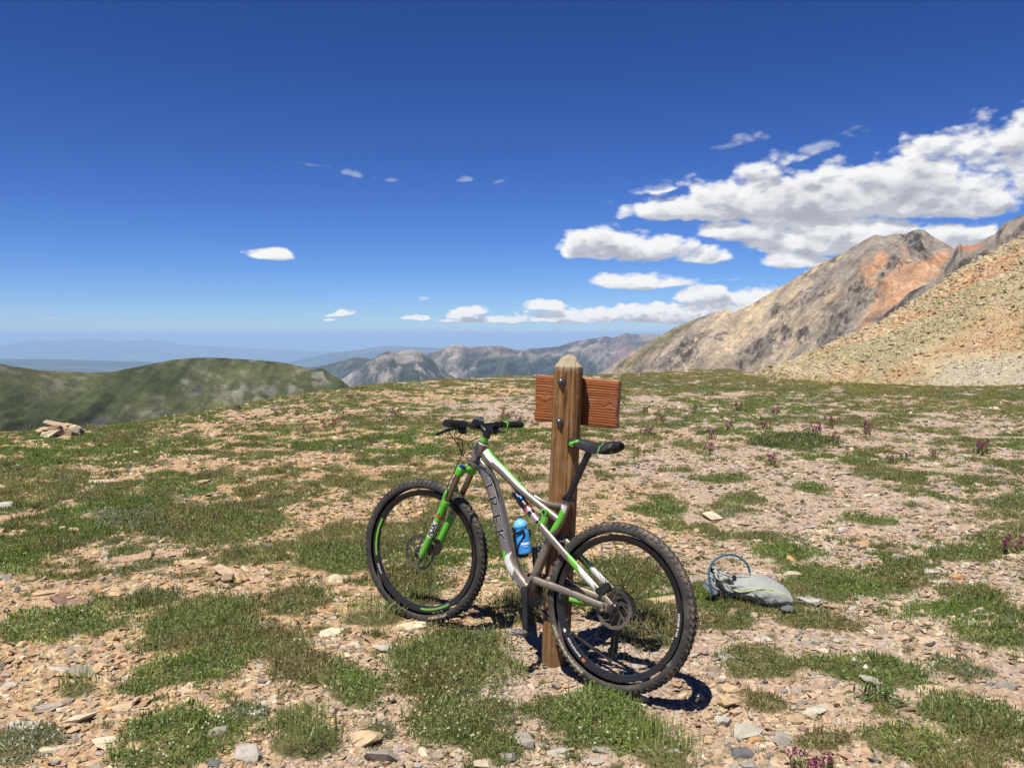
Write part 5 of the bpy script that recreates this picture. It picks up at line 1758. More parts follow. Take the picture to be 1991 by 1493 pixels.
_hub = sf(HUB0)
_e = [steer_rot(np.array(v, float)) for v in ((1, 0, 0), (0, 1, 0), (0, 0, 1))]
M_FRONT = Matrix(((*[_e[0][0], _e[1][0], _e[2][0]], _hub[0]), (_e[0][1], _e[1][1], _e[2][1], _hub[1]), (_e[0][2], _e[1][2], _e[2][2], _hub[2]), (0, 0, 0, 1)))
front, front_tyre = make_wheel(1, M_FRONT)

# prints on the rims and tyres (left side)
MWR = BK_M @ M_REAR; MWF = BK_M @ M_FRONT
rim_text(rear, 'BONTRAGER', .0165, ellipse_angle(1110, 1265, MWR)[0], .298, .0136, False)
rim_text(rear, 'DUSTER ELITE', .0150, ellipse_angle(1323, 1215, MWR)[0], .298, .0136, False)
rim_text(rear, 'DUSTER', .0150, ellipse_angle(1090, 1150, MWR)[0], .298, .0136, False)
rim_text(front, 'DUSTER', .0150, ellipse_angle(737, 1105, MWF)[0], .298, .0136, False)
mb = MB(); a = ellipse_angle(1094, 1227, MWR)[0]
mb.lathe([(.0001, 0), (.0085, 0)], 16, M=np.array(Matrix.Translation((.298 * math.cos(a), .0138, .298 * math.sin(a)))))
mb.obj('logo_dot', [M_TXTW], rear)
mb = MB(); a0 = ellipse_angle(1117, 1280, MWR)[0]; arc_band(mb, .2905, .3045, (.0132, .0140), a0 - .16, a0 - .10, 6); mb.obj('orange_stripe', [simple_mat('orange_print', (.55, .13, .03), .5)], rear)
for (p, q) in (((733, 1078), (738, 1000)), ((820, 1196), (878, 1178))):
    mb = MB(); arc_band(mb, .2905, .3010, (.0132, .0139), ellipse_angle(*p, MWF)[0], ellipse_angle(*q, MWF)[0], 24); mb.obj('green_stripe', [M_GRN], front)
# pale worn label round the rear tyre wall
m_lab, b = mat('worn_tyre_label'); tc = b.n('ShaderNodeTexCoord'); n = b.noise(tc.outputs['Object'], 70.0, 5, .7)
finish(b, princ(b, b.mix(b.sstep(n, .42, .6), (.40, .34, .24), (.08, .07, .055)), .8, 0, .2))
def wall_label(parent, p, q, M):
    mb = MB(); a0 = ellipse_angle(*p, M)[0]; a1 = ellipse_angle(*q, M)[0]
    if a1 < a0 - math.pi: a1 += 2 * math.pi
    if a1 > a0 + math.pi: a1 -= 2 * math.pi
    n = 30; ts = np.linspace(a0, a1, n); la = np.linspace(R_(108), R_(78), 4)
    V = np.array([[(.339 + .0270 * math.cos(l)) * math.cos(t), .0293 * math.sin(l), (.339 + .0270 * math.cos(l)) * math.sin(t)] for t in ts for l in la])
    mb.add(V, grid_faces(n, 4)); mb.obj('tyre_label', [m_lab], parent)
wall_label(rear_tyre, (1080, 1212), (1138, 1308), MWR)
wall_label(front_tyre, (838, 1196), (876, 1197), MWF)

# ---- fork and cockpit (turned with the bar)
CROWN = PIV + AX * .525
FD = AX                                                  # fork legs run parallel to the steering axis


def leg_line(side, v=.066):
    lo = HUB0 + np.array([0, v * side, 0]) - np.array([math.sin(HA), 0, math.cos(HA)]) * .030
    return lo


up69 = AX
hL = CROWN - PIV
fk = MB()
legs = {}
for side in (1, -1):
    lo = leg_line(side)
    top_len = .505
    p0, p1, p2, p3 = lo + up69 * -.012, lo + up69 * .03, lo + up69 * .30, lo + up69 * .325
    C_ = fk.tube([sf(p) for p in (p0, lo + up69 * .012, p1, lo + up69 * .16, lo + up69 * .285, p2, p3)], [.013, .0185, .0195, .0205, .0215, .0232, .0225], 20, 26)
    legs[side] = C_
    fk.tube([sf(lo + up69 * .232), sf(lo + up69 * .2425)], .0222, 20, 3, mi=1)
# arch between the legs, in front of the tyre
la = [leg_line(s) + up69 * .30 for s in (1, -1)]
fwd = np.array([math.sin(HA), 0, math.cos(HA)])
arch = [la[0] + fwd * .014, la[0] + up69 * .052 + fwd * .026 + np.array([0, -.012, 0]), .5 * (la[0] + la[1]) + up69 * .094 + fwd * .030, la[1] + up69 * .052 + fwd * .026 + np.array([0, .012, 0]), la[1] + fwd * .014]
fk.tube([sf(p) for p in arch], [.012, .011, .011, .011, .012], 12, 26, ref=(1, 0, 0), flat=.6)
fork = fk.obj('fork_lowers', [M_GRN, M_RED], bike)
st = MB()
for side in (1, -1):
    lo = leg_line(side)
    st.tube([sf(lo + up69 * .30), sf(lo + up69 * .49)], .0160, 20, 3)
st.obj('stanchions', [M_GOLD], bike)
cr = MB()
for side in (1, -1):
    lo = leg_line(side)
    cr.tube([sf(lo + up69 * .470), sf(lo + up69 * .476), sf(lo + up69 * .508), sf(lo + up69 * .514)], [.0200, .0225, .0225, .0195], 20, 8)
    c0 = lo + up69 * .492; c1 = CROWN + up69 * -.012
    cr.tube([sf(c0), sf(.5 * (c0 + c1) + up69 * .004), sf(c1)], [.019, .021, .025], 14, 10, ref=(.36, 0, .93), flat=.9)
cr.tube([sf(CROWN - up69 * .034), sf(CROWN + up69 * .006)], .0275, 20, 4)
crown = cr.obj('fork_crown', [M_GRN], bike)
kb = MB(); lo = leg_line(1); kb.tube([sf(lo + up69 * .512), sf(lo + up69 * .524)], .0145, 18, 3); kb.obj('blue_knob', [M_BLUE], crown)
kb = MB(); lo = leg_line(-1); kb.tube([sf(lo + up69 * .512), sf(lo + up69 * .520)], .0135, 18, 3); kb.obj('top_cap', [M_BLK], crown)
# black foot of the left leg, brake caliper, axle
ft = MB(); lo = leg_line(1)
ft.tube([sf(lo + fwd * .032 + up69 * -.004), sf(lo + fwd * -.012 - up69 * .012)], .0165, 14, 4, flat=.8)
ft.tube([sf(HUB0 + np.array([0, .083, 0])), sf(HUB0 + np.array([0, -.083, 0]))], .0085, 14, 3, ref=(0, 0, 1))
ft.obj('axle', [M_BLK], fork)
cal = MB()
c0 = lo + up69 * .075 - fwd * .055
for d_, s_ in (((0, -.012, 0), (.030, .022, .055)), ((0, -.030, 0), (.028, .012, .048)), ((.004, -.02, .034), (.018, .02, .02))):
    R3 = np.stack([steer_rot(fwd), steer_rot(np.array([0, 1., 0])), steer_rot(up69)], 1)
    cal.box(sf(c0 + np.array(d_)), s_, R3)
cal.tube([sf(c0 + fwd * .02), sf(lo + up69 * .05 - fwd * .012)], .008, 8, 3); cal.tube([sf(c0 + up69 * .03 + fwd * .018), sf(lo + up69 * .12 - fwd * .012)], .008, 8, 3)
cal.obj('brake_caliper', [M_BLK], bike)
# lettering on the left leg
C, T, A, B, r, f = legs[1]
toC = None
def leg_text(s, size, s0, phi, bold, m_, lift, parent=fork):
    V, F = text_np(s, size, bold)
    add_text('lettering', parent, on_tube(C, T, A, B, r, f, phi, s0, V, F, lift), F, m_)
mbp = MB()
n1, n2 = 14, 8
ss = np.linspace(.128, .218, n1); pp = np.linspace(-.8, .8, n2)
Vp = np.array([[a_, b__ * .020] for a_ in ss for b__ in pp]); Vp[:, 0] += np.where(np.abs(Vp[:, 1]) > .012, .006, 0)
PH_LEG = .25
mbp.add(on_tube(C, T, A, B, r, f, PH_LEG, 0, Vp, None, .0006), grid_faces(n1, n2)); mbp.obj('white_panel', [M_WHT], fork)
leg_text('FOX', .037, .172, PH_LEG, .0016, M_TXTB, .0012)
leg_text('32', .012, .262, PH_LEG, .0004, M_TXTB, .0012)

hb_ = MB()
# head tube belongs to the frame; steerer spacers and stem turn with the bar
HT_LO = CROWN + AX * .010; HT_HI = CROWN + AX * .128
sp = MB()
for k in range(3): sp.tube([sf(HT_HI + AX * (.012 + k * .0105)), sf(HT_HI + AX * (.0216 + k * .0105))], .0178, 22, 3)
sp.obj('headset_spacers', [M_GRN], bike)
STEM_T = HT_HI + AX * .062
BAR_C = STEM_T + fwd * .072 + AX * .018
sm = MB()
sm.tube([sf(STEM_T - AX * .020), sf(STEM_T + AX * .022)], .0195, 20, 4)
sm.tube([sf(STEM_T), sf(.5 * (STEM_T + BAR_C)), sf(BAR_C - fwd * .004)], [.018, .0155, .018], 16, 8, flat=1.05)
sm.tube([sf(BAR_C + np.array([0, .026, 0])), sf(BAR_C - np.array([0, .026, 0]))], .0215, 20, 3, ref=(0, 0, 1))
stem = sm.obj('stem', [M_BLK], bike)
mm_ = MB(); mm_.tube([sf(STEM_T + AX * .0225), sf(STEM_T + AX * .0265)], .0165, 18, 3); mm_.obj('stem_cap', [M_DKST], stem)
# four bolts on the faceplate
bb_ = MB()
for sy in (.017, -.017):
    for sz in (.017, -.017):
        c = BAR_C + np.array([0, sy, 0]) + AX * sz + fwd * .016
        bb_.tube([sf(c), sf(c + fwd * .006)], .0036, 8, 2)
bb_.obj('faceplate_bolts', [M_STEEL], stem)
hb = MB()
def barp(v):
    s = abs(v)
    sweep = np.interp(s, [0, .05, .09, .375], [0, 0, -.008, -.052]); rise = np.interp(s, [0, .05, .12, .375], [0, 0, .014, .022])
    return BAR_C + np.array([0, v, 0.05 * (v - .375)]) + np.array([1, 0, 0]) * sweep + np.array([0, 0, 1]) * rise
vs = [-.375, -.22, -.12, -.08, -.04, 0, .04, .08, .12, .22, .375]
hb.tube([sf(barp(v)) for v in vs], [.0112, .0112, .012, .0145, .0158, .0158, .0158, .0145, .012, .0112, .0112], 16, 40, ref=(0, 0, 1))
bar = hb.obj('handlebar', [M_BLK], bike)
for side in (1, -1):
    g = MB()
    vv = np.array([.243, .25, .29, .33, .365, .378])
    g.tube([sf(barp(side * v)) for v in vv], [.0165, .0168, .0172, .0172, .0170, .0172], 18, 30, ref=(0, 0, 1))
    for v in np.arange(.262, .362, .0095): g.tube([sf(barp(side * v)), sf(barp(side * (v + .0045)))], .0183, 16, 2, ref=(0, 0, 1))
    gr = g.obj('grip', [M_RUB], bike)
    c = MB()
    for v in (.240, .380): c.tube([sf(barp(side * (v - .004))), sf(barp(side * (v + .004)))], .0182, 18, 3, ref=(0, 0, 1))
    c.obj('lock_ring', [M_BLK if side > 0 else M_GRN], gr)
    # brake lever
    L = MB()
    p = barp(side * .205)
    L.tube([sf(barp(side * .197)), sf(barp(side * .213))], .0175, 16, 3, ref=(0, 0, 1))
    body = [p + np.array([.018, -side * .002, -.012]), p + np.array([.040, side * -.018, -.024]), p + np.array([.046, side * -.045, -.030])]
    L.tube([sf(q) for q in body], [.0105, .0125, .0085], 12, 10, ref=(0, 0, 1))
    blade = [p + np.array([.036, side * -.006, -.024]), p + np.array([.052, side * .020, -.034]), p + np.array([.058, side * .060, -.042]), p + np.array([.058, side * .098, -.050]), p + np.array([.066, side * .112, -.054])]
    L.tube([sf(q) for q in blade], [.0075, .0062, .0056, .0058, .0050], 10, 18, ref=(0, 0, 1), flat=1.3)
    lv = L.obj('brake_lever', [M_BLK], bike)
    # shifter pod and its lever below the bar
    s_ = MB(); q = barp(side * .165)
    s_.tube([sf(barp(side * .158)), sf(barp(side * .172))], .0165, 14, 3, ref=(0, 0, 1))
    s_.tube([sf(q + np.array([.004, 0, -.014])), sf(q + np.array([.008, 0, -.030])), sf(q + np.array([.010, 0, -.046]))], [.018, .023, .017], 14, 8, ref=(0, 1, 0))
    s_.tube([sf(q + np.array([-.004, side * .01, -.034])), sf(q + np.array([-.024, side * .022, -.038])), sf(q + np.array([-.034, side * .034, -.034]))], [.006, .008, .007], 8, 8, ref=(0, 0, 1), flat=.6)
    s_.obj('shifter', [M_BLK], bike)
hb2 = MB(); hb2.box(sf(BAR_C + AX * .026 + fwd * -.004), (.022, .03, .012), np.stack([steer_rot(fwd), steer_rot(np.array([0, 1., 0])), steer_rot(up69)], 1)); hb2.obj('stem_clip', [M_STEEL], stem)


# ---- frame
def paint_top(i, th):
    # green line along the crest, white panel below it on the front two thirds, metal elsewhere
    d = 360 - np.degrees((th + 2 * np.pi) % (2 * np.pi))
    m = np.zeros(len(i), int)
    m[(i < .56) & (d > 66) & (d < 122)] = 1
    m[(i < .57) & (d > 56) & (d <= 66)] = 2
    m[(i < .24 + .06 * (d - 24) / 30) & (d > 24) & (d <= 66)] = 2
    m[(i < .17) & (d > 8) & (d <= 24)] = 2
    return m


fr = MB()
ht = fr.tube([HT_LO - AX * .004, HT_LO + AX * .012, HT_LO + AX * .06, HT_HI - AX * .012, HT_HI + AX * .002], [.0295, .0285, .0262, .0272, .0282], 24, 16)
for e0, e1 in ((HT_LO - AX * .012, HT_LO + AX * .004), (HT_HI - AX * .001, HT_HI + AX * .009)): fr.tube([e0, e1], .0272, 24, 3, mi=2)
fr.tube([HT_HI + AX * .009, HT_HI + AX * .0125], .0225, 24, 2, mi=3)
top = bks([(944, 880), (953, 893), (981, 919), (1011, 949), (1041, 974), (1062, 991), (1086, 1010)])
tt = fr.tube(top, [.031, .029, .0235, .0205, .0190, .0185, .0180], 60, 90, flat=[.8, .85, 1, 1.05, 1.05, 1, 1], mi=paint_top)
down = bks([(931, 897), (947, 921), (959, 950), (968, 981), (977, 1022), (986, 1063), (997, 1098), (1012, 1124), (1030, 1146)])


def paint_down(i, th):
    d = np.degrees((th + 2 * np.pi) % (2 * np.pi))
    m = np.zeros(len(i), int)
    left = (d < 75) | (d > 285)
    dd = -np.where(d > 180, d - 360, d)
    k = i + dd * .0007
    m[left & (k > .66) & (k < .715) & (dd < 8)] = 1
    m[left & (k > .70) & (k < .83) & (dd < 30)] = 2
    m[left & (k >= .715) & (k < .73) & (dd < 60) & (dd > -60)] = 2
    return m


dt = fr.tube(down, [.030, .0335, .0345, .0340, .0335, .0325, .0320, .0310, .0300], 48, 120, flat=[.8, .82, .85, .9, .95, 1, 1.05, 1.05, 1.0], mi=paint_down, power=.82)
SC = bk(1104, 968); BBP = bk(1029, 1148)
seat_l = [SC + (SC - bk(1092, 1006)) * .02, bk(1092, 1006), bk(1069, 1051), bk(1053, 1088), bk(1042, 1116), BBP]


def paint_seat(i, th):
    d = np.degrees((th + 2 * np.pi) % (2 * np.pi)); dd = -np.where(d > 180, d - 360, d)
    m = np.zeros(len(i), int)
    m[(i > .12) & (i < .33 - .002 * dd) & (dd < 60) & (dd > -75)] = 1
    m[(i > .06) & (i <= .115 + dd * .0005) & (dd < 60) & (dd > -75)] = 2
    return m


seat_t = fr.tube(seat_l, [.0185, .0195, .0215, .0225, .0235, .025], 48, 70, mi=paint_seat)
gus = bks([(1040, 966), (1054, 974), (1070, 980), (1085, 982.5), (1097, 983)])
fr.tube(gus, [.0135, .0115, .0110, .0110, .0125], 18, 20)
fr.tube([BBP + [0, .0465, 0], BBP - [0, .0465, 0]], .0245, 24, 4, ref=(0, 0, 1))
# bracket that holds the shock, main pivot
fr.tube([bk(996, 934), bk(1000, 950), bk(1003, 962)], [.012, .010, .011], 12, 8, flat=1.6)
MP = bk(1037, 1126)
fr.tube([MP + [0, .050, 0], MP - [0, .050, 0]], .0150, 18, 3, ref=(0, 0, 1))
fr.tube([BBP, MP], .022, 16, 4)
frame = fr.obj('frame', [M_TI, M_GRN, M_WHT, M_BLK], bike)
# lettering down the tube: dark letters with a pale outline
C, T, A, B, r, f = dt
dl = float(np.linalg.norm(np.diff(C, axis=0), axis=1).sum())
for s_, k in zip('TREK', (.215, .335, .455, .575)):
    for bold, m_, lift in ((.0022, M_LINE, .0010), (-.0006, M_BLK, .0022)):
        V, F = text_np(s_, .066, bold)
        V = V * [1.62, .98]
        add_text('lettering', frame, on_tube(C, T, A, B, r, f, R_(8), k * dl, V, F, lift + .0006, 1, .82), F, m_)
sk = MB(); n1 = 8
for ks, ke, m_ in ((.845, .875, 0), (.885, .925, 1)):
    Vp = np.array([[a_, b__] for a_ in np.linspace(ks * dl, ke * dl, 6) for b__ in np.linspace(-.010, .010, 5)])
    sk.add(on_tube(C, T, A, B, r, f, R_(35), 0, Vp, None, .0014, 1, .82), grid_faces(6, 5), m_)
sk.obj('sticker', [simple_mat('violet_print', (.22, .20, .40), .5), M_TXTW], frame)
cb = MB()
for s_ in np.linspace(.06, .9, 1):
    pass
cl = MB()
SCd = (SC - bk(1092, 1006)); SCd /= np.linalg.norm(SCd)
cl.tube([SC - SCd * .012, SC + SCd * .006], .0222, 20, 3)
cl.box(SC + np.array([-.026, 0, -.003]), (.018, .020, .014))
cl.tube([SC + np.array([-.030, -.012, -.004]), SC + np.array([-.030, .030, -.006])], .0035, 8, 3, ref=(0, 0, 1))
cl.tube([SC + np.array([.0, .026, 0]), SC + np.array([.014, .028, -.003])], .006, 8, 3)
cl.obj('seat_clamp', [M_BLK], bike)
# seatpost and saddle
SPT = bk(1147, 876)
spm = MB(); spm.tube([SC - SCd * .03, .5 * (SC + SPT), SPT], [.0158, .0158, .0158], 20, 8)
spm.tube([SPT - [.004, 0, .004], SPT + [.004, 0, .022]], [.020, .017], 14, 4, flat=.9)
spm.box(SPT + np.array([0, 0, .022]), (.046, .040, .014)); spost = spm.obj('seatpost', [M_BLK], bike)
gc = MB(); gc.tube([SPT + np.array([.030, .0, .030]), SPT + np.array([-.02, 0, .016])], .010, 12, 6, flat=2.2); gc.obj('green_clamp', [M_GRN], spost)
NOSE = bk(1107, 853); TAIL = bk(1208, 866)
lnv = TAIL - NOSE; L_ = np.linalg.norm(lnv)
def saddle_mesh():
    nu, nv = 44, 26
    V = []; mi = []
    t = np.linspace(0, 1, nu)
    half = np.interp(t, [0, .03, .10, .28, .5, .68, .82, .93, 1], [.006, .016, .021, .024, .034, .055, .067, .062, .020])
    topz = np.interp(t, [0, .05, .2, .45, .7, .9, 1], [-.008, .000, .003, -.006, -.002, .012, .006])
    drop = np.interp(t, [0, .1, .4, .6, .85, 1], [.020, .034, .042, .050, .044, .018])
    th = np.linspace(-math.pi * .5, math.pi * .5, nv)
    for i in range(nu):
        c = NOSE + lnv * t[i]
        y = np.sin(th) * half[i]
        z = topz[i] - drop[i] * (1 - np.cos(th)) ** 1.25 - .004 * np.exp(-(y / .008) ** 2) * (.15 < t[i] < .9)
        V.append(np.stack([np.full(nv, c[0]), y, c[2] + z], -1))
    V = np.concatenate(V)
    F = grid_faces(nu, nv)
    i = (F[:, 0] // nv) / (nu - 1); j = F[:, 0] % nv
    ang = np.degrees(th[j])
    mi = np.zeros(len(F), int)
    edge = np.abs(ang)
    mi[(edge > 80) & (i > .03) & (i < .16)] = 1
    mi[(np.abs(edge - (72 - 200 * (i - .06))) < 9) & (i > .05) & (i < .22)] = 1
    mi[(np.abs(i - .775 + .0008 * edge) < .012) & (edge > 28)] = 1
    mi[(edge > 84) & (i > .80) & (i < .97)] = 1
    mi[(np.abs(i - .50) < .008) & (edge > 50)] = 2
    me = mesh_np('saddle', V, [F], [M_SADDLE, M_GRN, M_WHT], True, mi)
    return me
sd = obj('saddle', saddle_mesh(), bike)
so = sd.modifiers.new('thick', 'SOLIDIFY'); so.thickness = .006; so.offset = -1
so = sd.modifiers.new('sub', 'SUBSURF'); so.levels = 1; so.render_levels = 1
rl = MB()
for s in (1, -1):
    rl.tube([NOSE + lnv * .14 + [0, .012 * s, -.018], NOSE + lnv * .35 + [0, .020 * s, -.034], SPT + [.02, .022 * s, .021], SPT + [-.025, .022 * s, .021], NOSE + lnv * .84 + [0, .034 * s, -.028], NOSE + lnv * .90 + [0, .038 * s, -.012]], .0036, 8, 24, ref=(0, 1, 0))
rl.obj('saddle_rails', [M_BLK], sd)

# ---- suspension: shock, rocker link, stays
sh = MB()
S0, S1 = bk(1003, 961), bk(1049, 1016)
P_ = lambda t: S0 + (S1 - S0) * t
sh.tube([P_(0) + [0, .020, 0], P_(0) - [0, .020, 0]], .0115, 16, 3, ref=(0, 0, 1), mi=0)
sh.tube([P_(.0), P_(.16)], .016, 18, 3, mi=0)
sh.tube([P_(.14), P_(.18), P_(.48), P_(.50)], [.019, .0215, .0215, .019], 20, 8, mi=0)
sh.tube([P_(.49), P_(.515)], .0225, 20, 3, mi=2)
sh.tube([P_(.515), P_(.62)], .0190, 20, 3, mi=1)
sh.tube([P_(.62), P_(.70)], .0192, 20, 3, mi=0)
sh.tube([P_(.70), P_(.94)], .0150, 20, 4, mi=1)
sh.tube([P_(.94), P_(1.03)], .012, 14, 3, mi=0)
sh.tube([P_(.20) + [-.004, .018, .018], P_(.30) + [-.004, .018, .018]], .008, 10, 3, mi=3)
sh.obj('rear_shock', [M_BLK, M_PINK, M_RED, M_BLUE], bike)
lk = MB()
R0, R1, R2 = bk(1059, 995, .036), bk(1051, 1022, .036), bk(1049, 1016, .036)
for s in (1, -1):
    f_ = np.array([1, s, 1])
    lk.tube([R0 * f_, .5 * (R0 + R1) * f_ + [-.006, 0, 0], R1 * f_], [.0165, .0135, .0150], 14, 12, flat=.42)
    lk.tube([R0 * f_ - [0, .007 * s, 0], R0 * f_ + [0, .008 * s, 0]], .0165, 18, 3, ref=(0, 0, 1))
    lk.tube([R1 * f_ - [0, .007 * s, 0], R1 * f_ + [0, .008 * s, 0]], .0150, 18, 3, ref=(0, 0, 1))
lk.tube([R0 * [1, 1, 1] + [-.006, -.005, -.012], R0 * [1, -1, 1] + [-.006, .005, -.012]], .012, 12, 3, ref=(0, 0, 1))
link = lk.obj('rocker_link', [M_GRN], bike)
bo = MB()
for p in (R0, R1):
    bo.tube([p + [0, .007, 0], p + [0, .0105, 0]], .0085, 14, 2, ref=(0, 0, 1))
bo.obj('pivot_bolts', [M_BLK], link)
SPLIT = [.30, .47]
for s in (1, -1):
    def paint_stay(i, th, s=s):
        d = np.degrees((th + 2 * np.pi) % (2 * np.pi)); dd = np.where(d > 180, d - 360, d)
        if s < 0: dd = -dd if False else dd
        m = np.zeros(len(i), int)
        m[(i > .46 + dd * .001) & (i < .60 + dd * .0008) & (np.abs(dd) < 110)] = 1
        m[(i >= .60 + dd * .0008) & (i < .80 + dd * .001) & (np.abs(dd) < 75)] = 2
        return m
    ss_ = MB()
    if s > 0:
        pts = bks([(1050, 1022, .044), (1062, 1036, .044), (1078, 1054, .045), (1098, 1077, .046), (1117, 1097, .048), (1140, 1122, .051), (1164, 1148, .054), (1189, 1176, .057)])
    else:
        L0 = bks([(1050, 1022, .044), (1062, 1036, .044), (1078, 1054, .045), (1098, 1077, .046), (1117, 1097, .048), (1140, 1122, .051), (1164, 1148, .054), (1189, 1176, .057)])
        pts = [p * [1, -1, 1] for p in L0]
    ss_.tube(pts, [.0175, .0180, .0178, .0172, .0165, .0158, .0140, .0105], 36, 80, flat=[.62, .62, .62, .62, .62, .6, .55, .45], mi=paint_stay)
    ss_.obj('seat_stay', [M_TI, M_GRN, M_WHT], bike)
    cs = MB()
    L0 = bks([(1038, 1127, .040), (1055, 1133, .041), (1078, 1141, .043), (1105, 1151, .047), (1135, 1163, .053), (1160, 1173, .058), (1176, 1178, .060)])
    pts = [p * [1, s, 1] for p in L0]
    cs.tube(pts, [.0185, .0185, .0175, .0165, .0160, .0150, .0125], 20, 36, flat=[.62] * 7)
    cs.tube([pts[-1] + [0, .007 * s, 0], pts[-1] - [0, .012 * s, 0]], .0165, 16, 3, ref=(0, 0, 1))
    cst = cs.obj('chain_stay', [M_TI], bike)
    if s < 0:
        g = MB(); q0, q1 = bk(1108, 1165, -.043), bk(1150, 1173, -.047)
        g.tube([q0, q1], [.0130, .0130], 12, 8, flat=.7); pr = g.obj('chain_guard_strip', [M_GRN], cst)
    else:
        bo = MB(); bo.tube([pts[-1] + [0, .007, 0], pts[-1] + [0, .011, 0]], .007, 12, 2, ref=(0, 0, 1)); bo.obj('pivot_bolt', [M_DKST], cst)
yk = MB()      # bridge between the seat stays
yk.tube([bk(1078, 1054, .040), bk(1078, 1054, 0) + [.01, 0, .006], bk(1078, 1054, .040) * [1, -1, 1]], .012, 12, 8, ref=(0, 0, 1)); yk.obj('stay_bridge', [M_TI], bike)

# rear axle, caliper
ra = MB(); ra.tube([np.array([0, .076, 0]), np.array([0, -.08, 0])], .0085, 14, 3, ref=(0, 0, 1)); ra.tube([np.array([0, .064, 0]), np.array([0, .074, 0])], .016, 16, 3, ref=(0, 0, 1)); ra.obj('axle', [M_DKST], bike)
rc = MB()
cq = np.array([.052, .047, .074])
Rm = np.array(Matrix.Rotation(R_(42), 3, 'Y'))
for d_, s_ in (((0, .010, 0), (.062, .020, .034)), ((0, -.016, 0), (.054, .014, .030)), ((.024, .012, .004), (.020, .026, .022)), ((-.028, .012, 0), (.016, .018, .024))): rc.box(cq + Rm @ np.array(d_), s_, Rm, 0, .85)
rc.tube([cq + [.02, .01, -.01], bk(1172, 1158, .05)], .008, 10, 4)
rc.obj('brake_caliper', [M_BLK], bike)

# ---- drivetrain
def toothed(mb, r, y, w, nt_, depth=.004, hole=.5, mi=0):
    a = np.linspace(0, 2 * np.pi, nt_ * 4, endpoint=False)
    rr = r + depth * np.array([0, .5, 1, .5] * nt_)
    n = len(a); ri = np.full(n, r * hole)
    V = np.concatenate([np.stack([q * np.cos(a), np.full(n, y + s * w / 2), q * np.sin(a)], -1) for s in (-1, 1) for q in (ri, rr)])
    i = np.arange(n); j = (i + 1) % n
    mb.add(V, np.concatenate([np.stack([i + p * n, j + p * n, j + q * n, i + q * n], -1) for p, q in ((0, 1), (2, 3), (1, 3), (0, 2))]), mi)
cas = MB()
for k, (rr, nt_) in enumerate(((.072, 36), (.064, 32), (.056, 28), (.048, 24), (.042, 21), (.037, 18), (.032, 16), (.028, 14), (.024, 12), (.020, 11))):
    toothed(cas, rr, -.024 - k * .0039, .0018, nt_, .0035, .45)
cas.obj('cassette', [M_DKST], bike)
CR = MB()
for rr, y, nt_ in ((.076, -.048, 36), (.050, -.041, 24)):
    V0 = CR.nv; toothed(CR, rr, y, .003, nt_, .004, .72); CR.V[-1] = CR.V[-1] + BBP
for k in range(4):
    a = 2 * math.pi * k / 4 + .5
    CR.tube([BBP + [0, -.050, 0], BBP + [.062 * math.cos(a), -.050, .062 * math.sin(a)]], [.012, .007], 10, 5, flat=.5)
CR.tube([BBP + [0, -.046, 0], BBP + [0, .056, 0]], .0148, 18, 3, ref=(0, 0, 1))
CR.obj('chainring', [M_DKST], bike)
for s, tip in ((1, bk(1021, 1227, .078)), (-1, None)):
    c = MB()
    if s > 0: p0 = bk(1020.5, 1147, .068)
    else:
        p0 = BBP + [0, -.066, 0]; d_ = bk(1021, 1227, .078) - bk(1020.5, 1147, .068); tip = p0 - d_ * [1, -1, 1]
    c.tube([p0, p0 + (tip - p0) * .12, p0 + (tip - p0) * .5, p0 + (tip - p0) * .9, tip], [.0185, .0185, .0150, .0138, .0130], 14, 18, flat=[.62, .62, .6, .6, .6], power=.7)
    c.tube([p0 - [0, .014 * s, 0], p0 + [0, .009 * s, 0]], .0185, 18, 3, ref=(0, 0, 1))
    c.tube([tip - [0, .007 * s, 0], tip + [0, .008 * s, 0]], .0135, 16, 3, ref=(0, 0, 1))
    ck = c.obj('crank_arm', [M_BLK], bike)
    bo = MB(); bo.tube([p0 + [0, .008 * s, 0], p0 + [0, .0105 * s, 0]], .0075, 12, 2, ref=(0, 0, 1)); bo.obj('crank_bolt', [M_DKST], ck)
    pd = MB(); pc = tip + np.array([0, .046 * s, 0])
    pd.tube([tip + [0, .008 * s, 0], tip + [0, .082 * s, 0]], .0075, 12, 4, ref=(0, 0, 1))
    pd.tube([tip + [0, .022 * s, 0], tip + [0, .034 * s, 0], tip + [0, .060 * s, 0], tip + [0, .070 * s, 0]], [.012, .015, .015, .011], 14, 6, ref=(0, 0, 1))
    for zz in (1, -1):
        pd.box(pc + np.array([.022, .0, .007 * zz]), (.020, .044, .006), np.array(Matrix.Rotation(.25 * zz, 3, 'Y')))
        pd.box(pc + np.array([-.024, .0, .008 * zz]), (.016, .036, .008), np.array(Matrix.Rotation(-.3 * zz, 3, 'Y')))
        for yy in (.024, -.024): pd.tube([pc + np.array([.028, yy, .004 * zz]), pc + np.array([0, yy * .8, .006 * zz]), pc + np.array([-.028, yy * .7, .007 * zz])], .0036, 8, 6)
    pd.obj('pedal', [M_STEEL], bike)
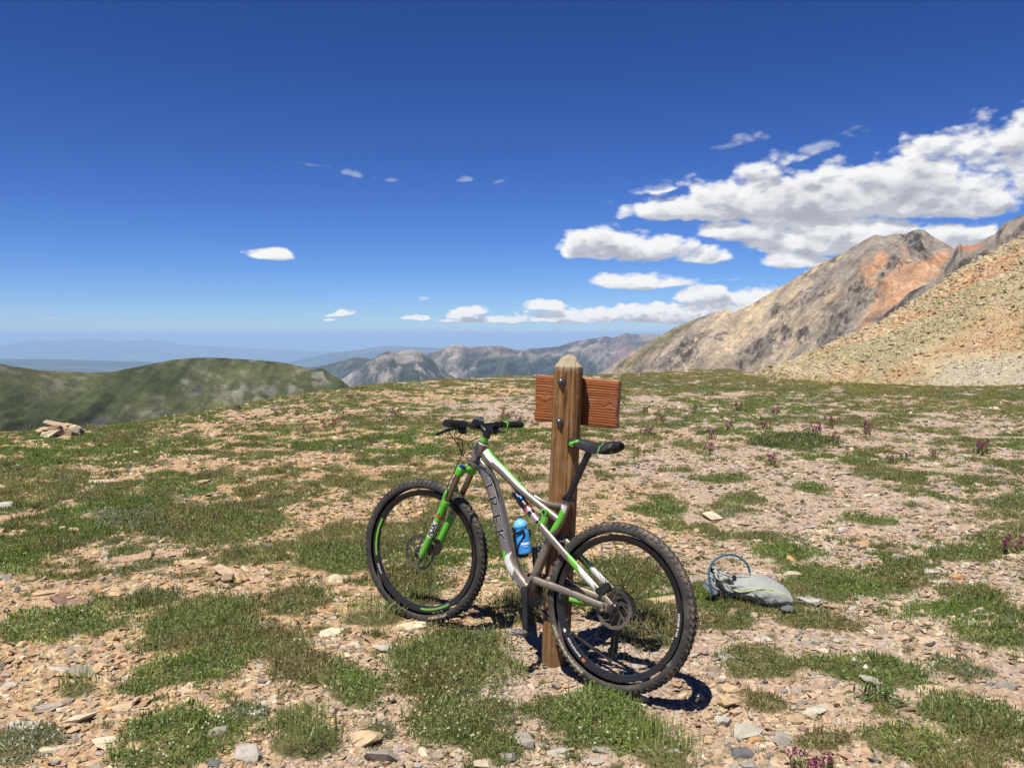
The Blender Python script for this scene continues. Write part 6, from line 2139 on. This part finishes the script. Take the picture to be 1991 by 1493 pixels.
# derailleur
dr = MB()
D0 = np.array([-.012, -.072, -.026]); D1 = np.array([.030, -.074, -.070]); D2 = bk(1190, 1276, -.055)
dr.tube([np.array([-.002, -.072, -.004]), D0, D0 + [.002, 0, -.022]], [.010, .012, .013], 12, 8)
dr.tube([D0 + [0, 0, -.020], .5 * (D0 + D1) + [0, -.010, -.012], D1], [.014, .016, .014], 12, 8, flat=.8)
for yy in (-.066, -.050): dr.tube([np.array([D1[0], yy, D1[2]]), np.array([D2[0], yy, D2[2]])], [.016, .013], 10, 5, flat=.14)
der = dr.obj('derailleur', [M_BLK], bike)
for p in (D1, D2):
    pw = MB(); toothed(pw, .0185, 0, .003, 11, .004, .3); pw.V[-1] = pw.V[-1] + np.array([p[0], -.058, p[2]]); pw.obj('jockey_wheel', [M_DKST], der)
ch = MB()
def chain(path):
    path = np.asarray(path, float); L = np.concatenate([[0], np.cumsum(np.linalg.norm(np.diff(path, axis=0), axis=1))])
    n = int(L[-1] / .0127); s = (np.arange(n) + .5) * L[-1] / n
    for k, q in enumerate(s):
        p = np.array([np.interp(q, L, path[:, c]) for c in range(3)]); p2 = np.array([np.interp(q + .003, L, path[:, c]) for c in range(3)])
        d_ = p2 - p; d_ /= np.linalg.norm(d_); sd_ = np.array([0, 1., 0]); u = np.cross(d_, sd_)
        w = .0066 if k % 2 else .0048
        for yy in (-1, 1): ch.box(p + sd_ * w * .5 * yy, (.0150, .0013, .0078), np.stack([d_, sd_, u], 1))
        ch.box(p, (.005, w, .005), np.stack([d_, sd_, u], 1))
cy = -.047
topc = [BBP + [0, 0, .078] + [0, cy, 0], np.array([.02, cy, .050])]
chain([topc[0], topc[1]])
chain([BBP + np.array([-.02, cy, -.076]), D2 + np.array([.006, -D2[1] - .058, -.022])])
chain([np.array([D2[0] - .018, -.058, D2[2]]), np.array([D1[0] - .016, -.058, D1[2] + .004]), np.array([D1[0] + .012, -.055, D1[2] + .016]), np.array([.03, cy, -.046])])
chain([BBP + np.array([.078 * math.cos(t), cy, .078 * math.sin(t)]) for t in np.linspace(R_(92), R_(-105), 16)])
ch.obj('chain', [M_DKST], bike)

# ---- cables
ca = MB()
qL = barp(.165) + np.array([.008, 0, -.046]); qR = barp(-.165) + np.array([.008, 0, -.046])
bl = barp(.205) + np.array([.046, -.045, -.030]); br_ = barp(-.205) + np.array([.046, .045, -.030])
ent = bk(930, 900, .028)
def cab(pts, r_=.0023): ca.tube(pts, r_, 8, 44, ref=(0, 1, .2))
cab([sf(qL), sf(qL + [.03, -.02, -.03]), bk(893, 870, .05), bk(900, 886, .045), bk(914, 895, .04), bk(930, 903, .036), bk(946, 912, .036), bk(957, 930, .038), bk(968, 965, .038)])
cab([sf(bl), sf(bl + [.03, -.03, -.04]), bk(899, 858, .06), bk(899, 876, .05), bk(903, 889, .045), bk(918, 897, .042), bk(938, 901, .038), bk(953, 918, .038)])
cab([sf(qR), sf(qR + [.045, .03, -.02]), bk(910, 862, -.02), bk(922, 879, .0), bk(930, 891, .022), bk(942, 900, .032), bk(956, 922, .037), bk(966, 952, .04)])
cab([sf(br_), sf(br_ + [.04, .06, -.004]), sf(BAR_C + [.05, .04, -.02]), sf(bl + [.02, .05, .0]), bk(897, 880, .07), bk(884, 915, .09), bk(871, 945, .095)] + [sf(leg_line(1) + up69 * q - fwd * .026 + [0, .002, 0]) for q in (.26, .18, .12)])
cab([bk(1000, 1060, .034), bk(1008, 1094, .034), bk(1024, 1112, .036), bk(1042, 1119, .040), bk(1064, 1130, .046), bk(1090, 1143, .05), bk(1118, 1146, .052), bk(1142, 1132, .055)], .0022)
cab([np.array([.11, -.062, .02]), np.array([.03, -.075, .015]), np.array([-.045, -.074, .0]), np.array([-.05, -.074, -.04]), np.array([-.014, -.074, -.045])], .0023)
ca.obj('cables', [M_CABLE], bike)

# ---- bottle cage (part) and bottle (a thing of its own)
dtv = bk(1000, 1105) - bk(986, 1040); dtv /= np.linalg.norm(dtv)
B_TOP, B_BOT = bk(1008.5, 1003), bk(1022, 1077)
bax = B_BOT - B_TOP; BL = np.linalg.norm(bax); bax /= BL
perp = np.cross(np.array([0, 1., 0]), bax)
if perp[0] > 0: perp = -perp          # away from the down tube (backwards)
cg = MB()
b0 = B_TOP + bax * (BL * .42)
RB = .0375
for s in (1, -1):
    th = np.linspace(R_(180), R_(38), 9)
    lp = [b0 + bax * (-.018 + .05 * (1 - abs(k - 4) / 4) * 0 + .022 * np.sin(k)) + (RB + .003) * (math.cos(a) * perp + math.sin(a) * s * np.array([0, 1., 0])) for k, a in zip(np.linspace(0, 2.6, 9), th)]
    cg.tube(lp, .0042, 8, 24, ref=bax, flat=1.5)
    e = lp[-1]
    cg.tube([e, e + bax * .03 + .006 * perp * -1, b0 + bax * .075 + (RB + .003) * (math.cos(R_(120)) * perp + math.sin(R_(120)) * s * np.array([0, 1., 0])), b0 + bax * .095 - (RB + .003) * perp], .0040, 8, 20, ref=bax, flat=1.3)
cg.tube([b0 - bax * .03 - (RB + .004) * perp, b0 + bax * .10 - (RB + .004) * perp, b0 + bax * .112 - .02 * perp, b0 + bax * .112 + .010 * perp], [.008, .008, .007, .006], 10, 20, flat=1.6)
cg.obj('bottle_cage', [M_BLK], bike)
bpy.context.view_layer.update()

bz = -bax; bx = np.array([0, 1., 0]); by = np.cross(bz, bx)
Mloc = Matrix(((bx[0], by[0], bz[0], B_BOT[0]), (bx[1], by[1], bz[1], B_BOT[1]), (bx[2], by[2], bz[2], B_BOT[2]), (0, 0, 0, 1)))
bottle = bpy.data.objects.new('water_bottle', None); COL.objects.link(bottle); bottle.empty_display_size = .05
bottle.matrix_world = BK_M @ Mloc
tag(bottle, 'blue sports water bottle held in the cage on the down tube', 'bottle')
m_bot, b = mat('blue_bottle_plastic')
tc = b.n('ShaderNodeTexCoord'); z = b.n('ShaderNodeSeparateXYZ'); b.link(tc.outputs['Object'], z.inputs[0])
n = b.noise(tc.outputs['Object'], 30.0, 3, .5)
c = b.mix(b.sstep(n, .3, .7), (.030, .235, .60), (.045, .300, .66))
finish(b, princ(b, c, .33, 0, .5, None, **{'Subsurface Weight': .25, 'Subsurface Radius': (.01, .02, .03), 'Subsurface Scale': .4}))
m_cap = simple_mat('pale_blue_cap', (.13, .42, .66), .42, 0, .45, .08, 30)
bb = MB()
bb.lathe([(.0001, .002), (.028, .0), (.0345, .003), (.0365, .009), (.0365, .060), (.0358, .064), (.0365, .068), (.0365, .106), (.0350, .113), (.0310, .119), (.0300, .124), (.0310, .129), (.0350, .136), (.0355, .140), (.0300, .1405), (.0001, .1405)], 40, axis='z')
bb.obj('bottle_body', [m_bot], bottle)
k = BL / .198
bc = MB()
bc.lathe([(.0285, .138), (.0362, .139), (.0372, .143), (.0368, .150), (.0340, .160), (.0280, .170), (.0195, .176), (.0130, .179), (.0125, .184)], 40, axis='z'); bc.lathe([(.0125, .180), (.0122, .193), (.0085, .1965), (.0001, .1965)], 24, axis='z', mi=1)
bc.obj('bottle_cap', [m_cap, simple_mat('dark_nozzle', (.03, .05, .09), .45)], bottle)
bottle.scale = (k, k, k)
def cyl_text(s, size, h, a0, rad, m_, bold=0.0, parent=bottle, space=1.0):
    V, F = text_np(s, size, bold, space)
    a = a0 + V[:, 0] / rad
    return add_text('lettering', parent, np.stack([rad * np.cos(a), rad * np.sin(a), h + V[:, 1]], -1), F, m_)
# find the side of the bottle that faces the camera
_c = np.array((bottle.matrix_world.inverted() @ Vector((0, 0, CAM_H)))[:2]); a_cam = math.atan2(_c[1], _c[0]) + .25
pl = MB()
t = np.linspace(0, 2 * np.pi, 33)[:-1]; q = np.linspace(0, 1, 5)
Vp = np.array([[.026 * k_ * math.cos(x), .020 * k_ * math.sin(x)] for k_ in q for x in t])
ang = a_cam + Vp[:, 0] / .0371
i, j = np.meshgrid(np.arange(4), np.arange(32), indexing='ij'); j2 = (j + 1) % 32
pl.add(np.stack([.0371 * np.cos(ang), .0371 * np.sin(ang), .047 + Vp[:, 1]], -1), np.stack([i * 32 + j, i * 32 + j2, (i + 1) * 32 + j2, (i + 1) * 32 + j], -1).reshape(-1, 4))
pl.obj('label_panel', [simple_mat('deep_blue_print', (.012, .12, .42), .4)], bottle)
cyl_text('nuun', .022, .053, a_cam, .0375, M_TXTW, .0011, space=1.05)
cyl_text('hydration', .0075, .037, a_cam, .0375, M_TXTW, .0002)

# ================================================================ the wooden signpost
def at_y(px, py, Y):
    """point on the line of sight of a photograph pixel at distance Y along the view"""
    az, el = px_ang(px, py)
    r = Y / math.cos(float(az))
    return np.array([r * math.sin(float(az)), Y, CAM_H + r * math.tan(float(el))])


POST_Y = 4.072
PB = at_y(1079, 1296, POST_Y); PT = at_y(1107, 690, POST_Y)
PB = PB + (PB - PT) / np.linalg.norm(PB - PT) * .10
POST_L = np.linalg.norm(PT - PB)
pz = (PT - PB) / POST_L
BN = np.array([-.50, -.866, 0]); BN = BN - (BN @ pz) * pz; BN /= np.linalg.norm(BN)     # the way the bolts face
bxv = np.cross(BN, pz) * -1
if bxv[0] < 0: bxv = -bxv
PM = Matrix(((bxv[0], -BN[0], pz[0], PB[0]), (bxv[1], -BN[1], pz[1], PB[1]), (bxv[2], -BN[2], pz[2], PB[2]), (0, 0, 0, 1)))


def wood(name, base, dark, light, along, freq, knots=(), top=None, bstr=.6, grey=.0):
    m, b = mat(name)
    tc = b.n('ShaderNodeTexCoord'); s = b.n('ShaderNodeSeparateXYZ'); b.link(tc.outputs['Object'], s.inputs[0])
    X, Y, Z = s.outputs
    L, W = (X, Z) if along == 'x' else (Z, X)
    g = W
    kn = None
    for kx, kz, a, w in knots:
        dx = b.m('MULTIPLY', b.m('SUBTRACT', L, kx), .62); dz = b.m('SUBTRACT', W, kz)
        d2 = b.m('ADD', b.m('MULTIPLY', dx, dx), b.m('MULTIPLY', dz, dz))
        e = b.m('EXPONENT', b.m('MULTIPLY', d2, -1 / (w * w)))
        g = b.m('ADD', g, b.m('MULTIPLY', e, a))
        k2 = b.m('EXPONENT', b.m('MULTIPLY', d2, -1 / (w * w * .09)))
        kn = k2 if kn is None else b.m('MAXIMUM', kn, k2)
    cv = b.n('ShaderNodeCombineXYZ')
    b.link(b.m('MULTIPLY', L, 2.2), cv.inputs[0]); b.link(b.m('MULTIPLY', g, 34.0), cv.inputs[1]); b.link(b.m('MULTIPLY', Y, 20.0), cv.inputs[2])
    n1 = b.noise(cv.outputs[0], 1.0, 5, .6)
    cv2 = b.n('ShaderNodeCombineXYZ')
    b.link(b.m('MULTIPLY', L, 6.0), cv2.inputs[0]); b.link(b.m('MULTIPLY', g, 240.0), cv2.inputs[1]); b.link(b.m('MULTIPLY', Y, 240.0), cv2.inputs[2])
    n2 = b.noise(cv2.outputs[0], 1.0, 4, .6)
    ln = b.m('SINE', b.m('ADD', b.m('MULTIPLY', g, freq), b.m('MULTIPLY', n1, 9.0)))
    ln = b.m('ADD', b.m('MULTIPLY', ln, .5), .5)
    line = b.m('POWER', ln, 2.2)
    c = b.ramp(b.m('ADD', b.m('MULTIPLY', line, .36), b.m('MULTIPLY', n2, .64)), [(.12, light), (.45, base), (.85, dark)])
    n3 = b.noise(tc.outputs['Object'], 7.0, 4, .6)
    c = b.mix(b.m('MULTIPLY', b.sstep(n3, .45, .7), .45), c, tuple(v * .62 for v in base))
    if kn is not None: c = b.mix(b.m('MULTIPLY', kn, .8), c, tuple(v * .55 for v in dark))
    if grey: c = b.mix(b.m('MULTIPLY', b.sstep(b.noise(tc.outputs['Object'], 16.0, 5, .7), .5, .7), grey), c, (.36, .30, .22))
    if along == 'z':      # dark drying checks along the grain and a darker foot
        cv3 = b.n('ShaderNodeCombineXYZ'); b.link(b.m('MULTIPLY', L, 1.6), cv3.inputs[0]); b.link(b.m('MULTIPLY', W, 75.0), cv3.inputs[1]); b.link(b.m('MULTIPLY', Y, 75.0), cv3.inputs[2])
        ck = b.sstep(b.noise(cv3.outputs[0], 1.0, 3, .5), .60, .66)
        c = b.mix(b.m('MULTIPLY', ck, .75), c, (.035, .020, .010))
        c = b.mix(b.m('MULTIPLY', b.sstep(b.m('ADD', L, b.m('MULTIPLY', n3, .25)), .42, .18), .6), c, (.13, .085, .050))
    if top is not None:
        t0, t1, tcol = top
        f = b.sstep(b.m('ADD', Z, b.m('MULTIPLY', b.m('SUBTRACT', n1, .5), .035)), t0, t1)
        c = b.mix(f, c, tcol)
    h = b.m('SUBTRACT', 1.0, b.m('ADD', b.m('MULTIPLY', line, .6), b.m('MULTIPLY', n2, .4)))
    finish(b, princ(b, c, .78, 0, .25, bump(b, h, bstr, .006)))
    return m


sp_ = bpy.data.objects.new('wooden_signpost', None); COL.objects.link(sp_); sp_.empty_display_size = .1
sp_.matrix_world = PM
tag(sp_, 'brown wooden post with a blank board bolted across its far side', 'signpost')


def post_mesh():
    nu, nv = 88, 110
    th = np.linspace(0, 2 * np.pi, nu, endpoint=False)
    z = np.concatenate([np.linspace(0, POST_L - .060, nv - 16), POST_L - np.array([.056, .052, .047, .040, .032, .025, .019, .016, .013, .009, .006, .004, .0025, .001, .0004, 0])])
    rad = np.concatenate([np.full(nv - 16, .0690), [.0690, .0670, .0625, .0560, .0500, .0455, .0425, .0415, .0360, .0290, .0225, .0180, .0130, .009, .005, .0001]])
    T, Z = np.meshgrid(th, z, indexing='ij')
    R = rad[None] * (1 - .045 * np.cos(4 * (T + 1.1)) + .010 * np.cos(8 * (T + 1.1)) + .006 * np.cos(7 * T + 2))
    R = R * (1 + .03 * (fbm(np.cos(T) * 2 + 5, Z * 2.5 + np.sin(T) * 2, 4, 300) - .5) + .045 * (fbm(T * 9, Z * 3, 4, 305) - .5))
    topm = sst(Z, POST_L - .07, POST_L - .03)
    R = R * (1 - topm * .05 * np.cos(4 * (T + 1.1)) * sst(rad[None], .01, .05)) * (1 + topm * .26 * (fbm(np.cos(T) * 3, np.sin(T) * 3 + Z * 30, 3, 309) - .5))
    # drying cracks
    for a0, dep, wv, z0, z1 in ((-1.42, .0075, .035, .25, 2), (-.86, .0055, .03, .7, 2), (-2.0, .004, .03, .9, 1.35), (-1.05, .005, .025, .05, 1.0), (.3, .006, .04, 0, 2), (2.0, .006, .04, 0, 2)):
        aa = a0 + .05 * (fbm(Z * 3, Z * 0, 3, 312) - .5) * 2
        R = R - 1.7 * dep * np.exp(-((T - np.mod(aa, 2 * np.pi)) / wv) ** 2) * sst(Z, z0, z0 + .15) * (1 - sst(Z, z1 - .1, z1))
    zz = Z + topm * .010 * (fbm(np.cos(T) * 2.4 * rad[None] * 14, np.sin(T) * 2.4 * rad[None] * 14, 3, 315) - .5)
    V = np.stack([R * np.cos(T), R * np.sin(T), zz], -1).reshape(-1, 3)
    F = grid_faces(nu, nv, True)
    return mesh_np('post', V, [F], [M_POST], True)


M_POST = wood('post_wood', (.215, .108, .036), (.105, .050, .020), (.30, .165, .065), 'z', 150.0, (), (POST_L - .085, POST_L - .045, (.31, .25, .17)), 1.0, .34)
post = obj('post', post_mesh(), sp_)
M_BOARD = wood('board_wood', (.245, .074, .022), (.085, .025, .010), (.33, .125, .042), 'x', 520.0, ((-.160, -.012, .022, .020), (.178, .006, -.020, .020)), None, .5, .16)
M_BEND = wood('board_edge_wood', (.30, .17, .08), (.15, .08, .04), (.46, .32, .18), 'x', 300.0, (), None, .7, .35)


def board_mesh():
    nx, nz = 70, 40
    L, H, D = .432, .222, .040
    V = []; F = []; mi = []
    X, Z = np.meshgrid(np.linspace(-L / 2, L / 2, nx), np.linspace(-H / 2, H / 2, nz), indexing='ij')
    e = .010 * (fbm(Z * 22, Z * 0 + 3, 4, 330) - .5); e2 = .005 * (fbm(X * 16, X * 0 + 7, 4, 333) - .5)
    Xe = X + e * (X / (L / 2)) ** 6 * np.sign(X); Ze = Z + e2 * np.abs(Z / (H / 2)) ** 6 * np.sign(Z)
    rx = np.clip((np.abs(X) - L / 2 + .012) / .012, 0, 1); rz = np.clip((np.abs(Z) - H / 2 + .010) / .010, 0, 1)
    q = .006 * np.maximum(rx, rz) ** 3
    gr = .0022 * (fbm(X * 2.5, Z * 90, 3, 336) - .5)
    front = np.stack([Xe, -D / 2 + q + gr, Ze], -1).reshape(-1, 3); back = np.stack([Xe, D / 2 - q - gr, Ze], -1).reshape(-1, 3)
    V = np.concatenate([front, back]); n = nx * nz
    Fg = grid_faces(nx, nz)
    ring = np.concatenate([np.arange(nx) * nz, (nx - 1) * nz + np.arange(1, nz), np.arange(nx - 2, -1, -1) * nz + nz - 1, np.arange(nz - 2, 0, -1)])
    r2 = np.roll(ring, -1)
    S = np.stack([ring, r2, r2 + n, ring + n], -1)
    me = mesh_np('board', V, [np.concatenate([Fg, Fg[:, ::-1] + n, S])], [M_BOARD, M_BEND], False, np.concatenate([np.zeros(2 * len(Fg), int), np.ones(len(S), int)]))
    bm = bmesh.new(); bm.from_mesh(me); bmesh.ops.recalc_face_normals(bm, faces=bm.faces); bm.to_mesh(me); bm.free()
    return me


# board behind the post: its centre on the bolt axis
cz = np.linalg.norm(at_y(1102, 781, POST_Y) - PB)
BC = np.array([0.008, .069 + .018, cz])
board = obj('board', board_mesh(), sp_, loc=BC, rot=(0, R_(.4), 0))
for py in (744, 822):
    b_ = MB()
    zc = np.linalg.norm(at_y(1093 - (py - 744) * .05, py, POST_Y - .06) - PB) + .004
    b_.lathe([(.0001, -.017), (.006, -.0165), (.0105, -.0135), (.0135, -.008), (.0145, -.003), (.0145, 0), (.0185, .0005), (.0190, .0025), (.0188, .006)], 24, M=np.array(Matrix.Translation((0, -.0705, zc))))
    b_.obj('bolt', [paint('galvanised_bolt', (.16, .16, .165), .42, .9, 0, .3)], sp_)

# ================================================================ the backpack
BP = on_ground(1460, 1172)[0]
bp_az = math.atan2(BP[0], BP[1])
pack = empty('backpack', BP, (0, 0, -bp_az + .02))
tag(pack, 'grey backpack lying on its side on the gravel with a blue drinking hose', 'backpack')
KP = math.hypot(BP[0], BP[1]) / PF


def fabric(name, col, scale=900.0, sh=.25):
    m, b = mat(name)
    tc = b.n('ShaderNodeTexCoord')
    n = b.noise(tc.outputs['Object'], 9.0, 5, .6); n2 = b.noise(tc.outputs['Object'], 55.0, 4, .6); n3 = b.noise(tc.outputs['Object'], scale, 2, .5)
    c = b.mix(b.m('MULTIPLY', b.sstep(n2, .5, .75), .22), col, (.33, .29, .23))
    c = b.mix(b.m('MULTIPLY', b.sstep(n, .4, .65), .25), c, tuple(v * .8 for v in col))
    finish(b, princ(b, c, .68, 0, .3, bump(b, b.m('ADD', b.m('MULTIPLY', n2, .6), b.m('MULTIPLY', n3, .4)), .35, .004), **{'Sheen Weight': sh}))
    return m


M_PACK = fabric('grey_nylon', (.250, .265, .245)); M_PACKD = fabric('dark_grey_mesh', (.085, .088, .095)); M_INS = fabric('pack_black', (.012, .012, .013))
M_NEON = simple_mat('neon_piping', (.38, .52, .13), .5, 0, .3, .15, 60)
M_HOSE = simple_mat('blue_hose_sleeve', (.022, .085, .150), .6, 0, .3, .25, 120, .3)
px_x = lambda p: (p - 1460) * KP
SEC = np.array([  # px, top py, bottom py, half depth (m)
    [1387, 1098, 1142, .058], [1395, 1101, 1152, .066], [1408, 1106, 1156, .064], [1421, 1113, 1157, .060], [1433, 1114, 1159, .076], [1448, 1110, 1161, .096], [1466, 1108, 1165, .108],
    [1486, 1110, 1170, .112], [1504, 1116, 1173, .110], [1519, 1125, 1173, .098], [1529, 1138, 1172, .074], [1534, 1150, 1168, .040], [1536, 1157, 1164, .010]], float)


def pack_pt(s, th):
    """point of the bag: s along it from its mouth, th round it"""
    k = s * (len(SEC) - 1)
    S = [np.interp(k, np.arange(len(SEC)), SEC[:, c]) for c in range(4)]
    x = px_x(S[0])
    hd = S[3]
    tp = (1168 - S[1]) * KP - hd * .30; bt = np.maximum((1168 - S[2]) * KP + hd * .10, .002)
    tp = np.maximum(tp, bt + .006)
    cz = .5 * (tp + bt); hz = .5 * (tp - bt)
    c, sn = np.cos(th), np.sin(th)
    e = .82
    y = hd * np.sign(c) * np.abs(c) ** e; z = cz + hz * np.sign(sn) * np.abs(sn) ** e
    y = y + .018 * np.sin(np.pi * s)
    n1 = ridged(x * 9 + 1.3 * th, th * 1.3 + x * 5, 3, 350) - .45
    n2 = ridged(x * 26 - th * 1.0, th * 2.6 + x * 10, 3, 356) - .45
    f = .014 + .024 * np.exp(-((s - .14) / .13) ** 2)
    n3 = ridged(x * 14 + th * 2.2, th * 1.1 - x * 22, 3, 362) - .45
    amp = f * (n1 + .75 * n2 + .8 * n3) * np.clip(1.3 - s, .4, 1)
    y = y + amp * c; z = np.maximum(z + amp * sn * 1.1, -.004)
    # a sag across the lower front panel
    z = z - .010 * np.exp(-((s - .5) / .2) ** 2) * np.clip(-c, 0, 1) * (sn > 0)
    x = x + (.022 * np.sin(3 * th + 1) + .012 * np.sin(5 * th)) * np.exp(-(s / .09) ** 2)
    return np.stack([x + 0 * th, y, z], -1)


nu, nv = 90, 64
S_, T_ = np.meshgrid(np.linspace(0, 1, nu) ** .95, np.linspace(0, 2 * np.pi, nv, endpoint=False), indexing='ij')
V = pack_pt(S_, T_).reshape(-1, 3)
i, j = np.meshgrid(np.arange(nu - 1), np.arange(nv), indexing='ij'); j2 = (j + 1) % nv
F = np.stack([i * nv + j, (i + 1) * nv + j, (i + 1) * nv + j2, i * nv + j2], -1).reshape(-1, 4)
me = mesh_np('body', V, [F], [M_PACK], True)
bm = bmesh.new(); bm.from_mesh(me); bmesh.ops.recalc_face_normals(bm, faces=bm.faces); bm.to_mesh(me); bm.free()
body = obj('body', me, pack)
ss = body.modifiers.new('cloth', 'SOLIDIFY'); ss.thickness = .003; ss.offset = -1
# dark mouth: a recessed cap, the shade inside the bag put in as black
V = []
for k, (q, sc_f) in enumerate(((0.0, .93), (.05, .80), (.12, .6), (.16, .05))):
    P = pack_pt(np.full(nv, max(q, .001)), np.linspace(0, 2 * np.pi, nv, endpoint=False)); c = P.mean(0)
    V.append(c + (P - c) * sc_f + [.002 if k == 0 else 0, 0, 0])
V = np.concatenate(V)
i, j = np.meshgrid(np.arange(3), np.arange(nv), indexing='ij'); j2 = (j + 1) % nv
me = mesh_np('mouth_dark_cap', V, [np.stack([i * nv + j, i * nv + j2, (i + 1) * nv + j2, (i + 1) * nv + j], -1).reshape(-1, 4)], [M_INS], True)
obj('mouth_dark_cap', me, pack)


def on_pack(L, out=.003):
    """list of (s, angle in degrees) to points just off the bag"""
    P = np.array([pack_pt(np.array(s), np.array(R_(a))) for s, a in L])
    n = np.array([[0, math.cos(R_(a)), math.sin(R_(a))] for s, a in L])
    return P + n * out


mb = MB(); mb.tube(on_pack([(.30, 182), (.36, 180), (.42, 175), (.47, 165), (.53, 152), (.60, 142), (.68, 140), (.75, 146), (.82, 158), (.87, 170)], .003), .0034, 8, 60, ref=(0, 0, 1)); mb.obj('neon_piping', [M_NEON], pack)
mb = MB(); mb.tube(on_pack([(.24, 214), (.4, 222), (.55, 226), (.7, 222), (.84, 216), (.93, 200)], .002), .0028, 8, 50, ref=(0, 0, 1)); mb.obj('seam', [M_PACK], pack)
# black strips laid on the neck: shade of the drawstring opening and creases as colour
mb = MB()
mb.tube(on_pack([(.03, 150), (.09, 166), (.15, 178), (.20, 196), (.24, 214)], .001), [.014, .022, .020, .015, .005], 10, 26, ref=(0, 0, 1), flat=.5)
mb.tube(on_pack([(.20, 132), (.25, 140), (.30, 152)], .002), [.012, .018, .008], 10, 12, ref=(0, 0, 1), flat=.6)
mb.obj('neck_shade_strips', [M_INS], pack)
mb = MB()
for a in (168, 205):
    mb.tube(on_pack([(.02, a - 30), (.09, a - 8), (.16, a + 4), (.22, a + 22), (.29, a + 30)], .008), [.006, .010, .011, .009, .004], 10, 30, ref=(0, 0, 1), flat=.7)
mb.obj('collar_folds', [M_PACK], pack)
mb = MB()
q = on_pack([(.30, 118)], .012)[0]; mb.box(q, (.018, .016, .016), np.array(Matrix.Rotation(.5, 3, 'Y'))); mb.tube(on_pack([(.30, 118), (.22, 112), (.10, 118)], .006), .0022, 6, 14)
mb.tube(on_pack([(.30, 118), (.36, 104), (.46, 96)], .006), .0022, 6, 14)
mb.obj('drawcord_toggle', [M_INS], pack)
# hose
def pk(px, py, y):
    return np.array([px_x(px), y, (1168 - py) * KP - y * .29])
mb = MB(); mb.tube([pk(1388, 1150, -.09), pk(1385, 1140, -.085), pk(1382, 1124, -.07), pk(1384, 1104, -.04), pk(1392, 1090, -.02), pk(1405, 1081, 0), pk(1420, 1077, .01), pk(1436, 1080, .02), pk(1449, 1090, .02), pk(1456, 1103, .02), pk(1457, 1110, .02)], .0062, 12, 60)
mb.obj('drinking_hose', [M_HOSE], pack)
mb = MB(); mb.tube([pk(1388, 1149, -.09), pk(1390, 1158, -.095)], [.008, .005], 10, 4); mb.obj('bite_valve', [M_HOSE], pack)


def ribbon(name, P, w, m_, side=(0, 0, 1), th=.003):
    mb = MB(); mb.tube(P, th, 8, 40, ref=side, flat=w / th); return mb.obj(name, [m_], pack)


ribbon('waist_strap', [pk(1531, 1156, -.01) , pk(1543, 1158, .0), pk(1556, 1158, .01), pk(1570, 1160, .0), pk(1582, 1158, .01), pk(1588, 1153, .03)], .006, M_PACKD, (0, 1, .3))
def flap(name, pts, m_):
    """thin fabric flap: outline of px points with depth"""
    P = np.array([pk(*p) for p in pts]); c = P.mean(0) + [0, 0, .008]
    n = len(P); V = np.concatenate([P, P * .5 + c * .5, [c]])
    F3 = []
    F4 = [[k, (k + 1) % n, n + (k + 1) % n, n + k] for k in range(n)]
    F3 = [[n + k, n + (k + 1) % n, 2 * n] for k in range(n)]
    me = mesh_np(name, V, [np.array(F3), np.array(F4)], [m_], True)
    o = obj(name, me, pack); s = o.modifiers.new('t', 'SOLIDIFY'); s.thickness = .006
    s = o.modifiers.new('s', 'SUBSURF'); s.levels = 2; s.render_levels = 2
    return o
flap('back_panel', [(1368, 1137, -.06), (1378, 1136, -.02), (1392, 1142, -.03), (1402, 1154, -.07), (1393, 1161, -.09), (1382, 1152, -.09), (1372, 1146, -.08)], M_PACKD)
flap('hip_wing', [(1508, 1174, -.11), (1518, 1168, -.10), (1533, 1166, -.07), (1541, 1176, -.10), (1534, 1179, -.12), (1518, 1179, -.125)], M_PACKD)
